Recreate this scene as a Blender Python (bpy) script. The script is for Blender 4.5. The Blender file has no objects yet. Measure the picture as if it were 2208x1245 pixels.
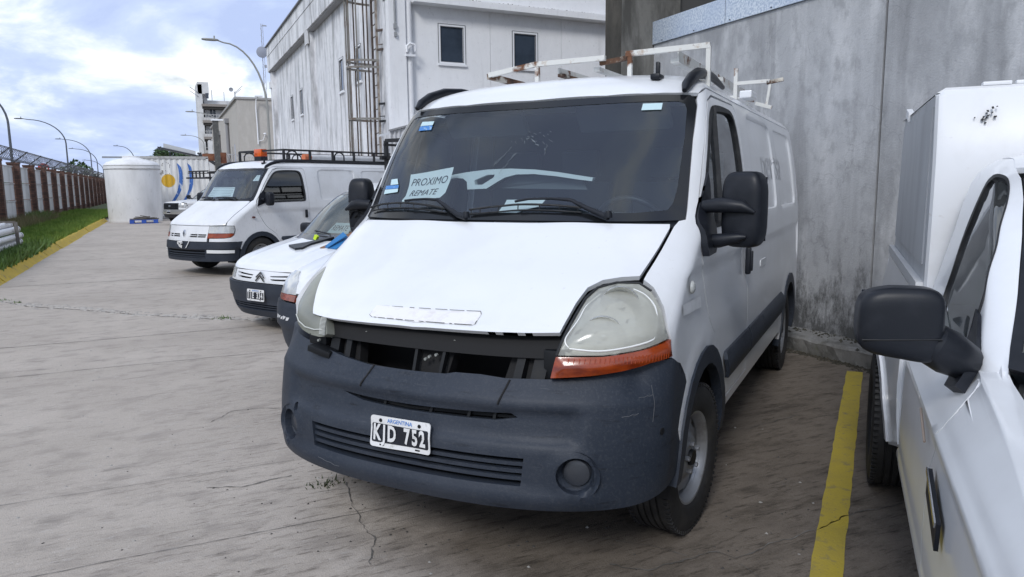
import bpy, bmesh, math, random
import numpy as np
from mathutils import Vector, Matrix
from mathutils.geometry import delaunay_2d_cdt

random.seed(7); RNG = np.random.default_rng(7)
SC = bpy.context.scene
COL = SC.collection
R = math.radians

# ------------------------------------------------------------------ camera, sky, sun, exposure
cam = bpy.data.cameras.new('camera'); cam_o = bpy.data.objects.new('camera', cam); COL.objects.link(cam_o)
cam.sensor_width = 36.0; cam.lens = 25.483; cam.clip_start = 0.05; cam.clip_end = 3000
_r = Vector((0.90183678, -0.43194272, -0.01076639)); _u = Vector((0.07041023, 0.12233088, 0.98998866)); _w = Vector((0.42630133, 0.89356625, -0.14073568))
m = Matrix.Identity(4)
for i in range(3):
    m[i][0] = _r[i]; m[i][1] = _u[i]; m[i][2] = -_w[i]
m[2][3] = 1.61
cam_o.matrix_world = m
SC.camera = cam_o

SUN_EL, SUN_AZ = R(38), R(225)          # azimuth clockwise from +Y
wd = bpy.data.worlds.new('World'); SC.world = wd; wd.use_nodes = True
nt = wd.node_tree; nt.nodes.clear()
def wn(t, **k):
    n = nt.nodes.new(t)
    for a, b in k.items(): setattr(n, a, b)
    return n
def wl(a, b): nt.links.new(a, b)
sky = wn('ShaderNodeTexSky', sky_type='NISHITA', sun_disc=False, sun_elevation=SUN_EL, sun_rotation=SUN_AZ, air_density=1.0, dust_density=1.5, ozone_density=1.5)
tc = wn('ShaderNodeTexCoord'); sx = wn('ShaderNodeSeparateXYZ'); wl(tc.outputs['Generated'], sx.inputs[0])
mx = wn('ShaderNodeMath', operation='MAXIMUM'); wl(sx.outputs['Z'], mx.inputs[0]); mx.inputs[1].default_value = 0.0
ad = wn('ShaderNodeMath', operation='ADD'); wl(mx.outputs[0], ad.inputs[0]); ad.inputs[1].default_value = 0.30
dx = wn('ShaderNodeMath', operation='DIVIDE'); wl(sx.outputs['X'], dx.inputs[0]); wl(ad.outputs[0], dx.inputs[1])
dy = wn('ShaderNodeMath', operation='DIVIDE'); wl(sx.outputs['Y'], dy.inputs[0]); wl(ad.outputs[0], dy.inputs[1])
cb = wn('ShaderNodeCombineXYZ'); wl(dx.outputs[0], cb.inputs[0]); wl(dy.outputs[0], cb.inputs[1]); cb.inputs[2].default_value = 3.3
def cnoise(scale, detail, rough, dist=0.0):
    n = wn('ShaderNodeTexNoise'); wl(cb.outputs[0], n.inputs['Vector'])
    n.inputs['Scale'].default_value = scale; n.inputs['Detail'].default_value = detail; n.inputs['Roughness'].default_value = rough; n.inputs['Distortion'].default_value = dist
    return n
def ramp(src, stops):
    r = wn('ShaderNodeValToRGB'); wl(src, r.inputs[0]); e = r.color_ramp.elements
    while len(e) < len(stops): e.new(0.5)
    for q, (p_, c) in zip(e, stops): q.position = p_; q.color = (*c, 1)
    return r
n1 = cnoise(1.9, 9, 0.56, 0.2); cover = ramp(n1.outputs['Fac'], [(0.32, (.30, .30, .30)), (0.44, (1, 1, 1))])
n2 = cnoise(2.6, 10, 0.57, 0.3); shade = ramp(n2.outputs['Fac'], [(0.36, (5.9, 7.2, 10.7)), (0.47, (7.2, 8.6, 11.7)), (0.535, (9.6, 10.7, 12.4)), (0.60, (13.0, 13.4, 13.8))])
mixc = wn('ShaderNodeMixRGB', blend_type='MIX'); wl(cover.outputs[0], mixc.inputs[0]); wl(sky.outputs[0], mixc.inputs[1]); wl(shade.outputs[0], mixc.inputs[2])
bgn = wn('ShaderNodeBackground'); wl(mixc.outputs[0], bgn.inputs[0]); bgn.inputs[1].default_value = 0.075
wo = wn('ShaderNodeOutputWorld'); wl(bgn.outputs[0], wo.inputs[0])

sun = bpy.data.lights.new('sun', 'SUN'); sun.energy = 1.4; sun.angle = R(16); sun.color = (1.0, 0.985, 0.965)
sun_o = bpy.data.objects.new('sun', sun); COL.objects.link(sun_o)
sd = Vector((math.sin(SUN_AZ) * math.cos(SUN_EL), math.cos(SUN_AZ) * math.cos(SUN_EL), math.sin(SUN_EL)))
sun_o.rotation_euler = sd.to_track_quat('Z', 'Y').to_euler()

SC.view_settings.view_transform = 'Standard'; SC.view_settings.look = 'None'
SC.view_settings.exposure = 0.28; SC.view_settings.gamma = 1.0; SC.view_settings.use_curve_mapping = False
SC.cycles.max_bounces = 8; SC.cycles.transparent_max_bounces = 16; SC.cycles.diffuse_bounces = 3
SC.cycles.caustics_reflective = False; SC.cycles.caustics_refractive = False

# ------------------------------------------------------------------ object helpers
def tag(o, label=None, cat=None, group=None, kind=None):
    if label: o['label'] = label
    if cat: o['category'] = cat
    if group: o['group'] = group
    if kind: o['kind'] = kind
    return o
def thing(name, label, cat, loc=(0, 0, 0), rz=0.0, group=None):
    o = bpy.data.objects.new(name, None); COL.objects.link(o); o.empty_display_size = 0.2
    o.location = loc; o.rotation_euler = (0, 0, rz)
    return tag(o, label, cat, group)
def structure(o): o['kind'] = 'structure'; return o
def meshobj(name, V, F, mats, parent=None, smooth=None, midx=None):
    me = bpy.data.meshes.new(name); me.from_pydata([tuple(map(float, v)) for v in V], [], [tuple(int(i) for i in f) for f in F])
    for mm in (mats if isinstance(mats, (list, tuple)) else [mats]): me.materials.append(mm)
    if midx is not None: me.polygons.foreach_set('material_index', midx)
    if smooth is not None:
        me.polygons.foreach_set('use_smooth', [True] * len(me.polygons)); me.update()
        me.set_sharp_from_angle(angle=R(smooth))
    me.update()
    o = bpy.data.objects.new(name, me); COL.objects.link(o)
    if parent: o.parent = parent
    return o
def copy_tree(o, parent=None):
    c = o.copy(); COL.objects.link(c)
    if parent: c.parent = parent
    for ch in list(o.children): copy_tree(ch, c)
    return c

class MB:
    """collects shapes and links them as one mesh object"""
    def __init__(s): s.V = []; s.F = []; s.M = []; s.mi = 0
    def add(s, V, F):
        b = len(s.V); s.V += [tuple(v) for v in V]; s.F += [tuple(i + b for i in f) for f in F]; s.M += [s.mi] * len(F); return s
    def box(s, c, d, rot=None, bev=0.0):
        hx, hy, hz = d[0] / 2, d[1] / 2, d[2] / 2
        if bev <= 0:
            V = [Vector((x * hx, y * hy, z * hz)) for x in (-1, 1) for y in (-1, 1) for z in (-1, 1)]
            F = [(0, 1, 3, 2), (4, 6, 7, 5), (0, 4, 5, 1), (2, 3, 7, 6), (0, 2, 6, 4), (1, 5, 7, 3)]
        else:
            bm = bmesh.new(); bmesh.ops.create_cube(bm, size=1.0)
            for v in bm.verts: v.co = Vector((v.co.x * d[0], v.co.y * d[1], v.co.z * d[2]))
            bmesh.ops.bevel(bm, geom=list(bm.edges), offset=bev, segments=2, profile=0.6, affect='EDGES')
            bm.verts.index_update(); V = [v.co.copy() for v in bm.verts]; F = [tuple(v.index for v in f.verts) for f in bm.faces]; bm.free()
        c = Vector(c)
        V = [(rot @ v if rot is not None else v) + c for v in V]
        return s.add(V, F)
    def beam(s, p0, p1, w, h=None, up=(0, 0, 1)):
        h = h or w; p0 = Vector(p0); p1 = Vector(p1); d = (p1 - p0); L = d.length; d.normalize()
        up = Vector(up)
        if abs(d.dot(up)) > 0.98: up = Vector((0, 1, 0))
        x = d.cross(up).normalized(); z = x.cross(d)
        return s.box((p0 + p1) / 2, (w, L, h), Matrix((x, d, z)).transposed())
    def tube(s, path, r, n=8, cap=True, closed=False):
        P = [Vector(p) for p in path]; k = len(P); rr = r if isinstance(r, (list, tuple)) else [r] * k
        V = []; F = []; prev = None
        for i in range(k):
            if closed: t = P[(i + 1) % k] - P[i - 1]
            else: t = P[min(i + 1, k - 1)] - P[max(i - 1, 0)]
            t.normalize()
            if prev is None:
                a = Vector((0, 0, 1)) if abs(t.z) < 0.9 else Vector((1, 0, 0)); x = t.cross(a).normalized()
            else: x = (prev - t * prev.dot(t)).normalized()
            prev = x; y = t.cross(x)
            for j in range(n):
                q = 2 * math.pi * j / n; V.append(P[i] + (x * math.cos(q) + y * math.sin(q)) * rr[i])
        m_ = k if closed else k - 1
        for i in range(m_):
            for j in range(n):
                a = i * n + j; b = i * n + (j + 1) % n; c = ((i + 1) % k) * n + (j + 1) % n; d = ((i + 1) % k) * n + j
                F.append((a, b, c, d))
        if cap and not closed: F += [tuple(range(n))[::-1], tuple(range((k - 1) * n, k * n))]
        return s.add(V, F)
    def lathe(s, prof, n=32, mat=None, a0=0.0, a1=2 * math.pi):
        """prof = [(radius, axial)]; axis = local x after mat"""
        full = abs(a1 - a0 - 2 * math.pi) < 1e-6; V = []; F = []; k = len(prof); nn = n if full else n + 1
        for j in range(nn):
            q = a0 + (a1 - a0) * j / n
            for r, a in prof:
                v = Vector((a, r * math.cos(q), r * math.sin(q))); V.append(mat @ v if mat is not None else v)
        for j in range(n):
            for i in range(k - 1):
                a = j * k + i; b = ((j + 1) % nn) * k + i; F.append((a, a + 1, b + 1, b))
        return s.add(V, F)
    def poly(s, pts, d):
        """extrude the 3-D polygon pts by the vector d"""
        n = len(pts); d = Vector(d); V = [Vector(p) for p in pts]; V += [v + d for v in V]
        F = [tuple(range(n)), tuple(range(2 * n - 1, n - 1, -1))] + [((i + 1) % n, i, n + i, n + (i + 1) % n) for i in range(n)]
        return s.add(V, F)
    def build(s, name, mats, parent=None, smooth=None):
        o = meshobj(name, s.V, s.F, mats, parent, smooth, s.M if isinstance(mats, (list, tuple)) else None)
        bm = bmesh.new(); bm.from_mesh(o.data); bmesh.ops.recalc_face_normals(bm, faces=bm.faces); bm.to_mesh(o.data); bm.free()
        if smooth is not None: o.data.set_sharp_from_angle(angle=R(smooth))
        return o

# ------------------------------------------------------------------ materials
MATS = {}
def mat(name, col, rough=0.5, metal=0.0, var=(), bump=(), coat=0.0, spec=0.5, trans=0.0, emit=None, world=False):
    """var = [(scale, colour, lo, hi, detail, (sx,sy,sz))] mixes colours by noise; bump = [(scale, strength, detail, stretch)]"""
    if name in MATS: return MATS[name]
    M_ = bpy.data.materials.new(name); M_.use_nodes = True; t = M_.node_tree; N = t.nodes; L = t.links
    b = N['Principled BSDF']; b.inputs['Roughness'].default_value = rough; b.inputs['Metallic'].default_value = metal
    b.inputs['Coat Weight'].default_value = coat; b.inputs['Coat Roughness'].default_value = 0.08; b.inputs['Specular IOR Level'].default_value = spec
    b.inputs['Transmission Weight'].default_value = trans
    b.inputs['Base Color'].default_value = (*col, 1)
    if emit: b.inputs['Emission Color'].default_value = (*emit[0], 1); b.inputs['Emission Strength'].default_value = emit[1]
    src = None
    def coords(st):
        if world:
            g = N.new('ShaderNodeNewGeometry'); o = g.outputs['Position']
        else:
            g = N.new('ShaderNodeTexCoord'); o = g.outputs['Object']
        mp = N.new('ShaderNodeMapping'); L.new(o, mp.inputs[0]); mp.inputs['Scale'].default_value = st
        return mp.outputs[0]
    for v in var:
        sc, c2, lo, hi = v[:4]; det = v[4] if len(v) > 4 else 5; st = v[5] if len(v) > 5 else (1, 1, 1)
        n = N.new('ShaderNodeTexNoise'); L.new(coords(st), n.inputs['Vector']); n.inputs['Scale'].default_value = sc; n.inputs['Detail'].default_value = det; n.inputs['Roughness'].default_value = 0.62
        r = N.new('ShaderNodeMapRange'); L.new(n.outputs['Fac'], r.inputs[0]); r.inputs[1].default_value = lo; r.inputs[2].default_value = hi; r.clamp = True
        if len(v) > 6: r.inputs[4].default_value = v[6]
        mxn = N.new('ShaderNodeMixRGB'); L.new(r.outputs[0], mxn.inputs[0])
        if src is None: mxn.inputs[1].default_value = (*col, 1)
        else: L.new(src, mxn.inputs[1])
        mxn.inputs[2].default_value = (*c2, 1); src = mxn.outputs[0]
    if src is not None: L.new(src, b.inputs['Base Color'])
    prev = None
    for q in bump:
        sc, stg = q[:2]; det = q[2] if len(q) > 2 else 6; st = q[3] if len(q) > 3 else (1, 1, 1)
        n = N.new('ShaderNodeTexNoise'); L.new(coords(st), n.inputs['Vector']); n.inputs['Scale'].default_value = sc; n.inputs['Detail'].default_value = det
        bp = N.new('ShaderNodeBump'); bp.inputs['Strength'].default_value = stg; bp.inputs['Distance'].default_value = 0.01; L.new(n.outputs['Fac'], bp.inputs['Height'])
        if prev is not None: L.new(prev, bp.inputs['Normal'])
        prev = bp.outputs[0]
    if prev is not None: L.new(prev, b.inputs['Normal'])
    MATS[name] = M_
    return M_
def glass_mat(name, tint, refl=0.0, rough=0.02, dust=0.0, dustcol=(.5, .52, .55)):
    """thin pane: what is behind it shows through tinted, the sky reflects on it"""
    if name in MATS: return MATS[name]
    M_ = bpy.data.materials.new(name); M_.use_nodes = True; t = M_.node_tree; N = t.nodes; L = t.links; N.remove(N['Principled BSDF'])
    tr = N.new('ShaderNodeBsdfTransparent'); tr.inputs[0].default_value = (*tint, 1)
    gl = N.new('ShaderNodeBsdfGlossy'); gl.inputs['Roughness'].default_value = rough; gl.inputs[0].default_value = (.95, .97, 1, 1)
    fr = N.new('ShaderNodeFresnel'); fr.inputs[0].default_value = 1.5
    ad_ = N.new('ShaderNodeMath'); ad_.operation = 'ADD'; L.new(fr.outputs[0], ad_.inputs[0]); ad_.inputs[1].default_value = refl; ad_.use_clamp = True
    mx_ = N.new('ShaderNodeMixShader'); L.new(ad_.outputs[0], mx_.inputs[0]); L.new(tr.outputs[0], mx_.inputs[1]); L.new(gl.outputs[0], mx_.inputs[2])
    out = N['Material Output']; last = mx_.outputs[0]
    if dust > 0:
        df = N.new('ShaderNodeBsdfDiffuse'); df.inputs[0].default_value = (*dustcol, 1)
        tcn = N.new('ShaderNodeTexCoord'); n = N.new('ShaderNodeTexNoise'); L.new(tcn.outputs['Object'], n.inputs['Vector']); n.inputs['Scale'].default_value = 2.2; n.inputs['Detail'].default_value = 6
        r = N.new('ShaderNodeMapRange'); L.new(n.outputs['Fac'], r.inputs[0]); r.inputs[1].default_value = 0.3; r.inputs[2].default_value = 0.75; r.inputs[3].default_value = dust * 0.45; r.inputs[4].default_value = dust
        m2 = N.new('ShaderNodeMixShader'); L.new(r.outputs[0], m2.inputs[0]); L.new(last, m2.inputs[1]); L.new(df.outputs[0], m2.inputs[2]); last = m2.outputs[0]
    L.new(last, out.inputs[0]); MATS[name] = M_
    return M_

WHITE = mat('white_paint', (.77, .785, .81), .32, var=[(2.3, (.70, .71, .72), .45, .8, 6), (38, (.60, .59, .57), .66, .80, 3, (1, 1, .6), .5)], bump=[(5, .015)], coat=.55)
WHITE2 = mat('dusty_white_paint', (.74, .755, .78), .42, var=[(1.6, (.62, .63, .64), .42, .75, 8), (26, (.45, .45, .44), .60, .78, 5, (1, 1, .5), .7)], coat=.3)
BUMP = mat('faded_grey_plastic', (.022, .029, .043), .52, var=[(1.6, (.040, .047, .062), .40, .70, 8), (9, (.010, .012, .017), .58, .70, 11, (.6, 1, 4.5), .75), (30, (.075, .082, .095), .64, .74, 6, (.25, .6, 5), .55), (90, (.05, .056, .068), .5, .7, 2, (1, 1, 1), .5)], bump=[(160, .10, 3), (4, .06, 6)], spec=.3)
PLAST = mat('black_plastic', (.010, .012, .017), .42, var=[(9, (.019, .021, .028), .45, .7, 6)], bump=[(300, .03, 2)], spec=.3)
RUBBER = mat('black_rubber', (.012, .013, .015), .6, var=[(20, (.035, .036, .038), .5, .75, 5)])
DARK = mat('engine_dark', (.006, .006, .007), .8)
DARK2 = mat('engine_black_plastic', (.008, .009, .011), .5, var=[(6, (.022, .021, .020), .5, .75, 6)], spec=.3)
TYRE = mat('tyre_rubber', (.016, .016, .017), .75, var=[(7, (.045, .042, .038), .48, .75, 7)], bump=[(60, .15, 4)])
STEEL = mat('grey_wheel_paint', (.33, .34, .36), .42, .55, var=[(8, (.16, .15, .14), .5, .75, 7)])
SILVER = mat('lamp_reflector', (.78, .79, .78), .22, .7)
CHROME = mat('chrome', (.75, .76, .78), .12, 1.0)
ORANGE = mat('orange_lens', (.30, .046, .007), .2, var=[(9, (.15, .018, .004), .42, .64, 5, (1, 1, 2))], coat=.5)
INTER = mat('interior_grey', (.030, .035, .042), .8, var=[(5, (.05, .055, .06), .4, .7, 5)])
GREYPAN = mat('pale_grey_partition', (.17, .18, .19), .7)
PAPER = mat('paper', (.80, .82, .82), .8, bump=[(6, .25, 3)])
INK = mat('ink', (.03, .035, .05), .8)
BLUEINK = mat('blue_ink', (.05, .19, .52), .6)
PLATEW = mat('plate_white', (.72, .72, .72), .4, var=[(30, (.42, .41, .38), .58, .78, 5)])
PLATEB = mat('plate_black', (.010, .012, .020), .4)
WSGLASS = glass_mat('windscreen_glass', (.78, .89, .92), .035, .02, .028, (.50, .58, .66))
SIDEGLASS = glass_mat('side_glass', (.62, .70, .72), .05, .02, .04)
TINTGLASS = glass_mat('dark_tinted_glass', (.06, .07, .08), .03, .03)
LENS = glass_mat('hazy_lens', (.90, .91, .86), .02, .14, .60, (.74, .74, .67))
LENSHAZY = glass_mat('yellowed_lens', (.80, .82, .76), .02, .2, .90, (.40, .41, .36))
RUST = mat('rusty_white_steel', (.66, .66, .63), .6, var=[(4.5, (.14, .055, .022), .57, .63, 9), (13, (.34, .20, .10), .58, .70, 6, (1, 1, 1), .7)], bump=[(60, .2)])
RUST2 = mat('rust_brown_steel', (.16, .080, .042), .8, var=[(9, (.055, .028, .018), .42, .62, 8), (5, (.60, .57, .50), .47, .56, 6)], bump=[(60, .3)])
BLACKSTEEL = mat('black_steel', (.012, .013, .015), .5, var=[(12, (.035, .035, .036), .5, .75)])
# ------------------------------------------------------------------ vehicle skins
def pchip(pts):
    xs = np.array([p[0] for p in pts], float); ys = np.array([p[1] for p in pts], float); h = np.diff(xs); d = np.diff(ys) / h
    mm = np.zeros(len(xs))
    for i in range(1, len(xs) - 1):
        if d[i - 1] * d[i] > 0:
            w1 = 2 * h[i] + h[i - 1]; w2 = h[i] + 2 * h[i - 1]; mm[i] = (w1 + w2) / (w1 / d[i - 1] + w2 / d[i])
    mm[0] = d[0]; mm[-1] = d[-1]
    def f(x):
        x = np.clip(x, xs[0], xs[-1]); i = np.clip(np.searchsorted(xs, x) - 1, 0, len(xs) - 2); t = (x - xs[i]) / h[i]
        return (2 * t**3 - 3 * t**2 + 1) * ys[i] + (t**3 - 2 * t**2 + t) * h[i] * mm[i] + (-2 * t**3 + 3 * t**2) * ys[i + 1] + (t**3 - t**2) * h[i] * mm[i + 1]
    return f
class Body:
    """a car body as a stack of rounded plan outlines: front depth yc, corner depth B, half width W, corner exponents n, m, all over height"""
    def __init__(s, yc, B, W, n, m_, L):
        s.yc, s.B, s.W, s.n, s.m = map(pchip, (yc, B, W, n, m_)); s.L = L; s.zt = yc[-1][0]
    def PF(s, S, Z):                      # round the front: |S| 0..1 centre to corner, beyond that metres along the side
        t = np.clip(np.abs(S), 0, 1) * np.pi / 2
        x = s.W(Z) * np.sin(t) ** (2 / s.n(Z)); y = s.yc(Z) + s.B(Z) * (1 - np.cos(t) ** (2 / s.m(Z))) + np.clip(np.abs(S) - 1, 0, 9)
        return np.stack([np.sign(S) * x, y, Z], -1)
    def sx(s, x, z):                      # the S at half width x
        return float(np.sign(x) * 2 / np.pi * np.arcsin(min(1, abs(x) / s.W(z)) ** (s.n(z) / 2)))
    def PX(s, X, Z):                      # straight-on: half width x, height z
        q = np.clip(np.abs(X) / s.W(Z), 0, 1); return np.stack([X, s.yc(Z) + s.B(Z) * (1 - (1 - q ** s.n(Z)) ** (1 / s.m(Z))), Z + 0 * X], -1)
    def s2x(s, pts):
        return [(float(math.copysign(s.W(z) * math.sin(min(1, abs(S)) * math.pi / 2) ** (2 / s.n(z)), S)), z) for S, z in pts]
    def atx(s, x, z, off=0.0):
        P, Nn = mapped(s.PX, np.array([[x, z]], float)); return Vector(P[0] + Nn[0] * off)
    def sy(s, y, z):                      # the S at depth y
        q = (y - float(s.yc(z))) / float(s.B(z))
        return (1 + y - float(s.yc(z)) - float(s.B(z)) if q >= 1 else 2 / math.pi * math.acos((1 - max(q, 0)) ** (float(s.m(z)) / 2)), z)
    def xs(s, Y, Z):
        q = np.clip((Y - s.yc(Z)) / s.B(Z), 0, 1)
        return s.W(Z) * (1 - (1 - q) ** s.m(Z)) ** (1 / s.n(Z))
    def PS(s, Y, Z, side=1): return np.stack([side * s.xs(Y, Z), Y + 0 * Z, Z + 0 * Y], -1)
    def zat(s, X, Y):
        lo = np.full(np.shape(X), 0.75); hi = np.full(np.shape(X), s.zt)
        for i in range(34):
            mid = (lo + hi) / 2; ins = (Y >= s.yc(mid)) & (np.abs(X) < s.xs(Y, mid))
            lo = np.where(ins, mid, lo); hi = np.where(ins, hi, mid)
        return lo
    def PT(s, X, Y): return np.stack([X, Y, s.zat(X, Y)], -1)
    def f2s(s, S, z):
        p = s.PF(np.array([float(S)]), np.array([float(z)]))[0]; return (float(p[1]), float(z))
    def f2t(s, S, z):
        p = s.PF(np.array([float(S)]), np.array([float(z)]))[0]; return (float(p[0]), float(p[1]))
    def at(s, S, z, off=0.0):
        f = lambda U, V: s.PF(U, V); P, Nn = mapped(f, np.array([[S, z]])); return Vector(P[0] + Nn[0] * off)
    def ats(s, y, z, side=1, off=0.0):
        f = lambda U, V: s.PS(U, V, side); P, Nn = mapped(f, np.array([[y, z]])); return Vector(P[0] + Nn[0] * off)
def mapped(f, uv):
    u, v = uv[:, 0], uv[:, 1]; e = 2e-3
    P = f(u, v); a = f(u + e, v) - f(u - e, v); b = f(u, v + e) - f(u, v - e); n = np.cross(a, b)
    n /= np.maximum(np.linalg.norm(n, axis=1, keepdims=True), 1e-12)
    c = P - np.array([0, 2.4, 1.0]); c[:, 1] *= 0.5
    s_ = np.sign(np.sum(n * c, axis=1, keepdims=True)); s_[s_ == 0] = 1
    return P, n * s_
def inpoly(pts, poly):
    x, y = pts[:, 0], pts[:, 1]; P = np.asarray(poly, float); ins = np.zeros(len(pts), bool); j = len(P) - 1
    for i in range(len(P)):
        xi, yi, xj, yj = P[i, 0], P[i, 1], P[j, 0], P[j, 1]
        if yi != yj:
            c = ((yi > y) != (yj > y)) & (x < (xj - xi) * (y - yi) / (yj - yi) + xi); ins ^= c
        j = i
    return ins
def resample(poly, step, closed=True):
    out = []; n = len(poly)
    for i in range(n if closed else n - 1):
        a = np.array(poly[i], float); b = np.array(poly[(i + 1) % n], float); k = max(1, int(math.ceil(np.linalg.norm(b - a) / step)))
        out += [tuple(a + (b - a) * j / k) for j in range(k)]
    if not closed: out.append(tuple(poly[-1]))
    return out
def smoothpoly(pts, k=6, closed=True):
    """Catmull-Rom through pts"""
    n = len(pts); out = []; P = [np.array(p, float) for p in pts]
    for i in range(n if closed else n - 1):
        p0 = P[(i - 1) % n] if closed or i > 0 else P[0]; p1 = P[i]; p2 = P[(i + 1) % n]; p3 = P[(i + 2) % n] if closed or i + 2 < n else P[-1]
        for j in range(k):
            t = j / k; out.append(tuple(0.5 * (2 * p1 + (p2 - p0) * t + (2 * p0 - 5 * p1 + 4 * p2 - p3) * t * t + (3 * p1 - p0 - 3 * p2 + p3) * t**3)))
    if not closed: out.append(tuple(P[-1]))
    return out
def rrect(x0, y0, x1, y1, r, k=4, ry=None):
    ry = ry or r; out = []
    for cx_, cy_, a in ((x1 - r, y1 - ry, 0), (x0 + r, y1 - ry, 90), (x0 + r, y0 + ry, 180), (x1 - r, y0 + ry, 270)):
        for i in range(k + 1):
            q = R(a + 90 * i / k); out.append((cx_ + r * math.cos(q), cy_ + ry * math.sin(q)))
    return out
def ellipse(cx_, cy_, rx, ry, k=20): return [(cx_ + rx * math.cos(2 * math.pi * i / k), cy_ + ry * math.sin(2 * math.pi * i / k)) for i in range(k)]
def tess(poly, step, holes=(), lines=(), sc=(1.0, 1.0)):
    sc = np.array(sc); V = []; E = []
    def addloop(pl, closed=True):
        pl = resample([tuple(np.array(p) * sc) for p in pl], step, closed); b = len(V); V.extend(pl); k = len(pl)
        E.extend((b + i, b + (i + 1) % k) for i in range(k if closed else k - 1)); return pl
    outer = addloop(poly); hs = [addloop(h) for h in holes]; bl = list(V)
    for l, cl in lines: addloop(l, cl); 
    bl = np.array(V); P = np.array(outer); lo, hi = P.min(0), P.max(0); gx = np.arange(lo[0], hi[0], step); gy = np.arange(lo[1], hi[1], step * 0.87)
    G = np.array([(x + (step / 2 if j % 2 else 0), y) for j, y in enumerate(gy) for x in gx]) if len(gx) and len(gy) else np.zeros((0, 2))
    if len(G):
        k = inpoly(G, outer)
        for h in hs: k &= ~inpoly(G, h)
        G = G[k]
        if len(G):
            d = np.full(len(G), 9.0)
            for c in range(0, len(bl), 256): d = np.minimum(d, np.min(np.hypot(G[:, None, 0] - bl[None, c:c + 256, 0], G[:, None, 1] - bl[None, c:c + 256, 1]), axis=1))
            G = G[d > 0.45 * step]
    V2 = [Vector((float(p[0]), float(p[1]))) for p in V] + [Vector((float(p[0]), float(p[1]))) for p in G]
    r = delaunay_2d_cdt(V2, E, [], 0, 1e-6)
    ov = np.array([(v.x, v.y) for v in r[0]]); T = np.array(r[2], int)
    c = ov[T].mean(1); k = inpoly(c, outer)
    for h in hs: k &= ~inpoly(c, h)
    T = T[k]; used = np.unique(T); rm = -np.ones(len(ov), int); rm[used] = np.arange(len(used))
    return ov[used] / sc, rm[T]
def panel(name, f, poly, mats, parent=None, step=.045, holes=(), lines=(), sc=(1.2, 1.0), off=0.0, disp=None, thick=.012, smooth=38, back=False, into=None):
    uv, T = tess(poly, step, holes, lines, sc); P, Nn = mapped(f, uv)
    o_ = np.full(len(P), off)
    if disp is not None: o_ = o_ + disp(uv[:, 0], uv[:, 1], P)
    P = P + Nn * o_[:, None]
    fn = np.cross(P[T[:, 1]] - P[T[:, 0]], P[T[:, 2]] - P[T[:, 0]]); fl = np.sum(fn * Nn[T].mean(1), 1) < 0; T[fl] = T[fl][:, ::-1]
    V = P; F = [tuple(t) for t in T]
    if thick > 0:
        ed = {}
        for t in T:
            for a, b in ((t[0], t[1]), (t[1], t[2]), (t[2], t[0])): ed[(a, b)] = 1
        be = [e for e in ed if (e[1], e[0]) not in ed]; bv = sorted({i for e in be for i in e}); mp = {v: len(P) + i for i, v in enumerate(bv)}
        V = np.concatenate([P, P[bv] - Nn[bv] * thick]); F += [(b, a, mp[a], mp[b]) for a, b in be]
    if into is not None: into.add(V, F); return None
    return meshobj(name, V, F, mats, parent, smooth)
def sstep(x): x = np.clip(x, 0, 1); return x * x * (3 - 2 * x)
def seg_dist(u, v, poly, closed=True):
    d = np.full(np.shape(u), 9.0); n = len(poly)
    for i in range(n if closed else n - 1):
        ax, ay = poly[i]; bx, by = poly[(i + 1) % n]; L2 = (bx - ax)**2 + (by - ay)**2 + 1e-12
        t = np.clip(((u - ax) * (bx - ax) + (v - ay) * (by - ay)) / L2, 0, 1); d = np.minimum(d, np.hypot(u - ax - t * (bx - ax), v - ay - t * (by - ay)))
    return d
def sdf(u, v, poly):
    d = seg_dist(u, v, poly); ins = inpoly(np.stack([u, v], -1), poly); return np.where(ins, d, -d)
_txt = {}
def text_tris(txt, size=1.0, sx_=1.0, align='CENTER', bold=0.0):
    """flat text as 2-D vertices and faces"""
    cu = bpy.data.curves.new('t', 'FONT'); cu.body = txt; cu.size = size; cu.align_x = align; cu.align_y = 'CENTER'; cu.offset = bold; cu.resolution_u = 3
    o = bpy.data.objects.new('t', cu); COL.objects.link(o); bpy.context.view_layer.update()
    me = bpy.data.meshes.new_from_object(o.evaluated_get(bpy.context.evaluated_depsgraph_get()))
    V = [(v.co.x * sx_, v.co.y) for v in me.vertices]; F = [tuple(p.vertices) for p in me.polygons]
    bpy.data.objects.remove(o); bpy.data.curves.remove(cu); bpy.data.meshes.remove(me)
    return V, F
def text_on(name, txt, size, frame, mats, parent=None, sx_=1.0, bold=0.0, extr=0.0, into=None, align='CENTER'):
    """frame(x, y) -> 3-D point on the carrying surface"""
    V, F = text_tris(txt, size, sx_, align, bold); V3 = [frame(x, y) for x, y in V]
    if into is not None: into.add(V3, F); return
    return meshobj(name, V3, F, mats, parent)
def plane_frame(o, ex, ey):
    o, ex, ey = Vector(o), Vector(ex), Vector(ey)
    return lambda x, y: o + ex * x + ey * y

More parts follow.
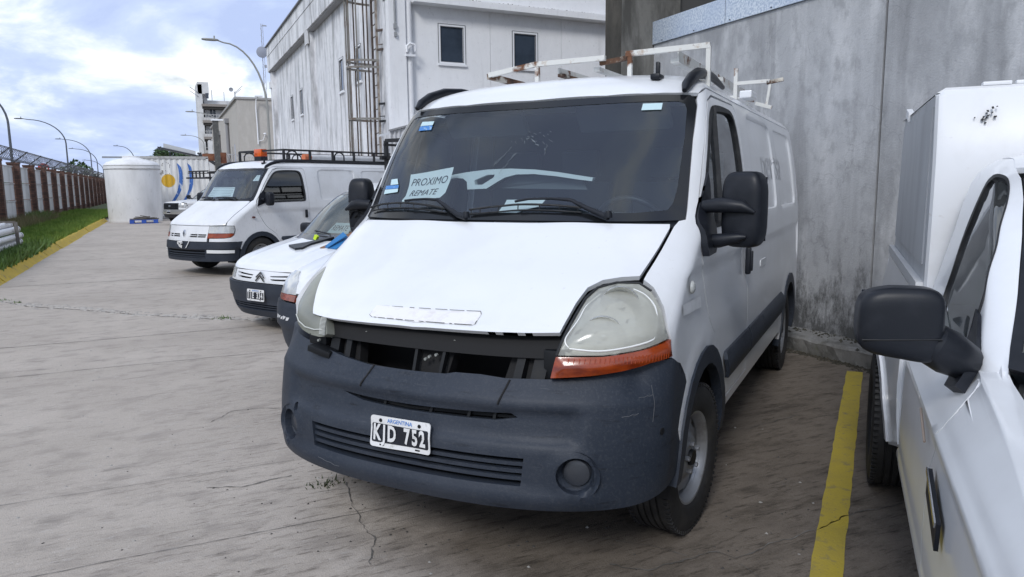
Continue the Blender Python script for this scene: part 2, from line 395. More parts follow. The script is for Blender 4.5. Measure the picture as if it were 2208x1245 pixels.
def wheel(name, parent, x, y, z, rad=.34, w=.215, rim=.225, side=1, rot=0.0, detail=True, steer=0.0):
    """a steel wheel with its tyre; the outer face looks along +x * side"""
    h = w / 2; mb = MB(); n = 56 if detail else 24
    prof = [(rim - .005, -h * .85), (rim + .02, -h * .98), (rad - .05, -h), (rad - .016, -h * .92), (rad, -h * .74)]
    gr = (-.45, -.15, .15, .45)
    for g in gr: prof += [(rad, h * g - .006), (rad - .009, h * g - .004), (rad - .009, h * g + .004), (rad, h * g + .006)]
    prof += [(rad, h * .74), (rad - .016, h * .92), (rad - .05, h), (rim + .022, h * .98), (rim + .006, h * .90), (rim - .004, h * .80)]
    mb.lathe(prof, n)
    if detail:
        for j in range(72):                     # shoulder blocks
            q = 2 * math.pi * j / 72
            for sd in (-1, 1):
                rm = Matrix.Rotation(q, 3, 'X'); mb.box(rm @ Vector((sd * h * .83, 0, rad - .006)), (h * .22, .016, .016), rm)
    e = mb.build(name, TYRE, parent, 30); e.location = (x, y, z); e.rotation_euler = (rot, 0, (math.pi if side < 0 else 0) + steer)
    mb = MB()
    mb.lathe([(rim - .002, -h * .8), (rim - .02, -h * .5), (rim - .035, 0), (rim - .03, h * .55), (rim - .012, h * .72), (rim + .004, h * .80), (rim + .004, h * .84), (rim - .010, h * .82), (rim - .026, h * .66), (rim - .034, h * .42)], n)
    # dished disc with ventilation holes
    k = 48; rs = [.0, .035, .062, .085, .105, .122, .150, rim - .055, rim - .034]; ax = [.10, .10, .10, .098, .085, .062, .050, .045, .042]
    rs = [r_ * (rim - .034) / .191 for r_ in [.0, .035, .062, .085, .105, .122, .146, .172, .191]]
    V = [Vector((h * .42 + (a - .05) * .65, 0, 0)) * 1 for a in ax[:1]]; F = []
    for i, r_ in enumerate(rs[1:], 1):
        for j in range(k):
            q = 2 * math.pi * j / k; V.append(Vector((h * .42 + (ax[i] - .05) * .65, r_ * math.cos(q), r_ * math.sin(q))))
    for j in range(k): F.append((0, 1 + j, 1 + (j + 1) % k))
    for i in range(len(rs) - 2):
        for j in range(k):
            if i == 6 - 0 and j % 6 in (0, 1): continue
            a = 1 + i * k + j; b = 1 + i * k + (j + 1) % k; F.append((a, b, b + k, a + k))
    mb.add(V, F)
    mb.build('rim', STEEL, e, 35)
    mb = MB(); mb.lathe([(0, h * .42 + .050), (.034, h * .42 + .050), (.038, h * .42 + .042), (.038, h * .42 + .02)], 20); mb.build('hub_cap', DARK2, e, 35)
    mb = MB()
    for j in range(5 if detail else 0):
        q = 2 * math.pi * j / 5 + .3; c = Vector((h * .42 + .026, .066 * math.cos(q), .066 * math.sin(q)))
        mb.lathe([(0, .028), (.010, .028), (.012, .024), (.012, 0)], 6, Matrix.Translation(c))
    if detail: mb.build('wheel_nuts', STEEL, e)
    mb = MB(); mb.lathe([(0, h * .2), (rim - .03, h * .2), (rim - .03, -h * .7)], 24); mb.build('brake_drum', DARK, e)
    return e

def blob(mb, c, d, e=3.4, n=14, rot=None):
    """a rounded-box solid"""
    V = []; F = []; p = 2 / e; sp = lambda v: math.copysign(abs(v) ** p, v); m2 = 2 * n
    for i in range(n + 1):
        a = -math.pi / 2 + math.pi * i / n
        for j in range(m2):
            b = 2 * math.pi * j / m2; v = Vector((d[0] / 2 * sp(math.cos(a)) * sp(math.cos(b)), d[1] / 2 * sp(math.cos(a)) * sp(math.sin(b)), d[2] / 2 * sp(math.sin(a))))
            V.append(Vector(c) + (rot @ v if rot is not None else v))
    for i in range(n):
        for j in range(m2): F.append((i * m2 + j, i * m2 + (j + 1) % m2, (i + 1) * m2 + (j + 1) % m2, (i + 1) * m2 + j))
    mb.add(V, F)
# ------------------------------------------------------------------ the large van (two of them share its shell)
VAN = Body(
 yc=[(.15, .16), (.25, .10), (.40, .065), (.55, .07), (.70, .09), (.80, .115), (.90, .15), (1.0, .185), (1.03, .205), (1.10, .30), (1.20, .46), (1.30, .64), (1.40, .80), (1.45, .875), (1.55, .95), (1.70, 1.05), (1.85, 1.155), (2.0, 1.265), (2.08, 1.335), (2.14, 1.42), (2.185, 1.56), (2.215, 1.85), (2.233, 2.4), (2.238, 3.2)],
 B=[(.15, .42), (.4, .44), (.7, .44), (.9, .41), (1.0, .38), (1.1, .35), (1.25, .31), (1.45, .27), (2.0, .2), (2.1, .25), (2.25, .5)],
 W=[(.15, .93), (.3, .965), (.5, .985), (1.0, .985), (1.4, .97), (1.7, .935), (1.95, .893), (2.08, .858), (2.14, .80), (2.19, .69), (2.225, .45), (2.238, .1)],
 n=[(.15, 2.6), (.9, 2.6), (1.1, 2.8), (1.45, 3), (2.0, 3.2), (2.25, 2.5)], m_=[(.15, 2.0), (2.25, 2.0)], L=4.96)
AXF, AXR, WR = 1.08, 4.33, .345
def arch_pts(y0, r, z0, k=14, a0=0, a1=180, zc=.345): 
    return [(y0 + r * math.cos(R(a0 + (a1 - a0) * i / k)), zc + r * math.sin(R(a0 + (a1 - a0) * i / k)) * 1.06) for i in range(k + 1)]
def van_shell(root, B, paint, front_edge, detail=True, far=False, tail=((.60, .62), (.585, .80))):
    """roof, body sides, doors with windows, mouldings, wheels, floor and rear: shared by both large vans"""
    st = .05 if detail else .08
    door_front = [(1.503, .60), (1.49, .70), (1.42, .80), (1.315, .875), (1.262, .91), (1.205, .965), (1.145, 1.063), (1.077, 1.181), (1.037, 1.269), (1.018, 1.34), (1.05, 1.43), (1.125, 1.53), (1.255, 1.735), (1.39, 1.916), (1.50, 2.02), (1.62, 2.052)]
    door = door_front + [(2.20, 2.058), (2.245, 2.02), (2.262, 1.65), (2.262, .48), (1.518, .48)]
    win = smoothpoly([(1.17, 1.52), (1.225, 1.65), (1.345, 1.81), (1.50, 1.965), (1.66, 2.012), (1.95, 2.02), (2.10, 2.005), (2.165, 1.93), (2.19, 1.70), (2.195, 1.46), (2.15, 1.405), (1.90, 1.40), (1.40, 1.395), (1.19, 1.40), (1.135, 1.44)], 3)
    af = arch_pts(AXF, .475, .345, a0=-4, a1=184); ar = arch_pts(AXR, .455, .345, a0=-4, a1=184)
    for side in (1, -1):
        f = lambda Y, Z, side=side: B.PS(Y, Z, side)
        rects = [rrect(2.58, 1.43, 3.56, 2.025, .07), rrect(3.78, 1.43, 4.74, 2.015, .07)]
        def disp(u, v, P, rects=rects):
            d = np.zeros(len(u))
            for rc in rects: d -= .016 * sstep(sdf(u, v, rc) / .022 + .5)
            d -= .009 * sstep((1.245 - v) / .022) * sstep((v - .9) / .15) * sstep((u - .55) / .3)      # step under the waist line
            d += .010 * np.exp(-((seg_dist(u, v, af, False) - .03) / .05)**2) + .010 * np.exp(-((seg_dist(u, v, ar, False) - .03) / .05)**2)
            return d
        wg = lambda y, z: B.sy(y, z)
        dfl = [(1.503, .60), (1.49, .70), (1.42, .80), (1.315, .875), (1.262, .91), (1.205, .965), (1.145, 1.063), (1.077, 1.181), (1.037, 1.269), (1.018, 1.34), (1.05, 1.43), (1.125, 1.53), (1.255, 1.735), (1.39, 1.916), (1.50, 2.02), (1.62, 2.056), (1.72, 2.060)]
        wingp = front_edge + [(.80, 2.05), wg(1.55, 2.082), wg(1.72, 2.087)] + [wg(y - .006, z + .004 * (z > 1.9)) for y, z in resample(dfl[::-1], .05, False)] + [wg(1.503, .43)] + [wg(y, z) for y, z in af if z > .43] + [wg(*p) for p in tail]
        fw = lambda S, Z, side=side: B.PF(S * side, Z)
        def wdisp(u, v, P):
            y = P[:, 1]; d = -.009 * sstep((1.245 - v) / .022) * sstep((v - .9) / .15) * sstep((y - .55) / .3)
            return d + .010 * np.exp(-((seg_dist(y, v, af, False) - .03) / .05)**2) * sstep((u - .9) / .15)
        panel('front_wing', fw, wingp, paint, root, st, (), [([(1.0, 1.247), (1.2, 1.247)], False), ([(1.0, 1.222), (1.2, 1.222)], False)] if detail else (), (1.15, 1), 0, wdisp, .03)
        body = [(1.72, 2.087), (4.93, 2.087), (4.945, 1.6), (4.95, .50), (4.80, .42)] + ar + [(3.84, .42), (1.52, .42), (1.515, .474), (2.266, .474), (2.268, 1.65), (2.25, 2.022), (2.203, 2.064), (1.72, 2.063)]
        lines = []
        for rc in rects:
            c = np.mean(rc, 0)
            for s_ in (1.012, .985): lines.append(([tuple(c + (np.array(p) - c) * s_) for p in rc], True))
        lines += [([(2.35, 1.247), (4.9, 1.247)], False), ([(2.35, 1.222), (4.9, 1.222)], False)]
        def grow(poly, d):
            P = np.array(poly); c = P.mean(0); v = P - c; return [tuple(p) for p in c + v * (1 + d / np.maximum(np.linalg.norm(v, axis=1, keepdims=True), .1))]
        panel('body_side', f, body, paint, root, st, (), lines, (1, 1), 0, disp, .03)
        # door
        def ddisp(u, v, P):
            d = -.009 * sstep((1.245 - v) / .022) * sstep((v - .9) / .15)
            return d - .006 * sstep(sdf(u, v, rrect(2.08, 1.07, 2.24, 1.25, .03)) / .03 + .5)
        dl = [([(1.05, 1.247), (2.25, 1.247)], False), ([(1.06, 1.222), (2.25, 1.222)], False)]
        dr = panel('door', f, grow(door, -.004), paint, root, st, [win], dl, (1, 1), 0, ddisp, .03)
        dr.name = 'door'
        wo = grow(win, -.002); wi = grow(win, -.035)
        panel('window_seal', f, wo, RUBBER, dr, st, [wi], (), (1, 1), .004, None, .03)
        panel('side_window', f, grow(win, -.03), TINTGLASS if far else SIDEGLASS, dr, .1, (), (), (1, 1), -.012, None, 0)
        mb = MB(); q0 = B.ats(1.60, 2.0, side, -.004); q1 = B.ats(1.47, 1.40, side, -.004); mb.beam(q0, q1, .035, .02)
        if not far: mb.build('window_bar', RUBBER, dr)
        # handle
        mb = MB(); c = B.ats(2.17, 1.155, side, .012); mb.box(c, (.03, .055, .16), None, .012); mb.box(c + Vector((side * .012, 0, .0)), (.03, .03, .12), None, .008); mb.build('door_handle', PLAST, dr, 40)
        # mouldings: door piece and cargo piece
        def mdisp(u, v, P): return .028 * np.clip(1 - ((v - .655) / .085)**2, 0, 1) ** .5
        panel('side_moulding', f, [(1.60, .585), (2.255, .585), (2.255, .735), (1.56, .735), (1.53, .70)], BUMP, dr, .04, (), (), (1, 1), .004, mdisp, .02)
        panel('side_moulding', f, [(2.275, .585), (3.80, .585), (3.86, .70), (3.84, .745), (2.275, .735)], BUMP, root, .04, (), (), (1, 1), .004, mdisp, .02)
        # wheel-arch trims
        for yy, a_ in ((AXF, af), (AXR, ar)):
            if yy == AXF: inn = arch_pts(yy, .405, .345, a0=-2, a1=178); out = arch_pts(yy, .487, .345, a0=-2, a1=178)
            else: inn = arch_pts(yy, .395, .345, a0=-6, a1=186); out = arch_pts(yy, .470, .345, a0=-6, a1=186)
            panel('wheel_arch_trim', f, out + inn[::-1], BUMP, root, .035, (), (), (1, 1), .018, lambda u, v, P, yy=yy: .0 + 0 * u, .05)
        # wheel well
        for yy in (AXF, AXR):
            mb = MB(); V = []; F = []; pts = arch_pts(yy, .44, .345, 12, -8, 188)
            for x in (side * .955, side * .52):
                V += [(x, p[0], p[1]) for p in pts]
            k = len(pts); F = [(i, i + 1, k + i + 1, k + i) for i in range(k - 1)] + [tuple(range(k, 2 * k))]
            mb.add(V, F); mb.build('wheel_well', DARK, root)
            w_ = wheel('wheel', root, side * (.875 if yy == AXF else .862), yy - (.075 if yy == AXF and detail else 0), WR + .003, WR + .003, .215, .218, side, .3 + yy, detail, R(-6) if yy == AXF and detail else 0)
    # roof
    fr = [B.f2t(s_, 2.052) for s_ in (-.80, -.70, -.55, -.4, -.2, 0, .2, .4, .55, .70, .80)]
    def rdisp(u, v, P): return -.010 * sstep((np.abs(u) - .60) / .05) * sstep((v - 2.0) / .4) * sstep((.80 - np.abs(u)) / .05)
    roof = fr + [(.853, 1.62), (.855, 2.2), (.855, 4.90), (-.855, 4.90), (-.855, 2.2), (-.853, 1.62)]
    panel('roof', lambda X, Y: B.PT(X, Y), roof, paint, root, .055, (), (), (1, 1), .004, rdisp if detail else None, .02)
    mb = MB()
    for side in (1, -1):                                     # roof-rail caps with their curved front ends
        rp = [(.79, 1.385, 2.062, .012), (.79, 1.43, 2.095, .026), (.79, 1.53, 2.140, .030), (.785, 1.68, 2.182, .030), (.78, 1.88, 2.205, .027), (.775, 2.1, 2.210, .022), (.77, 2.4, 2.190, .014)]
        if far: rp += [(.77, 4.8, 2.190, .022)]
        mb.tube([(side * p[0], p[1], p[2]) for p in rp], [p[3] for p in rp], 12)
    mb.build('roof_rail_cap', PLAST, root, 50)
    mb = MB(); c = Vector((.62, 1.50, float(B.zat(np.array([.62]), np.array([1.50]))[0])))
    mb.box(c + Vector((0, 0, .012)), (.05, .10, .03), None, .01); mb.box(c + Vector((0, .01, .05)), (.018, .035, .08), Matrix.Rotation(R(-4), 3, 'X'), .006); mb.build('roof_aerial', PLAST, root, 40)
    # rear, floor, dark lining behind the seams
    mb = MB(); prof = [(float(B.W(np.array(z))), z) for z in np.linspace(.45, 2.2, 14)]
    mb.poly([(x, 4.93, z) for x, z in prof] + [(-x, 4.93, z) for x, z in prof[::-1]], (0, .03, 0)); mb.build('rear_doors', paint, root)
    mb = MB(); mb.box((0, 5.0, .50), (1.9, .14, .16), None, .03); mb.build('rear_bumper', BUMP, root, 40)
    mb = MB(); mb.box((0, 2.9, .40), (1.50, 4.0, .16)); mb.box((0, .78, .52), (1.05, 1.05, .30)); mb.box((0, 4.6, .42), (.9, .5, .2)); mb.build('underbody', DARK, root)
    for side in (1, -1):
        mb = MB(); c = B.ats(4.93, 1.10, side, .0); mb.box((side * .90, 4.985, 1.35), (.05, .06, .14), None, .01); mb.build('door_hinge', paint, root)
def van_interior(root, B, bulkhead=True):
    mb = MB(); V = []; prof = [(-.93, 1.395), (.93, 1.395)]
    mb.box((0, 1.28, 1.33), (1.72, .62, .14), None, .04); mb.box((0, 1.50, 1.10), (1.66, .35, .45)); mb.box((.42, 1.42, 1.41), (.46, .26, .10), None, .04)
    mb.build('dashboard', INTER, root, 40)
    mb = MB()
    for x in (-.55, -.12, .48):
        mb.box((x, 2.02, 1.00), (.46, .5, .16), None, .05); mb.box((x, 2.26, 1.32), (.46, .13, .62), Matrix.Rotation(R(-8), 3, 'X'), .05); mb.box((x, 2.31, 1.74), (.26, .09, .19), None, .035)
    mb.build('seats', mat('seat_cloth', (.035, .038, .045), .9), root, 45)
    mb = MB(); c = Vector((.46, 1.60, 1.36)); rm = Matrix.Rotation(R(-62), 3, 'X')
    mb.tube([c + rm @ Vector((.20 * math.cos(q), .20 * math.sin(q), 0)) for q in np.linspace(0, 2 * math.pi, 28, endpoint=False)], .016, 8, closed=True)
    mb.beam(c + rm @ Vector((-.19, 0, 0)), c + rm @ Vector((.19, 0, 0)), .05, .02); mb.beam(c, c + rm @ Vector((0, -.19, 0)), .05, .02); mb.build('steering_wheel', PLAST, root, 50)
    if bulkhead:
        mb = MB()                                              # bulkhead with a barred opening on the right of the picture
        for x0, x1, z0, z1 in ((-.86, .42, .6, 1.98), (.78, .86, .6, 1.98), (.42, .78, .6, 1.64), (.42, .78, 1.80, 1.98), (-.78, .78, 1.98, 2.10)): mb.box(((x0 + x1) / 2, 2.46, (z0 + z1) / 2), (x1 - x0, .02, z1 - z0))
        mb.build('bulkhead', mat('bulkhead_dark', (.020, .025, .032), .9), root)
        mb = MB()
        for i in range(9): mb.box((.44 + .04 * i, 2.45, 1.72), (.004, .004, .17))
        for i in range(5): mb.box((.60, 2.45, 1.65 + .036 * i), (.36, .004, .004))
        mb.build('bulkhead_grille', mat('bare_wire', (.32, .36, .38), .5, .3), root)
        mb = MB(); mb.box((.60, 2.50, 1.72), (.42, .01, .22)); mb.build('bulkhead_window', mat('dim_pane', (.20, .24, .26), .3), root)
    mb = MB()
    for x in (-.42, .42): mb.box((x, 1.56, 1.965), (.52, .05, .15), Matrix.Rotation(R(38), 3, 'X'), .02)
    mb.build('sun_visors', mat('visor_cloth', (.14, .15, .16), .9), root, 40)

def windscreen(root, B, outer, inner, far=False):
    f = B.PX; outer = B.s2x(outer); inner = B.s2x(inner)
    panel('windscreen_surround', f, outer, mat('black_frit', (.010, .011, .013), .16), root, .06, [inner], (), (1, 1.3), .0, None, .008)
    return panel('windscreen', f, inner, WSGLASS, root, .09, (), (), (1, 1.3), -.002, None, 0)
def plate(root, o, ex, ey, top, chars, nm='number_plate', bent=None):
    """white-rimmed black number plate, 294 x 129 mm"""
    ex, ey = Vector(ex).normalized(), Vector(ey).normalized(); n = ex.cross(ey); o = Vector(o); fr = lambda d: (lambda x, y: o + ex * x + ey * y + n * (d + (bent(x, y) if bent else 0)))
    def slab(pl, d, t, m_, name, par):
        uv, T = tess(pl, .02); f0 = fr(d); f1 = fr(d - t); k = len(uv); V = [f0(*p) for p in uv] + [f1(*p) for p in uv]; F = [tuple(t_) for t_ in T]
        F = [t_ if (V[t_[1]] - V[t_[0]]).cross(V[t_[2]] - V[t_[0]]).dot(n) > 0 else t_[::-1] for t_ in F]; ed = {(t_[i], t_[(i + 1) % 3]) for t_ in F for i in range(3)}
        F += [(b, a, a + k, b + k) for a, b in ed if (b, a) not in ed]; return meshobj(name, V, F, m_, par)
    p = slab(rrect(-.147, -.0645, .147, .0645, .014), 0, .004, PLATEW, nm, root)
    slab(rrect(-.139, -.045, .139, .033, .008), .0012, .001, PLATEB, 'plate_field', p)
    mc = MB(); adv = .0372; x0 = -adv * (len(chars) - 1) / 2
    for i, ch in enumerate(chars):
        if ch != ' ': text_on('', ch, .092, lambda x, y, i=i: fr(.0042)(x0 + adv * i + x, y * .98 - .006), None, None, .62, .0034, into=mc)
    if chars: mc.build('plate_characters', PLATEW, p)
    text_on('plate_country', top, .023, lambda x, y: fr(.0014)(x, y + .0485), BLUEINK, p, .95, .0003)
    mb = MB()
    for x, y in ((-.095, .047), (.095, .047)): mb.lathe([(0, .004), (.006, .004), (.008, .001), (.008, 0)], 10, Matrix((n, ex, ey)).transposed().to_4x4() if False else Matrix.Translation(fr(.001)(x, y)) @ Matrix((n, ex, ey)).transposed().to_4x4())
    for x in (-.085, .085):
        c = fr(.0014)(x, -.054); mb.box(c, (.022, .0012, .006), None)
    mb.build('plate_bolts', DARK2, p)
    return p
# ------------------------------------------------------------------ ground, kerbs, verge
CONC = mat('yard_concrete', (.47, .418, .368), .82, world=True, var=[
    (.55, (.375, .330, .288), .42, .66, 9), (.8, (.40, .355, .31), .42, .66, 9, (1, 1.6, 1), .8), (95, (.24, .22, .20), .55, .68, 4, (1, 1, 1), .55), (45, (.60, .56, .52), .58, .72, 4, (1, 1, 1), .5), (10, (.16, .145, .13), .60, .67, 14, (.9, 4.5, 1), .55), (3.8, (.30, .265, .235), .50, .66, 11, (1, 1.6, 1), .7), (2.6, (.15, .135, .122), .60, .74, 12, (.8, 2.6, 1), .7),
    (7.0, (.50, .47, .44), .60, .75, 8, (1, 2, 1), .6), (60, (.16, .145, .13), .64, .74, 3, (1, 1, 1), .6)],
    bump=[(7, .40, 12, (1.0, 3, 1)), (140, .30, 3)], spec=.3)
ground = MB(); N_ = 14
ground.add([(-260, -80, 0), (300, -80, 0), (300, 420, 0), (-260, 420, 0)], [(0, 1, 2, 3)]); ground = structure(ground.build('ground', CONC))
GRIME = mat('joint_grime', (.085, .078, .070), .95, world=True, var=[(9, (.20, .19, .175), .42, .62, 6)])
t_ = CONC.node_tree; N_ = t_.nodes; L_ = t_.links; b_ = N_['Principled BSDF']; src_ = b_.inputs['Base Color'].links[0].from_socket
g_ = N_.new('ShaderNodeNewGeometry')
def cnode(t, **k):
    n = N_.new(t)
    for a, b in k.items(): setattr(n, a, b)
    return n
# oil, tyre dirt, damp and painted-in van shade: bays darker than roadway, ragged edge
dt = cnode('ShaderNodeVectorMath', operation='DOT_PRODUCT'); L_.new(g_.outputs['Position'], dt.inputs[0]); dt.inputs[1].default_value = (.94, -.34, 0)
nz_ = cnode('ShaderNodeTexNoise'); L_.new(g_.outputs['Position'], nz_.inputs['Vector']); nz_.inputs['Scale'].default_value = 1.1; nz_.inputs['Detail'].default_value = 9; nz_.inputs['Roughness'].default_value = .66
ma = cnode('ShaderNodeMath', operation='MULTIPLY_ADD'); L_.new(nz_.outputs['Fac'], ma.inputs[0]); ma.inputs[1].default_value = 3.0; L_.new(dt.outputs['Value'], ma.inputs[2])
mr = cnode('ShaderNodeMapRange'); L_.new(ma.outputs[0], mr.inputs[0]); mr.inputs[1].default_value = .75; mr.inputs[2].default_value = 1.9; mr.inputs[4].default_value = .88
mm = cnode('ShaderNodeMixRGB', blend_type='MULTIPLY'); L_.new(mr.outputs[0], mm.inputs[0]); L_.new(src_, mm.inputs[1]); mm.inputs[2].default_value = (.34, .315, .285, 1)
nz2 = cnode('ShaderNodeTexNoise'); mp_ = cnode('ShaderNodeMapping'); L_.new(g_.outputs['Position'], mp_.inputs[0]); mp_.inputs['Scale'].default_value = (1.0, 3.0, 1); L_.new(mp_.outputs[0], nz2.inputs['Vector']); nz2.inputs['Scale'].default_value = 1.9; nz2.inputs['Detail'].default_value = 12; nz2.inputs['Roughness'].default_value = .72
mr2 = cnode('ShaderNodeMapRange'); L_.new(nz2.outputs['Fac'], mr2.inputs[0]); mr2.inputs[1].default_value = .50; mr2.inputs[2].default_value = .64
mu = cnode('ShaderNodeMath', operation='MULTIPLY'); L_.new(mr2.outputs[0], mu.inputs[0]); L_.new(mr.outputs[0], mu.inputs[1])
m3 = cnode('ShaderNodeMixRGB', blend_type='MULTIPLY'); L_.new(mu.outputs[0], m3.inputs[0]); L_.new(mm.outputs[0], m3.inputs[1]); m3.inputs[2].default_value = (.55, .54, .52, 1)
# pitted, dirt-filled surface between roadway and bays
mp5 = cnode('ShaderNodeMapping'); L_.new(g_.outputs['Position'], mp5.inputs[0]); mp5.inputs['Scale'].default_value = (1.0, 5.0, 1)
nz5 = cnode('ShaderNodeTexNoise'); L_.new(mp5.outputs[0], nz5.inputs['Vector']); nz5.inputs['Scale'].default_value = 5.0; nz5.inputs['Detail'].default_value = 15; nz5.inputs['Roughness'].default_value = .8
mr5 = cnode('ShaderNodeMapRange'); L_.new(nz5.outputs['Fac'], mr5.inputs[0]); mr5.inputs[1].default_value = .52; mr5.inputs[2].default_value = .60
mr6 = cnode('ShaderNodeMapRange'); L_.new(ma.outputs[0], mr6.inputs[0]); mr6.inputs[1].default_value = -.9; mr6.inputs[2].default_value = .8; mr6.inputs[4].default_value = .85
mu5 = cnode('ShaderNodeMath', operation='MULTIPLY'); L_.new(mr5.outputs[0], mu5.inputs[0]); L_.new(mr6.outputs[0], mu5.inputs[1])
m5 = cnode('ShaderNodeMixRGB', blend_type='MULTIPLY'); L_.new(mu5.outputs[0], m5.inputs[0]); L_.new(m3.outputs[0], m5.inputs[1]); m5.inputs[2].default_value = (.42, .41, .40, 1)
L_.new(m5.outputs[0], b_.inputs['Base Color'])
def ribbon(name, pts, w, z, m_, parent=ground, jit=.4, step=.05, wander=.012):
    P = resample(pts, step, False); V = []; F = []; off = 0
    for i, p in enumerate(P):
        a = np.array(P[min(i + 1, len(P) - 1)]) - np.array(P[max(i - 1, 0)]); a = a / (np.linalg.norm(a) + 1e-9); n = np.array([-a[1], a[0]]); off = off * .85 + random.gauss(0, wander)
        ww = w * (1 + random.uniform(-jit, jit)) / 2; c = np.array(p) + n * off; V += [(*(c + n * ww), z), (*(c - n * ww), z)]
        if i: F.append((2 * i - 2, 2 * i - 1, 2 * i + 1, 2 * i))
    return meshobj(name, V, F, m_, parent)
for Y0, x0, x1, w in ((8.87, -2.7, 5.3, .010), (7.42, -2.7, 2.2, .007), (4.36, -2.7, .6, .003), (3.44, -2.6, 2.3, .004), (14.6, -2.7, 5, .02), (19.5, -2.7, 5, .02), (25, -2.7, 5, .02), (31, -2.7, 5, .02)):
    ribbon('slab_joint', [(x0, Y0 + .03), ((x0 + x1) / 2, Y0), (x1, Y0 - .06)], w, .004, GRIME, wander=.003)
for pts, w in (([(1.62, 2.45), (1.77, 2.34), (1.95, 2.35), (2.09, 2.33), (2.13, 2.25), (2.30, 2.27), (2.49, 2.29), (2.66, 2.29), (2.85, 2.31), (3.3, 2.30)], .006), ([(1.95, 2.35), (1.86, 2.52), (1.7, 2.66)], .004),
               ([(2.2, 1.75), (2.12, 1.95), (2.13, 2.2)], .004), ([(.79, 3.85), (.78, 3.58), (.76, 3.3), (.77, 3.12), (.70, 2.9)], .005), ([(.2, 5.3), (.35, 5.5), (.6, 5.45), (.9, 5.3)], .005), ([(.1, 4.1), (.3, 4.02), (.55, 4.05)], .006), ([(3.0, 3.6), (3.4, 3.5), (3.9, 3.55)], .004), ([(-.2, 3.1), (-.1, 3.0), (-.12, 2.85)], .005), ([(1.0, 2.1), (1.3, 2.0), (1.6, 2.05)], .004)):
    ribbon('crack', pts, w, .004, GRIME, jit=.7, step=.03, wander=.006)
# broken mortar band across the yard
BAND = mat('mortar_band', (.42, .39, .355), .9, world=True, var=[(9, (.20, .18, .165), .48, .68, 7)], bump=[(40, .5)])
bandp = [(-2.72, 13.2), (-2.28, 12.91), (-1.82, 12.10), (-1.45, 11.72), (-.96, 11.24), (-.38, 10.54), (.16, 10.01), (.58, 9.63), (.88, 9.43), (1.18, 9.22), (1.6, 9.0)]
mb = MB()
P = resample(bandp, .07, False)
for i, p in enumerate(P[:-1]):
    a = np.array(P[i + 1]) - np.array(p); a = a / np.linalg.norm(a); n = np.array([-a[1], a[0]])
    for k in range(3):
        if random.random() < .8:
            c = np.array(p) + n * random.gauss(0, .06) + a * random.uniform(-.04, .04); r_ = random.uniform(.02, .06); h = random.uniform(.003, .010); k_ = 6
            pts = [(c[0] + r_ * random.uniform(.7, 1.3) * math.cos(q), c[1] + r_ * random.uniform(.7, 1.3) * math.sin(q)) for q in np.linspace(0, 2 * math.pi, k_, endpoint=False)]
            mb.add([(x, y, 0) for x, y in pts] + [(c[0] + (x - c[0]) * .7, c[1] + (y - c[1]) * .7, h) for x, y in pts], [tuple(range(k_, 2 * k_))] + [(j, (j + 1) % k_, k_ + (j + 1) % k_, k_ + j) for j in range(k_)])
o = mb.build('mortar_band', BAND, ground); o['kind'] = 'stuff'
ribbon('slab_joint', [(a, b - .10) for a, b in bandp], .02, .004, GRIME, wander=.006)
# yellow bay line
YEL = mat('yellow_line_paint', (.47, .36, .045), .75, world=True, var=[(5, (.40, .31, .06), .4, .7, 8), (11, (.22, .19, .11), .56, .72, 9), (70, (.17, .155, .13), .62, .72, 4)], bump=[(90, .25)])
yl = MB(); V = []; F = []
for i, t in enumerate(np.linspace(0, 1, 60)):
    c = np.array([5.235, 4.185]) + (np.array([1.05, .96]) - np.array([5.235, 4.185])) * t; n = np.array([.605, -.796]) * .062
    V += [(*(c + n * (1 + random.uniform(-.05, .05))), .004), (*(c - n * (1 + random.uniform(-.05, .05))), .004)]
    if i: F.append((2 * i - 2, 2 * i - 1, 2 * i + 1, 2 * i))
yl.add(V, F); tag(yl.build('bay_line', YEL, ground))
# grit and litter
def grit(name, m_, n, fx, r0, r1, parent=ground):
    mb = MB()
    for i in range(n):
        x, y, z = fx(); r_ = random.uniform(r0, r1); k_ = 5; ph = random.random() * 6
        pts = [(x + r_ * random.uniform(.6, 1.3) * math.cos(q + ph), y + r_ * random.uniform(.6, 1.3) * math.sin(q + ph)) for q in np.linspace(0, 2 * math.pi, k_, endpoint=False)]
        mb.add([(a, b, z) for a, b in pts] + [(x, y, z + r_ * random.uniform(.3, .9))], [(j, (j + 1) % k_, k_) for j in range(k_)])
    o = mb.build(name, m_, parent); o['kind'] = 'stuff'; return o
grit('pebbles', mat('pebble', (.30, .29, .27), .8), 260, lambda: (random.uniform(-2.5, 3.6), random.uniform(2.0, 9), 0), .004, .012)
grit('dark_grit', mat('dark_pebble', (.06, .055, .05), .9), 420, lambda: (random.gauss(1.5, 1.0), random.gauss(3.0, 1.2), 0), .003, .009)
def along_kerb():
    t = random.random(); return (5.41 - abs(random.gauss(0, .05)) , 5.6 - 3.4 * t, 0)
grit('leaf_litter', mat('leaf_litter', (.040, .036, .026), .95, world=True, var=[(30, (.10, .085, .06), .5, .7)]), 900, along_kerb, .008, .028)
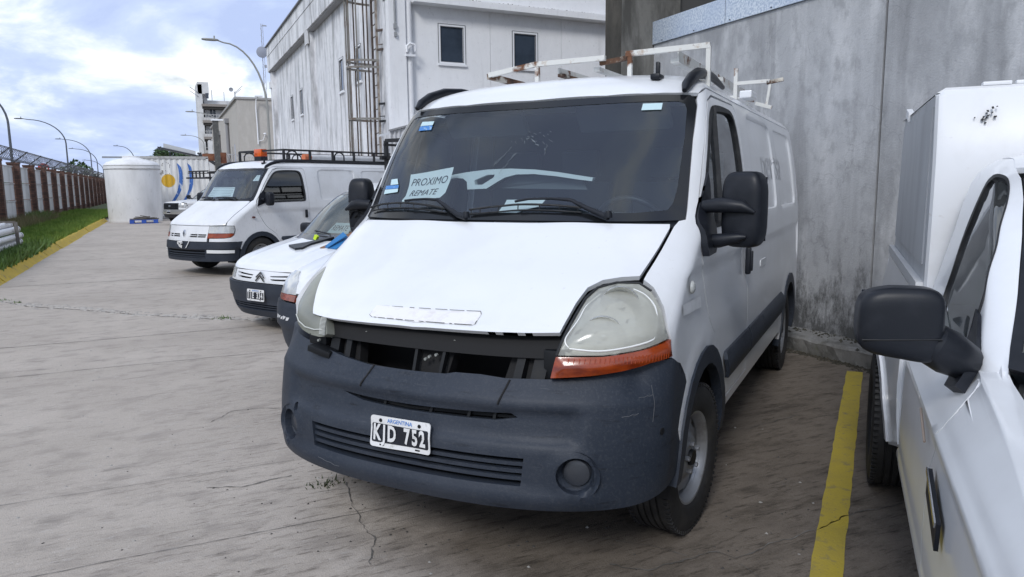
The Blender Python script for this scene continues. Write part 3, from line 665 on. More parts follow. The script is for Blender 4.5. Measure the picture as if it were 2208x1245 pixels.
# low kerb at the foot of the concrete wall
KC = mat('kerb_concrete', (.20, .195, .185), .9, world=True, var=[(3.5, (.07, .068, .058), .45, .66, 9), (11, (.30, .30, .29), .55, .72, 6), (2.2, (.10, .11, .05), .60, .72, 7)], bump=[(25, .6), (120, .3)])
mb = MB(); V = []; F = []; ys = np.arange(-7.5, 7.8, .09)
for i, y in enumerate(ys):
    j = lambda a: random.uniform(-a, a)
    V += [(5.41 + j(.006), y, 0), (5.405 + j(.008), y, .125 + j(.008)), (5.43 + j(.008), y, .142 + j(.006)), (5.56, y, .146 + j(.008)), (5.752, y, .150 + j(.008))]
    if i: F += [(5 * i - 5 + k, 5 * i - 4 + k, 5 * i + 1 + k, 5 * i + k) for k in range(4)]
mb.add(V, F); wk = structure(mb.build('wall_kerb', KC))
grit('kerb_litter', mat('leaf_litter2', (.035, .033, .024), .95, world=True, var=[(30, (.16, .15, .12), .52, .7)]), 700, lambda: (5.75 - abs(random.gauss(0, .09)), random.uniform(2.2, 6.3), .148), .006, .022, wk)
# verge with its yellow kerb
VERGE = mat('verge_soil', (.075, .10, .030), .95, world=True, var=[(1.2, (.10, .088, .045), .45, .7, 8), (8, (.035, .055, .014), .45, .65, 5)])
mb = MB(); V = []; F = []; ys = np.arange(-30, 260, 1.0)
for i, y in enumerate(ys):
    V += [(-2.87, y, .11), (-3.6, y, .13), (-5.0, y, .15), (-6.2, y, .16)]
    if i: F += [(4 * i - 4 + k, 4 * i - 3 + k, 4 * i + 1 + k, 4 * i + k) for k in range(3)]
mb.add(V, F); verge = structure(mb.build('verge', VERGE))
mb = MB(); mb.add([(-6.2, -60, .02), (-6.2, 400, .02), (-250, 400, .02), (-250, -60, .02)], [(0, 1, 2, 3)]); structure(mb.build('field', mat('field_grass', (.07, .085, .03), .95, world=True, var=[(.2, (.10, .10, .05), .4, .7)])))
YK = mat('yellow_kerb_paint', (.52, .36, .03), .8, world=True, var=[(2.5, (.42, .30, .04), .4, .7, 8), (7, (.20, .16, .08), .58, .72, 9), (30, (.13, .11, .08), .64, .76, 4)], bump=[(30, .4)])
kerb = structure(thing('verge_kerb', None, None))
y = 11.0
while y < 43.2:
    L_ = random.choice((1.3, 2.1, 2.6, 3.1)) if y < 30 else 3.2
    L_ = min(L_, 43.2 - y); mb = MB(); V = []; F = []; k = max(3, int(L_ / .18)); dx_ = random.uniform(-.02, .02); dz = random.uniform(-.012, .012)
    for i in range(k + 1):
        yy = y + .012 + (L_ - .024) * i / k; j = lambda a: random.uniform(-a, a)
        V += [(-2.62 + dx_ + j(.008), yy, 0), (-2.66 + dx_ + j(.008), yy, .035 + j(.006)), (-2.76 + dx_ + j(.006), yy, .135 + dz + j(.008)), (-2.79 + dx_, yy, .155 + dz + j(.006)), (-2.885 + dx_ + j(.010), yy, .158 + dz + j(.008)), (-2.90 + dx_, yy, 0)]
        if i: F += [(6 * i - 6 + q, 6 * i - 5 + q, 6 * i + 1 + q, 6 * i + q) for q in range(5)]
    F += [tuple(range(6)), tuple(range(6 * k + 5, 6 * k - 1, -1))]
    mb.add(V, F); mb.build('kerb_stone', YK, kerb); y += L_
# grass blades
GR = mat('grass_blades', (.135, .225, .040), .7, world=True, var=[(.7, (.20, .26, .05), .42, .66, 6), (2.5, (.085, .16, .025), .45, .62, 5), (.9, (.20, .18, .07), .62, .74, 6)], spec=.25)
def blades(name, m_, n, fx, hfun, wid, parent):
    V = np.zeros((n * 3, 3)); pts = np.array([fx() for _ in range(n)]); h = np.array([hfun(*p) for p in pts]); a = RNG.uniform(0, math.pi * 2, n); ln = RNG.normal(0, .38, (n, 2)) * h[:, None]
    w = wid * RNG.uniform(.6, 1.4, n)
    V[0::3] = pts + np.stack([np.cos(a) * w, np.sin(a) * w, 0 * a], -1); V[1::3] = pts - np.stack([np.cos(a) * w, np.sin(a) * w, 0 * a], -1); V[2::3] = pts + np.concatenate([ln, h[:, None]], 1)
    o = meshobj(name, V, np.arange(n * 3).reshape(-1, 3), m_, parent); o['kind'] = 'stuff'; return o
def vp():
    y = 14.5 + 46 * random.random() ** 1.25; return (random.uniform(-5.7, -2.83), y, .12)
blades('grass', GR, 75000, vp, lambda x, y, z: random.uniform(.07, .21) + .10 * max(0, (-x - 4.2) / 1.4) * random.random(), .014, verge)
DRY = mat('dry_grass', (.20, .165, .085), .8, world=True, var=[(1.5, (.10, .12, .04), .45, .65, 5)])
blades('tall_dry_grass', DRY, 5200, lambda: (random.uniform(-5.6, -4.7), random.uniform(29, 43), .13), lambda x, y, z: random.uniform(.15, .62), .007, verge)
WEED = mat('weed_leaf', (.10, .19, .035), .6, world=True, var=[(5, (.08, .13, .03), .4, .65)])
blades('weeds', WEED, 3200, lambda: (random.uniform(-4.2, -2.75), random.gauss(19.5, 1.9), .12), lambda x, y, z: random.uniform(.06, .30), .028, verge)
blades('weeds', WEED, 1500, lambda: (random.uniform(-5.6, -5.0), random.gauss(40.0, 1.2), .12), lambda x, y, z: random.uniform(.15, .62), .03, verge)
blades('joint_weeds', WEED, 90, lambda: (lambda p: (p[0] + random.gauss(0, .04), p[1] + random.gauss(0, .04), 0))(random.choice([(-2.2, 12.8), (-2.0, 12.45), (.55, 9.62), (.62, 9.58)])), lambda x, y, z: random.uniform(.01, .05), .006, ground)
blades('joint_weeds', mat('dark_weed', (.035, .05, .018), .8), 60, lambda: (.70 + random.gauss(0, .05), 3.85 + random.gauss(0, .04), 0), lambda x, y, z: random.uniform(.008, .03), .005, ground)

# ------------------------------------------------------------------ concrete building on the right
def slab3(name, o, ex, ey, pl, holes, th, m_, parent, step=1.2, into=None):
    """flat plate from a 2-D outline: o + ex*u + ey*v, thickness th behind (against ex x ey)"""
    o, ex, ey = Vector(o), Vector(ex), Vector(ey); n = ex.cross(ey).normalized(); uv, T = tess(pl, step, holes)
    k = len(uv); V = [o + ex * float(p[0]) + ey * float(p[1]) for p in uv]; V += [v - n * th for v in V]; F = [tuple(t) for t in T.tolist()]
    F = [t if (V[t[1]] - V[t[0]]).cross(V[t[2]] - V[t[0]]).dot(n) > 0 else t[::-1] for t in F]; ed = {(t[i], t[(i + 1) % 3]) for t in F for i in range(3)}
    F += [tuple(i + k for i in t[::-1]) for t in F] + [(b, a, a + k, b + k) for a, b in ed if (b, a) not in ed]
    if into is not None: into.add(V, F); return
    return meshobj(name, V, F, m_, parent)
def rect(x0, y0, x1, y1): return [(x0, y0), (x1, y0), (x1, y1), (x0, y1)]
def wall_material(name, base, dark, light, mossy=True, cracks=True, stain=.7, kz=1.0, st=(.55, .74), grain=.7):
    M_ = mat(name, base, .88, world=True, var=[(1.1, dark, .42, .66, 12, (1, 1, .5), .75), (3.2, light, .48, .66, 12, (1, 1, .35), .75), (9, tuple(c * .72 for c in base), .50, .66, 12, (1, 1, .6), grain), (1.7, tuple(c * .42 for c in base), st[0], st[1], 12, (1.5, 1.5, .13 if st[0] > .5 else .30), stain), (16, tuple(c * .55 for c in base), .62, .76, 8, (1, 1, .8), .6)], bump=[(8, .3, 12), (70, .35, 4)], spec=.25)
    t = M_.node_tree; N = t.nodes; L = t.links; b = N['Principled BSDF']; src = b.inputs['Base Color'].links[0].from_socket
    g = N.new('ShaderNodeNewGeometry')
    def mixdark(fac, col):
        nonlocal src
        m2 = N.new('ShaderNodeMixRGB'); L.new(fac, m2.inputs[0]); L.new(src, m2.inputs[1]); m2.inputs[2].default_value = (*col, 1); src = m2.outputs[0]
    if cracks:                                   # hairline crazing of the render
        nz = N.new('ShaderNodeTexNoise'); L.new(g.outputs['Position'], nz.inputs['Vector']); nz.inputs['Scale'].default_value = 2.2; nz.inputs['Detail'].default_value = 5
        va = N.new('ShaderNodeVectorMath'); va.operation = 'MULTIPLY_ADD'; L.new(nz.outputs['Color'], va.inputs[0]); va.inputs[1].default_value = (.55, .55, .55); L.new(g.outputs['Position'], va.inputs[2])
        vo = N.new('ShaderNodeTexVoronoi'); vo.feature = 'DISTANCE_TO_EDGE'; L.new(va.outputs[0], vo.inputs['Vector']); vo.inputs['Scale'].default_value = 3.1
        r = N.new('ShaderNodeMapRange'); L.new(vo.outputs['Distance'], r.inputs[0]); r.inputs[1].default_value = .004; r.inputs[2].default_value = .016; r.inputs[3].default_value = 1; r.inputs[4].default_value = 0
        n2_ = N.new('ShaderNodeTexNoise'); L.new(g.outputs['Position'], n2_.inputs['Vector']); n2_.inputs['Scale'].default_value = 1.3
        r2 = N.new('ShaderNodeMapRange'); L.new(n2_.outputs['Fac'], r2.inputs[0]); r2.inputs[1].default_value = .42; r2.inputs[2].default_value = .60; r2.inputs[4].default_value = .24
        mm_ = N.new('ShaderNodeMath'); mm_.operation = 'MULTIPLY'; L.new(r.outputs[0], mm_.inputs[0]); L.new(r2.outputs[0], mm_.inputs[1]); mixdark(mm_.outputs[0], tuple(c * .35 for c in base))
    if mossy:                                    # black mould climbing from the foot in ragged tongues
        s_ = N.new('ShaderNodeSeparateXYZ'); L.new(g.outputs['Position'], s_.inputs[0]); mp = N.new('ShaderNodeMapping'); L.new(g.outputs['Position'], mp.inputs[0]); mp.inputs['Scale'].default_value = (1.8, 1.8, .8)
        nz = N.new('ShaderNodeTexNoise'); L.new(mp.outputs[0], nz.inputs['Vector']); nz.inputs['Scale'].default_value = 3.2; nz.inputs['Detail'].default_value = 13; nz.inputs['Roughness'].default_value = .78
        a_ = N.new('ShaderNodeMath'); a_.operation = 'MULTIPLY_ADD'; L.new(s_.outputs['Z'], a_.inputs[0]); a_.inputs[1].default_value = -.27 * kz; L.new(nz.outputs['Fac'], a_.inputs[2])
        r = N.new('ShaderNodeMapRange'); L.new(a_.outputs[0], r.inputs[0]); r.inputs[1].default_value = .30; r.inputs[2].default_value = .47; r.inputs[4].default_value = .80; mixdark(r.outputs[0], (.030, .030, .028))
    L.new(src, b.inputs['Base Color']); return M_
WALLC = wall_material('weathered_render', (.405, .412, .425), (.235, .24, .25), (.54, .545, .555))
COLC = wall_material('stained_column', (.20, .195, .18), (.10, .096, .086), (.29, .285, .27), False, False, .95, 1, (.46, .60))
COLD = wall_material('blackened_column', (.060, .056, .048), (.035, .032, .027), (.10, .09, .075), False, False, .9)
def galv():
    M_ = mat('galvanised_sheet', (.47, .53, .61), .42, .35); t = M_.node_tree; N = t.nodes; L = t.links; b = N['Principled BSDF']; g = N.new('ShaderNodeNewGeometry')
    vo = N.new('ShaderNodeTexNoise'); L.new(g.outputs['Position'], vo.inputs['Vector']); vo.inputs['Scale'].default_value = 44; vo.inputs['Detail'].default_value = 2
    r = N.new('ShaderNodeValToRGB'); L.new(vo.outputs['Fac'], r.inputs[0]); e = r.color_ramp.elements; e[0].position = .38; e[0].color = (.40, .47, .57, 1); e[1].position = .60; e[1].color = (.66, .71, .76, 1)
    n2_ = N.new('ShaderNodeTexNoise'); L.new(g.outputs['Position'], n2_.inputs['Vector']); n2_.inputs['Scale'].default_value = 1.4
    m2 = N.new('ShaderNodeMixRGB'); m2.inputs[2].default_value = (.40, .48, .62, 1); L.new(r.outputs[0], m2.inputs[1]); r3 = N.new('ShaderNodeMapRange'); L.new(n2_.outputs['Fac'], r3.inputs[0]); r3.inputs[1].default_value = .4; r3.inputs[2].default_value = .7; r3.inputs[4].default_value = .7
    L.new(r3.outputs[0], m2.inputs[0]); L.new(m2.outputs[0], b.inputs['Base Color']); return M_
GALV = galv()
cbld = thing('concrete_building', 'grey rendered concrete building with metal edge strip behind the parked vans', 'building', (5.75, 4.5, 0))
def loc(o, par): o.parent = par; o.matrix_parent_inverse = Matrix.Translation(-par.location); return o
# built in world coordinates and hung on the thing's base
def W(o): o.parent = cbld; o.location = -cbld.location; return o
for y0, y1 in ((4.492, 7.80), (.9, 4.470), (-3.0, .88), (-8, -3.02)):
    W(slab3('wall_panel', (5.75, 0, 0), (0, -1, 0), (0, 0, 1), rect(-y1, .10, -y0, 3.35), (), .28, WALLC, None, .6))
mb = MB(); mb.box((5.92, 0, 1.7), (.2, 15.5, 3.3)); W(mb.build('wall_core', GRIME))
mb = MB(); mb.poly([(5.28, 7.82, 0), (6.17, 7.82, 0), (6.17, 7.82, 13), (5.28, 7.82, 13)], (0, .012, 0)); W(mb.build('column_face', COLC))
mb = MB(); mb.box((5.72, 8.02, 6.6), (.88, .36, 13.2)); W(mb.build('column', COLD))
for y0, y1 in ((6.485, 7.80), (5.1, 6.475), (3.7, 5.09), (2.3, 3.69), (.9, 2.29), (-.5, .89)):
    mb = MB(); mb.box((5.74, (y0 + y1) / 2, 3.485), (.03, y1 - y0, .262)); mb.box((5.85, (y0 + y1) / 2, 3.622), (.25, y1 - y0, .012)); W(mb.build('edge_strip', GALV))
mb = MB()
for i in range(12): mb.lathe([(0, .006), (.007, .005), (.008, 0)], 6, Matrix.Translation((5.723, 7.6 - .6 * i, 3.375)) @ Matrix.Rotation(math.pi, 4, 'Z'))
W(mb.build('rivets', DARK2))
DECK = mat('dark_concrete', (.10, .10, .10), .9)
mb = MB(); mb.box((11.2, 0, 3.2), (10.3, 16, .25)); mb.box((11.0, 0, 6.6), (10.9, 16, .3)); mb.box((16.2, 0, 8.2), (.2, 16, 9.8)); mb.box((11.2, 8.0, 8.2), (10, .2, 9.8)); mb.box((11.2, -8, 8.2), (10, .2, 9.8)); mb.box((11.0, 0, 9.9), (10.9, 16, .3)); mb.box((11.0, 0, 13.1), (10.9, 16, .3)); W(mb.build('deck_with_added_levels', DECK))  # upper levels, out of view, raised to block sky from van side and ground
for z_ in (6.6, 9.9):
    mb = MB(); mb.box((5.74, 0, z_ + .55), (.2, 15.8, 1.1)); W(mb.build('unseen_deck_parapet', WALLC))  # parapets of the added, unseen levels
for y_ in (2.2, -3.4):
    mb = MB(); mb.box((6.25, y_, 8.2), (.5, .5, 9.7)); W(mb.build('column', COLC))

# ------------------------------------------------------------------ white building with the caged ladder
WB = wall_material('stained_white_wall', (.82, .825, .84), (.76, .765, .78), (.84, .845, .86), False, False, .30, 1, (.60, .76), .12)
def streaky():
    M_ = wall_material('streaked_white_wall', (.79, .795, .815), (.56, .57, .60), (.83, .835, .85), False, False, .8, 1, (.49, .63)); return M_
WBL = streaky()
PANE = mat('dark_pane', (.045, .062, .088), .07, spec=.8, coat=.3, var=[(1.2, (.03, .042, .06), .45, .6)])
GASK = mat('window_gasket', (.10, .105, .115), .7)
FRAME = mat('white_frame', (.80, .81, .83), .5)
wb = thing('white_building', 'white two storey building with stained walls and a caged ladder', 'building', (5.1, 17.48, 0))
def H(o): o.parent = wb; o.location = -wb.location; return o
mb = MB(); mb.box((10.5, 27, 3.9), (10.2, 18.3, 7.8)); H(mb.build('wall_core', FRAME))
wl_h = [rect(-20.52, 4.46, -19.97, 5.43), rect(-22.65, 4.45, -22.1, 5.42), rect(-31.8, 4.39, -31.2, 5.37), rect(-29.6, 4.40, -29.0, 5.38)]
H(slab3('wall', (5.1, 0, 0), (0, -1, 0), (0, 0, 1), rect(-36.3, 0, -17.48, 8.0), wl_h, .25, WBL, None, 1.5))
def window(par_fn, o, ex, ey, w, h, fw=.06, sill=True, depth=.10):
    o, ex, ey = Vector(o), Vector(ex), Vector(ey); n = ex.cross(ey)
    fr_ = slab3('window', o + n * .012, ex, ey, rect(0, 0, w, h), [rect(fw, fw, w - fw, h - fw)], .10, FRAME, None)
    if par_fn: par_fn(fr_)
    slab3('window_gasket', o + n * .014 - ex * .014 - ey * .014, ex, ey, rect(0, 0, w + .028, h + .028), [rect(.012, .012, w + .016, h + .016)], .02, GASK, fr_)
    slab3('window_gasket', o + n * .0145 + ex * (fw - .012) + ey * (fw - .012), ex, ey, rect(0, 0, w - 2 * fw + .024, h - 2 * fw + .024), [rect(.012, .012, w - 2 * fw + .012, h - 2 * fw + .012)], .02, GASK, fr_)
    slab3('pane', o - n * .02, ex, ey, rect(fw * .9, fw * .9, w - fw * .9, h - fw * .9), (), .01, PANE, fr_)
    if sill: slab3('window_sill', o + n * .05 - ey * .05 - ex * .03, ex, ey, rect(0, 0, w + .06, .05), (), .10, FRAME, fr_)
    return fr_
for hh in wl_h: window(H, (5.1, -hh[0][0], hh[0][1]), (0, -1, 0), (0, 0, 1), .55, .97, .05)
# parapet band and pilasters of the long side
mb = MB(); mb.box((4.97, 26.9, 7.50), (.26, 18.86, 1.10)); mb.box((4.955, 26.9, 7.62), (.27, 18.88, .03)); H(mb.build('parapet', WBL))
mb = MB(); mb.box((4.95, 26.9, 8.07), (.36, 19.0, .05)); H(mb.build('coping', mat('dark_coping', (.16, .16, .17), .8)))
mb = MB(); mb.box((4.99, 26.9, 6.93), (.20, 18.8, .04)); H(mb.build('soffit_line', mat('soffit_grey', (.30, .30, .31), .8)))
for y_, w_ in ((26.45, .42), (36.05, .5)):
    mb = MB(); mb.box((5.02, y_, 3.45), (.17, w_, 6.9)); H(mb.build('pilaster', WBL))
mb = MB(); mb.box((4.87, 26.45, 6.75), (.05, .5, .5)); mb.box((4.99, 36.1, 6.35), (.24, .36, .28)); H(mb.build('rain_hopper', WBL))
# gable side with its eave
pan = [(5.66, 7.795), (7.805, 9.865), (9.875, 12.4), (12.41, 15.5)]
for x0, x1 in pan:
    hs = [rect(a, b, c, d) for a, b, c, d in ((6.41, 4.62, 7.11, 5.56), (8.43, 4.62, 9.15, 5.54)) if x0 < a < x1]
    H(slab3('wall_panel', (0, 17.48, 0), (1, 0, 0), (0, 0, 1), rect(x0, 0, x1, 5.96), hs, .25, WB, None, 1.2))
for a, b, w_, h_ in ((6.41, 4.62, .70, .94), (8.43, 4.62, .72, .92)): window(H, (a, 17.48, b), (1, 0, 0), (0, 0, 1), w_, h_, .055)
H(slab3('upper_wall', (0, 17.47, 0), (1, 0, 0), (0, 0, 1), rect(5.1, 6.0, 15.5, 9.5), (), .25, WB, None, 1.5))
mb = MB(); mb.box((10.6, 17.32, 6.03), (9.8, .34, .15)); H(mb.build('eave', WB))
mb = MB()
for i in range(260):
    x = random.uniform(5.9, 11.6); mb.box((x, 17.17 + random.uniform(0, .2), 6.108 + random.uniform(0, .004)), (random.uniform(.01, .06), random.uniform(.01, .05), random.uniform(.005, .03)), Matrix.Rotation(random.random() * 3, 3, 'Z'))
o = H(mb.build('roof_debris', mat('debris_grey', (.20, .19, .18), .9))); o['kind'] = 'stuff'
mb = MB(); mb.box((5.30, 17.38, 4.0), (.41, .24, 8.1)); H(mb.build('corner_pilaster', WB))
mb = MB(); mb.tube([(5.61, 17.38, 6.0), (5.61, 17.38, 0)], .085, 14); H(mb.build('downpipe', WB, None, 40))
mb = MB(); mb.tube([(5.50, 17.2, 4.78), (5.50, 17.22, 4.92), (5.58, 17.2, 4.99), (5.70, 17.2, 4.97), (5.72, 17.22, 4.82)], .03, 8); mb.box((5.6, 17.26, 4.72), (.24, .1, .05)); H(mb.build('pipe_bracket', FRAME, None, 50))
mb = MB(); mb.tube([(5.235, 17.22, 8.0), (5.235, 17.22, 5.36), (5.25, 17.22, 5.30)], .025, 8); mb.box((5.235, 17.22, 5.36), (.07, .06, .12)); mb.box((5.24, 17.22, 5.18), (.06, .06, .10)); H(mb.build('conduit', mat('grey_conduit', (.30, .31, .32), .5), None, 50))
mb = MB(); mb.box((5.98, 17.40, 3.53), (.46, .16, .03)); H(mb.build('ledge', mat('ledge_grey', (.32, .32, .33), .8)))
# caged ladder
lad = thing('caged_ladder', 'rusty steel ladder with safety cage on the white building wall', 'ladder', (4.95, 18.2, 0))
def LD(o): o.parent = lad; o.location = -lad.location; return o
LM = mat('ladder_rail_paint', (.34, .31, .27), .7, world=True, var=[(3, (.15, .10, .07), .45, .60, 6)])
LDK = mat('ladder_dark_rust', (.075, .055, .047), .8, world=True, var=[(4, (.22, .17, .13), .5, .68, 6)])
CG = mat('cage_grey', (.22, .21, .195), .65, world=True, var=[(3.5, (.13, .095, .07), .50, .66, 6)])
for y_, m_ in ((18.0, LM), (18.42, LDK)):
    mb = MB(); mb.beam((5.0, y_, 1.2), (5.0, y_, 8.9), .055, .022); LD(mb.build('rail', m_))
z = 1.5
while z < 8.8:
    mb = MB(); mb.tube([(5.0, 18.0, z), (5.0, 18.42, z)], .013, 8); LD(mb.build('rung', LDK, None, 50)); z += .29
def hoop(z): return [(5.0 - .72 * math.sin(q) * (1 if q < 3 else 1), 18.21 + .36 * -math.cos(q), z) for q in np.linspace(0, math.pi, 17)]
for z in (7.4, 6.10, 4.66, 4.50, 3.27, 2.2):
    mb = MB(); P = hoop(z)
    for a, b in zip(P, P[1:]): mb.beam(a, b, .012, .05)
    LD(mb.build('cage_hoop', CG))
for i, q in enumerate(np.linspace(.12 * math.pi, .92 * math.pi, 7)):
    x, y_ = 5.0 - .71 * math.sin(q), 18.21 - .355 * math.cos(q); mb = MB(); mb.beam((x, y_, 4.55), (x, y_, 8.5), .035, .01); mb.beam((x + .01, y_ + .02, 2.2), (x + .01, y_ + .02, 4.5), .035, .01); LD(mb.build('cage_bar', LDK if i in (0, 5, 6) else CG))
for z0, z1 in ((4.93, 5.38), (3.22, 3.64), (6.3, 6.7)):
    mb = MB(); mb.beam((5.0, 17.98, z1), (5.2, 17.7, z1), .05, .05); mb.beam((5.0, 17.98, z0), (5.2, 17.7, z0), .05, .05); mb.beam((5.2, 17.7, z0), (5.2, 17.7, z1), .02, .02); mb.beam((5.0, 18.0, z0 + .12), (5.18, 17.75, z0 + .12), .02, .02); LD(mb.build('wall_bracket', BLACKSTEEL if z0 == 3.22 else LDK))
# low corrugated shed in front of the white building
shed = thing('corrugated_shed', 'low pale corrugated shed with sloping edge beside white building', 'shed', (5.6, 16.6, 0))
def SH(o): o.parent = shed; o.location = -shed.location; return o
COR = mat('corrugated_sheet', (.56, .57, .59), .5, .1, var=[(3, (.44, .44, .45), .45, .7)])
mb = MB(); V = []; F = []; xs_ = np.arange(4.75, 7.6, .02)
for i, x in enumerate(xs_):
    yy = 16.3 + .018 * math.sin(x * 2 * math.pi / .10); V += [(x, yy, 0), (x, yy, 2.86 + (x - 4.75) * .27)]
    if i: F.append((2 * i - 2, 2 * i, 2 * i + 1, 2 * i - 1))
mb.add(V, F); SH(mb.build('sheet_wall', COR, None, 60))
mb = MB(); mb.beam((4.72, 16.27, 2.87), (7.6, 16.27, 3.65), .06, .03); SH(mb.build('edge_trim', mat('trim_grey', (.33, .33, .34), .5, .3)))
mb = MB(); mb.poly([(4.75, 16.3, 2.84), (7.6, 16.3, 3.6), (7.6, 16.3, 3.55), (4.75, 16.3, 2.79)], (0, 1.0, 0)); SH(mb.build('sheet_roof', COR))
# ------------------------------------------------------------------ perimeter fence
def brickmat():
    M_ = mat('brown_brick', (.15, .070, .045), .9); t = M_.node_tree; N = t.nodes; L = t.links; b = N['Principled BSDF']; g = N.new('ShaderNodeNewGeometry')
    s_ = N.new('ShaderNodeSeparateXYZ'); L.new(g.outputs['Position'], s_.inputs[0]); a = N.new('ShaderNodeMath'); a.operation = 'ADD'; L.new(s_.outputs['X'], a.inputs[0]); L.new(s_.outputs['Y'], a.inputs[1])
    c = N.new('ShaderNodeCombineXYZ'); L.new(a.outputs[0], c.inputs[0]); L.new(s_.outputs['Z'], c.inputs[1])
    bt_ = N.new('ShaderNodeTexBrick'); L.new(c.outputs[0], bt_.inputs['Vector']); bt_.inputs['Scale'].default_value = 4.2; bt_.inputs['Color1'].default_value = (.155, .080, .060, 1); bt_.inputs['Color2'].default_value = (.075, .044, .036, 1); bt_.inputs['Mortar'].default_value = (.055, .045, .04, 1); bt_.inputs['Mortar Size'].default_value = .03
    bt_.inputs['Brick Width'].default_value = .95; bt_.inputs['Row Height'].default_value = .32
    L.new(bt_.outputs[0], b.inputs['Base Color']); bp = N.new('ShaderNodeBump'); bp.inputs['Strength'].default_value = .7; bp.inputs['Distance'].default_value = .02; L.new(bt_.outputs['Fac'], bp.inputs['Height']); bp.invert = True; L.new(bp.outputs[0], b.inputs['Normal']); return M_
BRICK = brickmat()
FPAN = mat('fence_sheet', (.62, .64, .67), .5, .1, world=True, var=[(1.2, (.42, .43, .44), .4, .7, 6, (1, 1, .4))])
fence = thing('perimeter_fence', 'long fence of brown brick pillars and pale metal panels with razor wire', 'fence', (-5.7, 38.1, 0))
def FE(o): o.parent = fence; o.location = -fence.location; return o
pillar = None; SP = 4.05
for k in range(-7, 28):
    y = 38.1 + SP * k
    if pillar is None:
        mb = MB(); mb.box((0, 0, 1.36), (.44, .34, 2.84)); mb.box((0, 0, 2.80), (.48, .38, .08)); pillar = mb.build('brick_pillar', BRICK); p_ = pillar
        mb = MB(); mb.box((0, 0, 0), (.03, SP - .5, .70)); mb.box((.02, 0, .345), (.05, SP - .46, .035)); pn0 = mb.build('fence_panel', FPAN); pn_first = True
        mb = MB(); mb.box((0, 0, .25), (.24, SP - .42, .46)); bw0 = mb.build('base_wall', BRICK); bw_first = True
        mb = MB(); mb.beam((-.1, 0, 2.75), (.52, 0, 3.27), .045, .045); mb.tube([(.52, 0, 3.27), (.54, 0, 3.28)], .03, 6); br0 = mb.build('wire_arm', BLACKSTEEL); first = True
    else: p_ = pillar.copy(); COL.objects.link(p_)
    p_.parent = fence; p_.location = (-5.73 + 5.7, y - 38.1, 0)
    for zi, z in enumerate((.83, 1.57, 2.31)):
        if first and zi == 0: q = pn0
        else: q = pn0.copy(); COL.objects.link(q)
        q.parent = fence; q.location = (-5.77 + 5.7, y + SP / 2 - 38.1, z + .0)
    q = bw0 if first else bw0.copy()
    if not first: COL.objects.link(q)
    q.parent = fence; q.location = (-.12, y + SP / 2 - 38.1, 0)
    q = br0 if first else br0.copy()
    if not first: COL.objects.link(q)
    q.parent = fence; q.location = (.0, y - 38.1, 0); first = False
mb = MB(); P = []; y = 12.0; i = 0
while y < 140:
    q = i * 2 * math.pi / 12; P.append((-5.42 + .26 * math.cos(q), y, 3.08 + .26 * math.sin(q))); y += .032 if y < 70 else .05; i += 1
mb.tube(P, .011, 3, False)
for x, z in ((-5.16, 3.26), (-5.42, 3.10), (-5.62, 2.95)): mb.tube([(x, 12, z), (x, 140, z)], .009, 3, False)
o = FE(mb.build('razor_wire', mat('wire_grey', (.10, .10, .11), .5, .6))); o['kind'] = 'stuff'

# ------------------------------------------------------------------ lamp posts
LAMP = mat('lamp_post_grey', (.10, .11, .13), .5, .4); LAMPL = mat('lamp_post_pale', (.30, .30, .28), .5, .3)
def lamp(x, y, h, reach, drop, m_, label, r0=.085, ang=math.pi, group=None):
    t = thing('street_lamp', label, 'street lamp', (x, y, 0), 0, group); zb = h - drop
    P = [(0, 0, 0), (0, 0, zb * .6), (0, 0, zb)] + [(math.cos(ang) * reach * .86 * (1 - math.cos(q)), math.sin(ang) * reach * .86 * (1 - math.cos(q)), zb + drop * .97 * math.sin(q)) for q in np.linspace(.12, math.pi / 2, 10)] + [(math.cos(ang) * reach, math.sin(ang) * reach, h)]
    mb = MB(); mb.tube(P, [r0, r0 * .85, r0 * .7] + list(np.linspace(r0 * .68, r0 * .42, 10)) + [r0 * .4], 10); mb.build('post', m_, t, 50)
    mb = MB(); blob(mb, (math.cos(ang) * (reach + .30), math.sin(ang) * (reach + .30), h + .0), (.85 if abs(math.cos(ang)) > .7 else .3, .3 if abs(math.cos(ang)) > .7 else .85, .12), 3, 6); mb.build('lamp_head', m_, t, 50)
    mb = MB(); mb.tube([(math.cos(ang) * (reach + .1), 0, h + .05), (math.cos(ang) * (reach + .1), 0, h + .20)], .04, 6); mb.build('photocell', m_, t)
G1 = 'street lamps in a row beyond the fence'
lamp(-10.3, 68.2, 9.6, 3.2, 2.9, LAMP, 'nearest lamp post beyond the fence, its arm cut by the left picture edge', .12, group=G1)
lamp(-8.8, 91, 9.0, 3.7, 2.5, LAMP, 'second lamp post beyond the fence with long arm against the clouds', .10, group=G1)
lamp(-9.1, 125, 9.0, 3.6, 2.5, LAMP, 'third lamp post beyond the fence, its arm crossing the second post', .10, group=G1)
lamp(-10.2, 153, 9.0, 3.6, 2.5, LAMP, 'fourth lamp post beyond the fence, just right of the third', .11, group=G1)
lamp(-12.9, 211, 9.0, 3.7, 2.5, LAMP, 'smallest lamp post low over the fence beside the tank', .12, group=G1)
lamp(-3.8, 142, 9.0, 2.4, 2.6, LAMP, 'lamp post rising behind the white tank and container', .11)
lamp(5.35, 41.0, 9.1, 2.3, 3.4, LAMPL, 'tall curved lamp post at the far corner of the white building', .085)
lamp(6.1, 78, 9.0, 2.8, 2.4, LAMPL, 'pale lamp post in front of the beige building and apartment tower', .085)
lamp(5.8, 112, 9.0, 2.2, 1.2, LAMPL, 'small pale lamp arm against the apartment tower edge', .085)

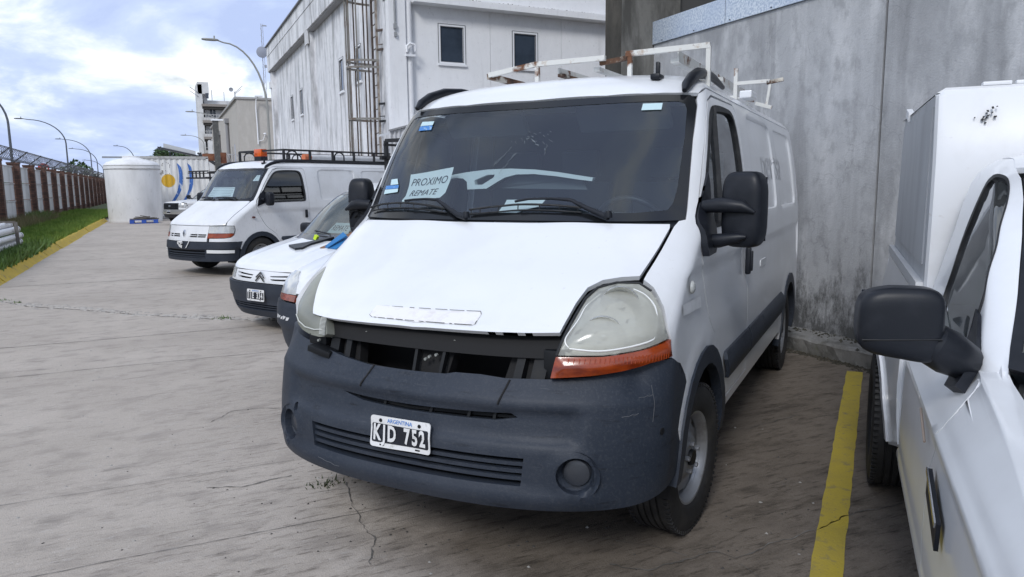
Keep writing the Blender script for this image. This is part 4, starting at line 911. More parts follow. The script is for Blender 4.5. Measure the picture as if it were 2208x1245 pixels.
# ------------------------------------------------------------------ tank, container, pallet, pipes
TANK = mat('tank_white', (.76, .76, .765), .65, world=True, var=[(1.6, (.62, .62, .62), .42, .70, 9, (1, 1, .35)), (5, (.30, .29, .28), .60, .76, 8, (1, 1, .5), .6)], bump=[(6, .2)])
tank = thing('water_tank', 'white cylindrical water tank with a shallow conical top', 'tank', (-1.27, 41.55, 0))
mb = MB(); mb.lathe([(0, 0), (1.19, 0), (1.22, .10), (1.21, .14), (1.225, .2), (1.235, 1.4), (1.25, 2.62), (1.275, 2.64), (1.275, 2.78), (1.255, 2.80), (1.24, 2.86), (1.12, 2.97), (.42, 3.17), (.40, 3.19), (.40, 3.27), (0, 3.28)], 56, Matrix.Rotation(R(-90), 4, 'Y'))
mb.build('tank_shell', TANK, tank, 35)
mb = MB(); mb.lathe([(1.262, 2.60), (1.285, 2.61), (1.285, 2.64), (1.27, 2.65)], 56, Matrix.Rotation(R(-90), 4, 'Y')); mb.lathe([(1.262, 2.76), (1.282, 2.77), (1.282, 2.80), (1.26, 2.81)], 56, Matrix.Rotation(R(-90), 4, 'Y')); mb.build('tank_band', mat('tank_band_grey', (.42, .42, .41), .7, world=True, var=[(4, (.22, .21, .20), .5, .7)]), tank, 40)
cont = thing('storage_container', 'white corrugated container painted with a yellow sun and two blue crescents', 'container', (.6, 44, 0))
CW = mat('container_white', (.74, .74, .73), .55, world=True, var=[(1.3, (.52, .52, .51), .42, .7, 7, (1, 1, .4)), (9, (.20, .18, .16), .66, .76, 5)])
corr = lambda x: 44.0 + .018 * max(-1, min(1, 1.9 * math.sin(x * 2 * math.pi / .275)))
mb = MB(); V = []; F = []; xs_ = np.arange(-1.2, 2.38, .02)
for i, x in enumerate(xs_):
    V += [(x - .6, corr(x) - 44, .15), (x - .6, corr(x) - 44, 3.25)]
    if i: F.append((2 * i - 2, 2 * i, 2 * i + 1, 2 * i - 1))
mb.add(V, F); mb.build('corrugated_side', CW, cont, 40)
mb = MB(); mb.box((0, 2.9, 1.70), (3.5, 5.6, 3.1)); mb.build('container_body', CW, cont)
mb = MB(); mb.box((0, .02, 3.31), (3.66, .14, .13)); mb.box((0, .02, .09), (3.66, .14, .16)); mb.build('side_rail', mat('rail_dirty_white', (.42, .42, .41), .6, world=True, var=[(5, (.20, .19, .18), .5, .7)]), cont)
for x in (-1.80, 1.78):
    mb = MB(); mb.box((x, .02, 1.7), (.12, .14, 3.2)); mb.build('corner_post', CW, cont)
mb = MB(); mb.box((-2.55, .1, 3.31), (1.5, .2, .09)); mb.box((-2.2, .1, 3.25), (.1, .1, .1)); mb.build('roof_beam', mat('beam_grey', (.30, .32, .35), .6), cont)
def logo(nm, pl, m_):
    uv, T = tess(pl, .04); V = [(p[0] - .6, corr(p[0]) - 44 - .004, p[1]) for p in uv]; return meshobj(nm, V, T.tolist(), m_, cont)
LB = mat('logo_blue', (.035, .13, .42), .5, world=True, var=[(5.5, (.45, .50, .60), .59, .64, 5, (1, 1, .45))]); LY = mat('logo_yellow', (.62, .36, .012), .5)
logo('logo_sun', ellipse(.365, 2.065, .335, .345, 30), LY); logo('logo_sun_halo', ellipse(.365, 2.065, .36, .37, 30), mat('logo_halo', (.55, .50, .38), .6)).location.y = .002
logo('logo_crescent', [(.84, 3.01), (.93, 2.94), (1.04, 2.79), (1.1, 2.51), (1.11, 2.18), (1.05, 1.83), (.98, 1.57), (.85, 1.3), (.65, .99), (.49, .87), (.34, .82), (.44, .95), (.55, 1.08), (.72, 1.38), (.83, 1.7), (.9, 2.06), (.92, 2.38), (.9, 2.7)], LB)
logo('logo_crescent', [(1.35, 3.01), (1.47, 2.92), (1.55, 2.8), (1.6, 2.5), (1.61, 2.18), (1.58, 1.82), (1.46, 1.47), (1.32, 1.21), (1.14, .94), (.96, .94), (1.11, 1.1), (1.24, 1.34), (1.35, 1.63), (1.41, 1.95), (1.43, 2.28), (1.43, 2.6), (1.4, 2.81)], LB)
mb = MB()
for i in range(26): mb.box((random.uniform(-1.0, -.1), -.024, random.uniform(2.4, 3.1)), (.03, .006, random.uniform(.03, .07)))
mb.build('paint_chips', mat('chip_dark', (.12, .10, .09), .8), cont)
pal = thing('blue_pallet', 'blue plastic pallet on the ground in front of the white tank', 'pallet', (-.86, 39.3, 0))
PB = mat('pallet_blue', (.025, .085, .42), .5, var=[(5, (.04, .12, .50), .4, .7)])
for x in (-.52, -.01, .50):
    mb = MB(); mb.box((x, 0, .09), (.20, .85, .13), None, .015); mb.build('block', PB, pal)
for i in range(6):
    mb = MB(); mb.box((0, -.37 + .148 * i, .165), (1.24, .12, .022)); mb.build('board', PB, pal)
for yy in (-.37, 0, .37):
    mb = MB(); mb.box((0, yy, .012), (1.24, .10, .022)); mb.build('board', PB, pal)
OLDW = mat('grey_old_wood', (.17, .155, .14), .9, var=[(6, (.07, .062, .055), .42, .66, 7, (.4, 2, 2))])
pile = thing('timber_scraps', 'pile of grey broken planks lying on the blue pallet', 'timber', (-.86, 39.3, .177))
for x, y_, z, l, a, b in ((0, -.3, .03, 1.22, 3, 2), (.02, -.1, .03, 1.2, -2, 0), (-.05, .1, .03, 1.15, 4, 0), (.1, .3, .03, 1.1, -3, 0), (0, -.25, .075, .95, 8, -2), (.06, .05, .075, 1.0, -6, 1), (-.06, -.2, .12, .62, -14, 3), (.02, .02, .125, .5, 16, -3), (.0, -.15, .165, .32, 20, 12)):
    mb = MB(); mb.box((x, y_, z), (l, .11, .035), Matrix.Rotation(R(a), 3, 'Z') @ Matrix.Rotation(R(b), 3, 'Y')); mb.build('plank', OLDW, pile)
# pipes on the verge
PIPE = mat('white_pipe', (.66, .67, .69), .45, var=[(5, (.50, .50, .50), .5, .75, 6)])
rk = thing('pipe_stand', 'grey steel frame holding the stacked white pipes on the verge', 'stand', (-3.3, 21.0, .12))
mb = MB(); mb.beam((.08, 0, 0), (.06, 0, .74), .07, .07); mb.beam((.06, 0, .74), (-1.3, 0, .76), .05, .05); mb.beam((-1.3, 0, 0), (-1.3, 0, .76), .07, .07); mb.build('frame', mat('worn_grey_steel', (.16, .15, .14), .7, var=[(6, (.09, .055, .04), .5, .7)]), rk)
PG = 'white pipes stacked on the verge'
for i, (x, z, y1, lab) in enumerate(((-.15, .85, 19.8, 'white pipe lying on top of the steel frame'), (-.12, .66, 21.55, 'uppermost white pipe inside the frame'), (-.02, .535, 21.9, 'second white pipe from the top of the stack'), (.02, .37, 22.0, 'middle white pipe of the stack, end cap level with the weeds'), (-.02, .205, 22.1, 'lowest white pipe of the stack among the weeds'), (-.35, .60, 21.2, 'thin pipe behind the upper pipes'), (-.30, .30, 21.3, 'pipe set back behind the lower pipes'))):
    t = thing('pipe', lab, 'pipe', (-3.35 + x, y1, .12 + z), 0, PG); r_ = .075 if i < 5 else .05
    mb = MB(); mb.tube([(-.9 * 0, -6, 0.02), (0, -.04, 0)], r_, 16); mb.build('pipe_wall', PIPE, t, 50)
    mb = MB(); mb.lathe([(0, .05), (r_ * .7, .045), (r_ * 1.12, .02), (r_ * 1.12, -.10)], 16, Matrix.Rotation(R(90), 4, 'Z')); mb.build('end_cap', PIPE, t, 50)

# ------------------------------------------------------------------ far buildings
BEI = wall_material('beige_render', (.46, .435, .40), (.42, .395, .36), (.50, .475, .44), False, False, .25, 1, (.55, .74), .12)
bb_ = thing('beige_building', 'plain beige building beyond the white one with narrow windows', 'building', (5.15, 55, 0))
mb = MB(); mb.box((4, 14, 3.9), (8, 28, 7.8)); mb.build('wall', BEI, bb_)
mb = MB(); mb.box((3.9, 14, 7.86), (8.1, 28.2, .14)); mb.build('coping', mat('beige_coping', (.36, .35, .34), .8), bb_)
for y_, z0, z1 in ((3.2, 3.2, 4.9), (5.0, 3.0, 4.8), (10, 3.3, 4.4), (13, 3.0, 4.2)):
    f_ = slab3('window', (-.01, y_ + .5, z0), (0, -1, 0), (0, 0, 1), rect(0, 0, .5, z1 - z0), [rect(.05, .05, .45, z1 - z0 - .05)], .03, mat('grey_frame', (.30, .30, .31), .6), bb_)
    slab3('pane', (-.006, y_ + .5, z0), (0, -1, 0), (0, 0, 1), rect(.04, .04, .46, z1 - z0 - .04), (), .01, PANE, f_)
for y_, z1 in ((7.5, 6.9), (17, 6.6)):
    mb = MB(); mb.tube([(-.14, y_, 0), (-.14, y_, z1)], .13, 10); mb.box((-.15, y_, z1), (.3, .5, .35)); mb.build('downpipe', mat('pipe_grey', (.24, .24, .25), .6), bb_, 50)
mb = MB(); mb.box((2.05, -.01, 3.9), (.03, .03, 7.6)); mb.build('panel_joint', mat('joint_grey', (.28, .27, .26), .8), bb_)
mb = MB(); mb.tube([(1.25, -.12, 4.7), (1.25, -.12, 6.0), (1.22, -.14, 7.2), (1.26, -.25, 7.75), (1.35, -.5, 7.9)], .045, 8); mb.box((1.4, -.6, 7.95), (.5, .35, .08)); mb.tube([(1.25, -.12, 4.9), (1.6, -.15, 5.0), (1.72, -.2, 5.35)], .025, 6); blob(mb, (1.72, -.2, 5.42), (.2, .2, .14), 2.2, 6); mb.build('wall_lamp', FRAME, bb_, 50)
AP = mat('apartment_white', (.62, .62, .62), .8, world=True, var=[(.5, (.52, .52, .52), .4, .7)]); BALC = mat('balcony_brown', (.24, .215, .195), .8); WIN = mat('far_window', (.05, .06, .08), .3)
ap = thing('apartment_tower', 'distant apartment block with stacked balconies and a tall white stair tower', 'building', (6.7, 140, 0))
mb = MB(); mb.box((4.6, 6, 8.5), (7.0, 10, 17.0)); mb.build('wall', AP, ap)
mb = MB(); mb.box((.35, 2, 9.6), (.9, 5, 19.8)); mb.box((1.0, 2, 18.9), (1.8, 5, 2.0)); mb.box((.9, 3, 16.5), (1.6, 3, 3.4)); mb.build('stair_tower', AP, ap)
mb = MB(); mb.box((1.55, -.55, 17.6), (.5, .15, .9)); mb.build('tower_opening', WIN, ap)
for z in (16.0, 13.2, 10.4, 7.6, 4.8):
    mb = MB(); mb.box((3.7, .2, z), (6.2, 2.0, .42)); mb.build('balcony', BALC, ap)
    mb = MB(); mb.box((3.7, .3, z - .42), (6.1, 1.6, .40)); mb.build('balcony_shadow_strip', mat('painted_balcony_shade', (.06, .055, .05), .9), ap)  # dark strip standing for the shade beneath each balcony
    if z < 16:
        r_ = MB()
        for i in range(15): r_.box((.7 + i * .43, -.75, z + .7), (.05, .05, .95))
        r_.box((3.7, -.75, z + 1.18), (6.2, .06, .07)); r_.box((3.7, -.72, z + .45), (6.2, .02, .5)); r_.build('balcony_railing', mat('rail_white', (.50, .49, .48), .6), ap)
        for x in (2.4, 4.6, 6.2):
            mb = MB(); mb.box((x, .98, z + 1.5), (1.0, .1, 1.7)); f_ = mb.build('window', FRAME, ap); mb = MB(); mb.box((x - .25, .92, z + 1.5), (.40, .05, 1.5)); mb.box((x + .25, .92, z + 1.5), (.40, .05, 1.5)); mb.build('pane', WIN, f_)
mb = MB()
for x, z in ((2.4, 1.8), (4.4, 1.6)): mb.tube([(x, .5, 16.9), (x, .5, 16.9 + z)], .05, 5)
mb.tube([(6.2, .3, 16.9), (6.2, .3, 18.6)], .10, 6); mb.tube([(6.2, .3, 18.4), (7.5, -.2, 19.6)], .05, 5); mb.tube([(6.2, .3, 18.2), (7.2, -.2, 19.0)], .05, 5); mb.tube([(.2, -.6, 18.0), (-1.1, -1, 18.9)], .05, 5); mb.tube([(.2, -.6, 17.4), (-1.2, -1, 18.3)], .05, 5)
mb.lathe([(0, 0), (.35, .05), (.36, .12)], 14, Matrix.Translation((5.6, .2, 18.9)) @ Matrix.Rotation(R(-90), 4, 'Z')); mb.build('roof_aerials', mat('aerial_grey', (.30, .31, .34), .6), ap)
mb = MB(); mb.box((2.7, -3, 4.9), (3.2, 4, 9.8)); mb.poly([(1.2, -5, 9.7), (4.3, -5, 9.7), (4.3, -5, 11.5)], (0, 4, 0)); mb.build('low_wing', AP, ap)
mb = MB(); mb.box((1.9, -5.02, 8.6), (.5, .05, .8)); mb.build('window', WIN, ap)
mast = thing('radio_mast', 'slim lattice radio mast with a round dish above the roofs', 'mast', (11.6, 90, 0))
mb = MB()
for a in (0, 2.1, 4.2): mb.beam((.22 * math.cos(a), .22 * math.sin(a), 0), (.12 * math.cos(a), .12 * math.sin(a), 20.2), .035, .035)
for i in range(60):
    z = 6 + i * .235; a = i * 2.1; b = a + 2.1; mb.beam((.17 * math.cos(a), .17 * math.sin(a), z), (.17 * math.cos(b), .17 * math.sin(b), z + .23), .02, .02)
mb.box((.3, 0, 20.0), (.5, .1, .12)); mb.box((.2, 0, 15.5), (.25, .2, .3)); mb.build('mast_lattice', mat('mast_grey', (.32, .33, .36), .6), mast)
mb = MB(); mb.lathe([(0, .12), (.3, .10), (.62, .02), (.62, -.12), (0, -.3)], 22, Matrix.Translation((-.15, -.4, 17.0)) @ Matrix.Rotation(R(-90), 4, 'Z')); mb.build('dish', mat('dish_grey', (.28, .30, .36), .6), mast, 40)
pole = thing('concrete_pole', 'dark square concrete post standing before the beige building', 'pole', (3.0, 45.0, 0))
mb = MB(); mb.poly([(-.15, -.15, 0), (.15, -.15, 0), (.15, .15, 0), (-.15, .15, 0)], (0, 0, 5.4)); mb.build('shaft', mat('dark_pole', (.085, .085, .082), .9, var=[(6, (.15, .15, .14), .5, .7)]), pole)
mb = MB(); mb.box((.1, 0, 5.45), (.62, .4, .09)); mb.build('cap', FRAME, pole)
can = thing('sloping_canopy', 'pale tilted canopy sheet with dark frame above the container', 'canopy', (1.1, 48.2, 0))
mb = MB(); mb.poly([(-.82, 0, 4.30), (.90, 0, 3.86), (.90, 0, 3.62), (-.82, 0, 4.03)], (0, 2.2, 0)); mb.build('canopy_sheet', mat('canopy_grey', (.42, .43, .44), .6), can)
mb = MB(); mb.beam((-1.15, 0, 4.06), (1.3, 0, 3.50), .10, .10); mb.beam((-1.2, 0, 3.99), (-.9, 0, 3.9), .05, .05); mb.beam((-.3, .2, 3.35), (1.2, .2, 3.62), .07, .07); mb.beam((1.0, 0, 3.75), (2.1, 0, 3.05), .12, .12); mb.beam((1.2, 0, 3.55), (1.5, 0, 2.2), .10, .10); mb.beam((1.6, -.2, 3.3), (2.9, -.6, 2.3), .10, .10)
for x in (-.5, 1.2): mb.beam((x, .5, 0), (x, .5, 3.8), .10, .10)
mb.build('canopy_frame', mat('canopy_dark', (.030, .032, .038), .7), can)
boom = thing('lattice_boom', 'red and white lattice crane boom lying behind the old van', 'crane boom', (4.0, 46, 0))
BR_ = mat('boom_rust', (.14, .05, .028), .8, var=[(3, (.24, .10, .05), .45, .65)]); BW = mat('boom_white', (.58, .56, .55), .6)
mb = MB()
for z in (3.12, 3.62):
    for y_ in (0, .45): mb.beam((-.75, y_, z), (2.6, y_, z - .22), .05, .05)
mb.build('boom_chords', BW, boom)
mb = MB()
for i in range(13):
    x = -.7 + i * .25; mb.beam((x, 0, 3.12 - .065 * (x + .75)), (x + .125, 0, 3.62 - .065 * (x + .75)), .025, .025); mb.beam((x + .125, 0, 3.62 - .065 * (x + .75)), (x + .25, 0, 3.12 - .065 * (x + .75)), .025, .025)
mb.build('boom_lacing', BW, boom)
mb = MB(); mb.box((-1.35, .2, 3.42), (.75, .5, .40)); mb.box((-.62, .2, 3.38), (.34, .55, .62)); mb.lathe([(0, .3), (.2, .3), (.2, -.3), (0, -.3)], 12, Matrix.Translation((-1.0, .1, 3.4)) @ Matrix.Rotation(R(90), 4, 'Z')); mb.build('boom_head', BR_, boom)
mb = MB(); mb.beam((-.8, 0, 3.0), (-.8, 0, 0), .12, .12); mb.beam((2.4, .2, 3.1), (2.4, .2, 0), .12, .12); mb.build('boom_rest', BLACKSTEEL, boom)
# trees
LEAF = mat('tree_leaf', (.035, .075, .018), .6, world=True, var=[(1.1, (.018, .045, .012), .42, .62, 5), (2.3, (.075, .115, .03), .55, .72, 4)])
BARK = mat('bark', (.07, .055, .04), .9)
def tree(name, label, x, y, h, rx, ry, rz_, n=2600, trunk=.16, group=None):
    t = thing(name, label, 'tree', (x, y, 0), 0, group)
    mb = MB(); mb.tube([(0, 0, 0), (.05, 0, h * .4), (0, .05, h * .75)], [trunk, trunk * .7, trunk * .4], 8)
    cl = []
    for i in range(9):
        a = random.random() * 6.3; e = Vector((rx * .6 * math.cos(a), ry * .6 * math.sin(a), h - rz_ + rz_ * random.uniform(-.5, .6))); mb.tube([(0, 0, h * .45), tuple(e * .5 + Vector((0, 0, h * .3))), tuple(e)], [trunk * .4, trunk * .25, .02], 5); cl.append(e)
    mb.build('trunk', BARK, t, 50)
    V = []; F = []
    for i in range(n):
        c = random.choice(cl); d = Vector((random.gauss(0, 1), random.gauss(0, 1), random.gauss(0, 1))).normalized(); p = c + Vector((d.x * rx * .5, d.y * ry * .5, d.z * rz_ * .5)) * random.uniform(.55, 1.05)
        s_ = random.uniform(.07, .16) * (1 if h < 8 else 1.6); u = Vector((random.gauss(0, 1), random.gauss(0, 1), random.gauss(0, .5))).normalized(); w_ = u.orthogonal().normalized(); b = len(V); V += [p - u * s_, p + w_ * s_ * .45, p + u * s_, p - w_ * s_ * .45]; F.append((b, b + 1, b + 2, b + 3))
    o = meshobj('crown', V, F, LEAF, t)
tree('leafy_tree', 'green tree top showing between container and canopy', .95, 62, 4.7, 1.3, 1.3, .9, group='trees behind the container')
tree('leafy_tree', 'low green tree top left of the canopy above the container', -.55, 64, 4.15, 1.0, 1.0, .7, group='trees behind the container')
V = []; F = []
for i in range(9000):
    x = random.uniform(-60, -6); y = 150 + random.uniform(-8, 14); hh = 4.2 + 1.6 * math.sin(x * .35) + 1.0 * math.sin(x * .9 + 1); p = Vector((x, y, random.uniform(.5, max(1, hh)))); s_ = random.uniform(.2, .5); u = Vector((random.gauss(0, 1), random.gauss(0, 1), random.gauss(0, .6))).normalized(); w_ = u.orthogonal().normalized(); b = len(V); V += [p - u * s_, p + w_ * s_ * .6, p + u * s_, p - w_ * s_ * .6]; F.append((b, b + 1, b + 2, b + 3))
o = meshobj('far_wood', V, F, LEAF); tag(o, 'dark line of far trees seen over the fence top', 'trees', kind='stuff')
rs = thing('road_sign', 'small red and white sign seen through the razor wire', 'sign', (-8.0, 66, 0))
mb = MB(); mb.tube([(0, 0, 0), (0, 0, 3.2)], .05, 8); mb.build('post', LAMP, rs); mb = MB(); mb.lathe([(0, .02), (.38, .02), (.38, 0)], 18, Matrix.Translation((0, -.05, 3.3)) @ Matrix.Rotation(R(-90), 4, 'Z')); mb.build('sign_face', mat('sign_red', (.45, .03, .03), .5), rs); mb = MB(); mb.box((0, -.08, 3.3), (.5, .01, .16)); mb.build('sign_bar', FRAME, rs)
# ------------------------------------------------------------------ the white van in front
VAN_AT, VAN_HEAD = (0.76576, 2.72172, 0), 52.7877
van = thing('delivery_van', 'large white van without its grille, grey bumper with plate KJD 752, rusty roof rack', 'van', VAN_AT, -R(VAN_HEAD))
def fedge(B, pts, step=.05): return list(pts)
def mir(pts): return [(-a, b) for a, b in pts]
B = VAN
WS_OUT = [(0, 1.443), (.4, 1.443), (.705, 1.447), (.712, 1.602), (.731, 1.819), (.778, 1.985), (.755, 2.025), (.70, 2.043), (.405, 2.048), (.185, 2.048)]
WS_OUT = WS_OUT + [(0, 2.046)] + mir(WS_OUT[1:])[::-1]
WS_IN = [(0, 1.478), (.40, 1.480), (.575, 1.492), (.605, 1.525), (.628, 1.602), (.661, 1.842), (.672, 1.965), (.655, 1.998), (.60, 2.010), (.405, 2.013)]
WS_IN = WS_IN + [(0, 2.010)] + mir(WS_IN[1:])[::-1]
fe = fedge(B, [(.935, .90), (.935, .935), (.912, 1.006), (.895, 1.020), (.768, 1.122), (.653, 1.193), (.580, 1.222), (.583, 1.24), (.612, 1.33), (.638, 1.42), (.66, 1.443), (.711, 1.449), (.718, 1.602), (.738, 1.819), (.79, 1.99), (.78, 2.02)])
van_shell(van, B, WHITE, fe)
windscreen(van, B, WS_OUT, WS_IN)
van_interior(van, B)
# roof front strip between windscreen and roof is part of the roof sheet; cowl under the glass
panel('scuttle', B.PX, B.s2x([(-.70, 1.425), (0, 1.425), (.70, 1.425), (.705, 1.446), (0, 1.4425), (-.705, 1.446)]), PLAST, van, .05, (), (), (1, 1), -.012, None, .03)
# bonnet
BR = [(0, 1.030), (.148, 1.033), (.251, 1.037), (.345, 1.043), (.345, 1.078), (.348, 1.139), (.360, 1.19), (.402, 1.217), (.473, 1.228), (.553, 1.231), (.590, 1.335), (.614, 1.412), (.606, 1.428), (.40, 1.430)]
BL = [(0, 1.030), (-.10, 1.026), (-.165, 1.025), (-.245, 1.024), (-.324, 1.027), (-.37, 1.031), (-.406, 1.066), (-.443, 1.097), (-.483, 1.134), (-.522, 1.168), (-.565, 1.198), (-.605, 1.216), (-.622, 1.24), (-.628, 1.335), (-.622, 1.412), (-.606, 1.428), (-.40, 1.430)]
bon = B.s2x(BR) + B.s2x([(0, 1.430)]) + B.s2x(BL[1:])[::-1]
def bdisp(u, v, P):
    d = .0035 * np.sin(u * 9 + 1) * np.sin(v * 22) * np.exp(-((v - 1.09) / .07)**2)
    d += -.010 * np.exp(-((u - .13) / .10)**2 - ((v - 1.14) / .03)**2) - .008 * np.exp(-((u + .03) / .05)**2 - ((v - 1.05) / .03)**2) + .007 * np.exp(-((u - .02) / .04)**2 - ((v - 1.06) / .02)**2)
    return d + .006 * sstep((v - 1.10) / .1) * np.exp(-((np.abs(u) - .42) / .13)**2)
bo = panel('bonnet', B.PX, bon, WHITE, van, .035, (), (), (1, 1.9), .004, bdisp, .022)
# where a name strip has been torn off: a white patch outlined by dirt
sk = [(-.275, 1.086), (.16, 1.092), (.245, 1.094), (.255, 1.085), (.252, 1.052), (.24, 1.049), (.0, 1.0465), (-.26, 1.046), (-.278, 1.052)]
bo2 = panel('sticker_mark', B.PX, sk, mat('sticker_white', (.80, .79, .79), .5, var=[(22, (.70, .66, .66), .5, .75, 4)]), bo, .03, (), (), (1, 1), .0065, bdisp, 0)
mb = MB()
for i, (a, b) in enumerate(zip(resample(sk, .012), resample(sk, .012)[1:] + resample(sk, .012)[:1])):
    if random.random() < .8:
        pa = B.atx(*a, .0082); pb = B.atx(*b, .0082); mb.beam(pa, pb, .0022, .0012, (0, -1, .6))
mb.build('sticker_outline', mat('grime', (.10, .095, .09), .9), bo)
# dark lining under the seams and the open front
panel('engine_bay', B.PX, B.s2x([(-.74, .95), (0, .95), (.74, .95), (.72, 1.2), (.70, 1.45), (0, 1.45), (-.70, 1.45), (-.72, 1.2)]), DARK, van, .07, (), (), (1, 1.5), -.055, None, 0)
mb = MB(); mb.box((0, .72, .70), (1.5, .5, .55)); mb.build('engine', DARK, van)
hl_, hr_ = [(-.185, .872), (-.012, .862), (-.012, 1.02), (-.02, 1.025), (-.175, 1.02), (-.19, 1.005)], [(.038, .862), (.19, .872), (.205, 1.01), (.19, 1.023), (.05, 1.023)]
sup = panel('radiator_support', B.PX, B.s2x([(-.40, .82), (0, .80), (.38, .82), (.40, 1.05), (0, 1.045), (-.40, 1.04)]), DARK, van, .04, [B.s2x(hl_), B.s2x(hr_)], (), (1, 1), -.105, None, .05)
mb = MB()
for s_, w_ in ((-.285, .05), (-.215, .03), (.235, .035), (.30, .06)): mb.beam(B.at(s_, .83, -.085), B.at(s_ + .004, 1.0, -.095), w_, .05, (0, 1, 0))
for s_ in (-.006, .033): mb.beam(B.at(s_, .84, -.072), B.at(s_, 1.02, -.075), .014, .03, (0, 1, 0))
mb.beam(B.at(-.36, .99, -.075), B.at(-.22, .99, -.085), .03, .022)
mb.box(B.at(-.36, .93, -.05), (.10, .05, .05), None, .008); mb.box(B.at(-.31, .885, -.03), (.13, .07, .03), Matrix.Rotation(.2, 3, 'Y'), .006); mb.box(B.at(.35, .93, -.07), (.08, .05, .12), None, .01)
mb.build('grille_bracket', DARK2, van)
mb = MB()
for s_, z_ in ((.004, .915), (.009, .925), (.02, .935), (.05, 1.013), (-.33, .925), (-.14, 1.006)):
    c = B.at(s_, z_, -.068 if s_ > -.3 else -.02); mb.lathe([(0, .012), (.006, .012), (.007, 0)], 8, Matrix.Translation(c) @ Matrix.Rotation(R(-90), 4, 'Z'))
mb.build('bracket_bolts', mat('dull_zinc', (.34, .35, .33), .45, .4), van)
mb = MB(); mb.box(B.at(.335, .965, -.045), (.022, .006, .024), Matrix.Rotation(.3, 3, 'Y')); mb.build('glass_shard', mat('pale_shard', (.5, .58, .55), .3), van)
# bumper
wing = lambda y, z: B.sy(y, z)
bt = [(0, .862), (.055, .866), (.077, .876), (.141, .878), (.211, .871), (.27, .874), (.355, .876), (.495, .887), (.605, .902), (.744, .923), (.93, .928), wing(.62, .885), wing(.70, .82), wing(.755, .745)]
btl = [(-.02, .862), (-.099, .863), (-.184, .876), (-.23, .884), (-.301, .898), (-.33, .905), (-.419, .909), (-.548, .914), (-.75, .918), (-.93, .925)] + mir(bt[11:])
bb = [wing(.70, .66), wing(.645, .55), wing(.61, .43), (.90, .405), (.80, .392), (.69, .384), (.564, .380), (.428, .377), (.323, .375), (.2, .373), (0, .370)]
bp = bt + bb + mir(bb[:-1])[::-1] + btl[::-1]
slot = [(-.172, .739), (-.1, .733), (0, .7285), (.118, .735), (.242, .742), (.262, .728), (.2, .712), (.1, .708), (0, .705), (-.1, .714)]
gr = [(-.295, .578), (-.1, .577), (0, .576), (.1, .577), (.290, .578), (.282, .468), (.1, .464), (0, .463), (-.1, .464), (-.282, .470)]
fogc = (.455, .520)
fl_, fr_ = ellipse(-fogc[0], fogc[1], .066, .070, 22), ellipse(fogc[0], fogc[1], .066, .070, 22)
ho = ellipse(-.41, .613, .014, .020, 10)
rec = rrect(-.47, .628, .47, .760, .03)
def bpd(u, v, P):
    d = -.34 * np.clip(v - .778, 0, 1) * sstep((.95 - np.abs(u)) / .25)
    d -= .020 * sstep(sdf(u, v, rec) / .03 + .3)
    d -= .10 * np.clip(.405 - v, 0, 1) + .016 * sstep((.452 - v) / .012) * 0
    d += .014 * sstep((.455 - v) / .02) * sstep((v - .385) / .02) * sstep((.60 - np.abs(u)) / .1)
    d += .012 * np.exp(-((np.hypot((u - fogc[0]) / .066, (v - fogc[1]) / .070) - 1.12) / .16)**2) + .012 * np.exp(-((np.hypot((u + fogc[0]) / .066, (v - fogc[1]) / .070) - 1.12) / .16)**2)
    d += .006 * np.exp(-((v - .79) / .012)**2) * sstep((.8 - np.abs(u)) / .2)
    d -= .010 * np.exp(-((u - .03) / .03)**2 - ((v - .80) / .025)**2) + .012 * np.exp(-((u - .70) / .06)**2 - ((v - .86) / .05)**2)      # knocks
    return d
L_ = [([(-.93, .778), (0, .778), (.93, .778)], False), ([(-.9, .80), (0, .80), (.9, .80)], False)]
for k in (1.0, .93): L_.append(([(p[0] * k, .694 + (p[1] - .694) * (k - .05)) for p in rec], True))
bum = panel('front_bumper', B.PF, bp, BUMP, van, .028, [slot, gr, fl_, fr_, ho], L_, (1.15, 1), .006, bpd, .05, 44)
mb = MB()
for s_, sl in ((-.098, 1), (.212, 1)):
    mb.tube([B.at(s_ + .012 * (z - .80) / .06 * sl, z, .008 + float(bpd(np.array([s_]), np.array([z]), None)[0])) for z in np.linspace(.772, .866, 8)], .004, 6)
mb.build('bumper_seam', DARK, bum)
mb = MB()
for s_ in (-.13, -.05, .03, .12, .19): mb.beam(B.at(s_, .70, -.05), B.at(s_ + .004, .745, -.05), .012, .03, (0, 1, 0))
mb.beam(B.at(-.17, .728, -.045), B.at(0, .716, -.045), .012); mb.beam(B.at(0, .716, -.045), B.at(.25, .728, -.045), .012)
mb.build('slot_rib', DARK2, bum)
for i, z_ in enumerate((.552, .524, .496)):                     # slats of the lower grille
    panel('grille_slat', B.PF, [(-.292, z_ + .0075), (0, z_ + .0065), (.292, z_ + .0075), (.288, z_ - .0075), (0, z_ - .0085), (-.288, z_ - .0075)], BUMP, bum, .04, (), (), (1.15, 1), -.006 + .002 * i, None, .04)
panel('bumper_backing', B.PF, [(-.62, .42), (0, .42), (.62, .42), (.62, .80), (0, .80), (-.62, .80)], DARK, van, .08, (), (), (1.15, 1), -.085, None, 0)
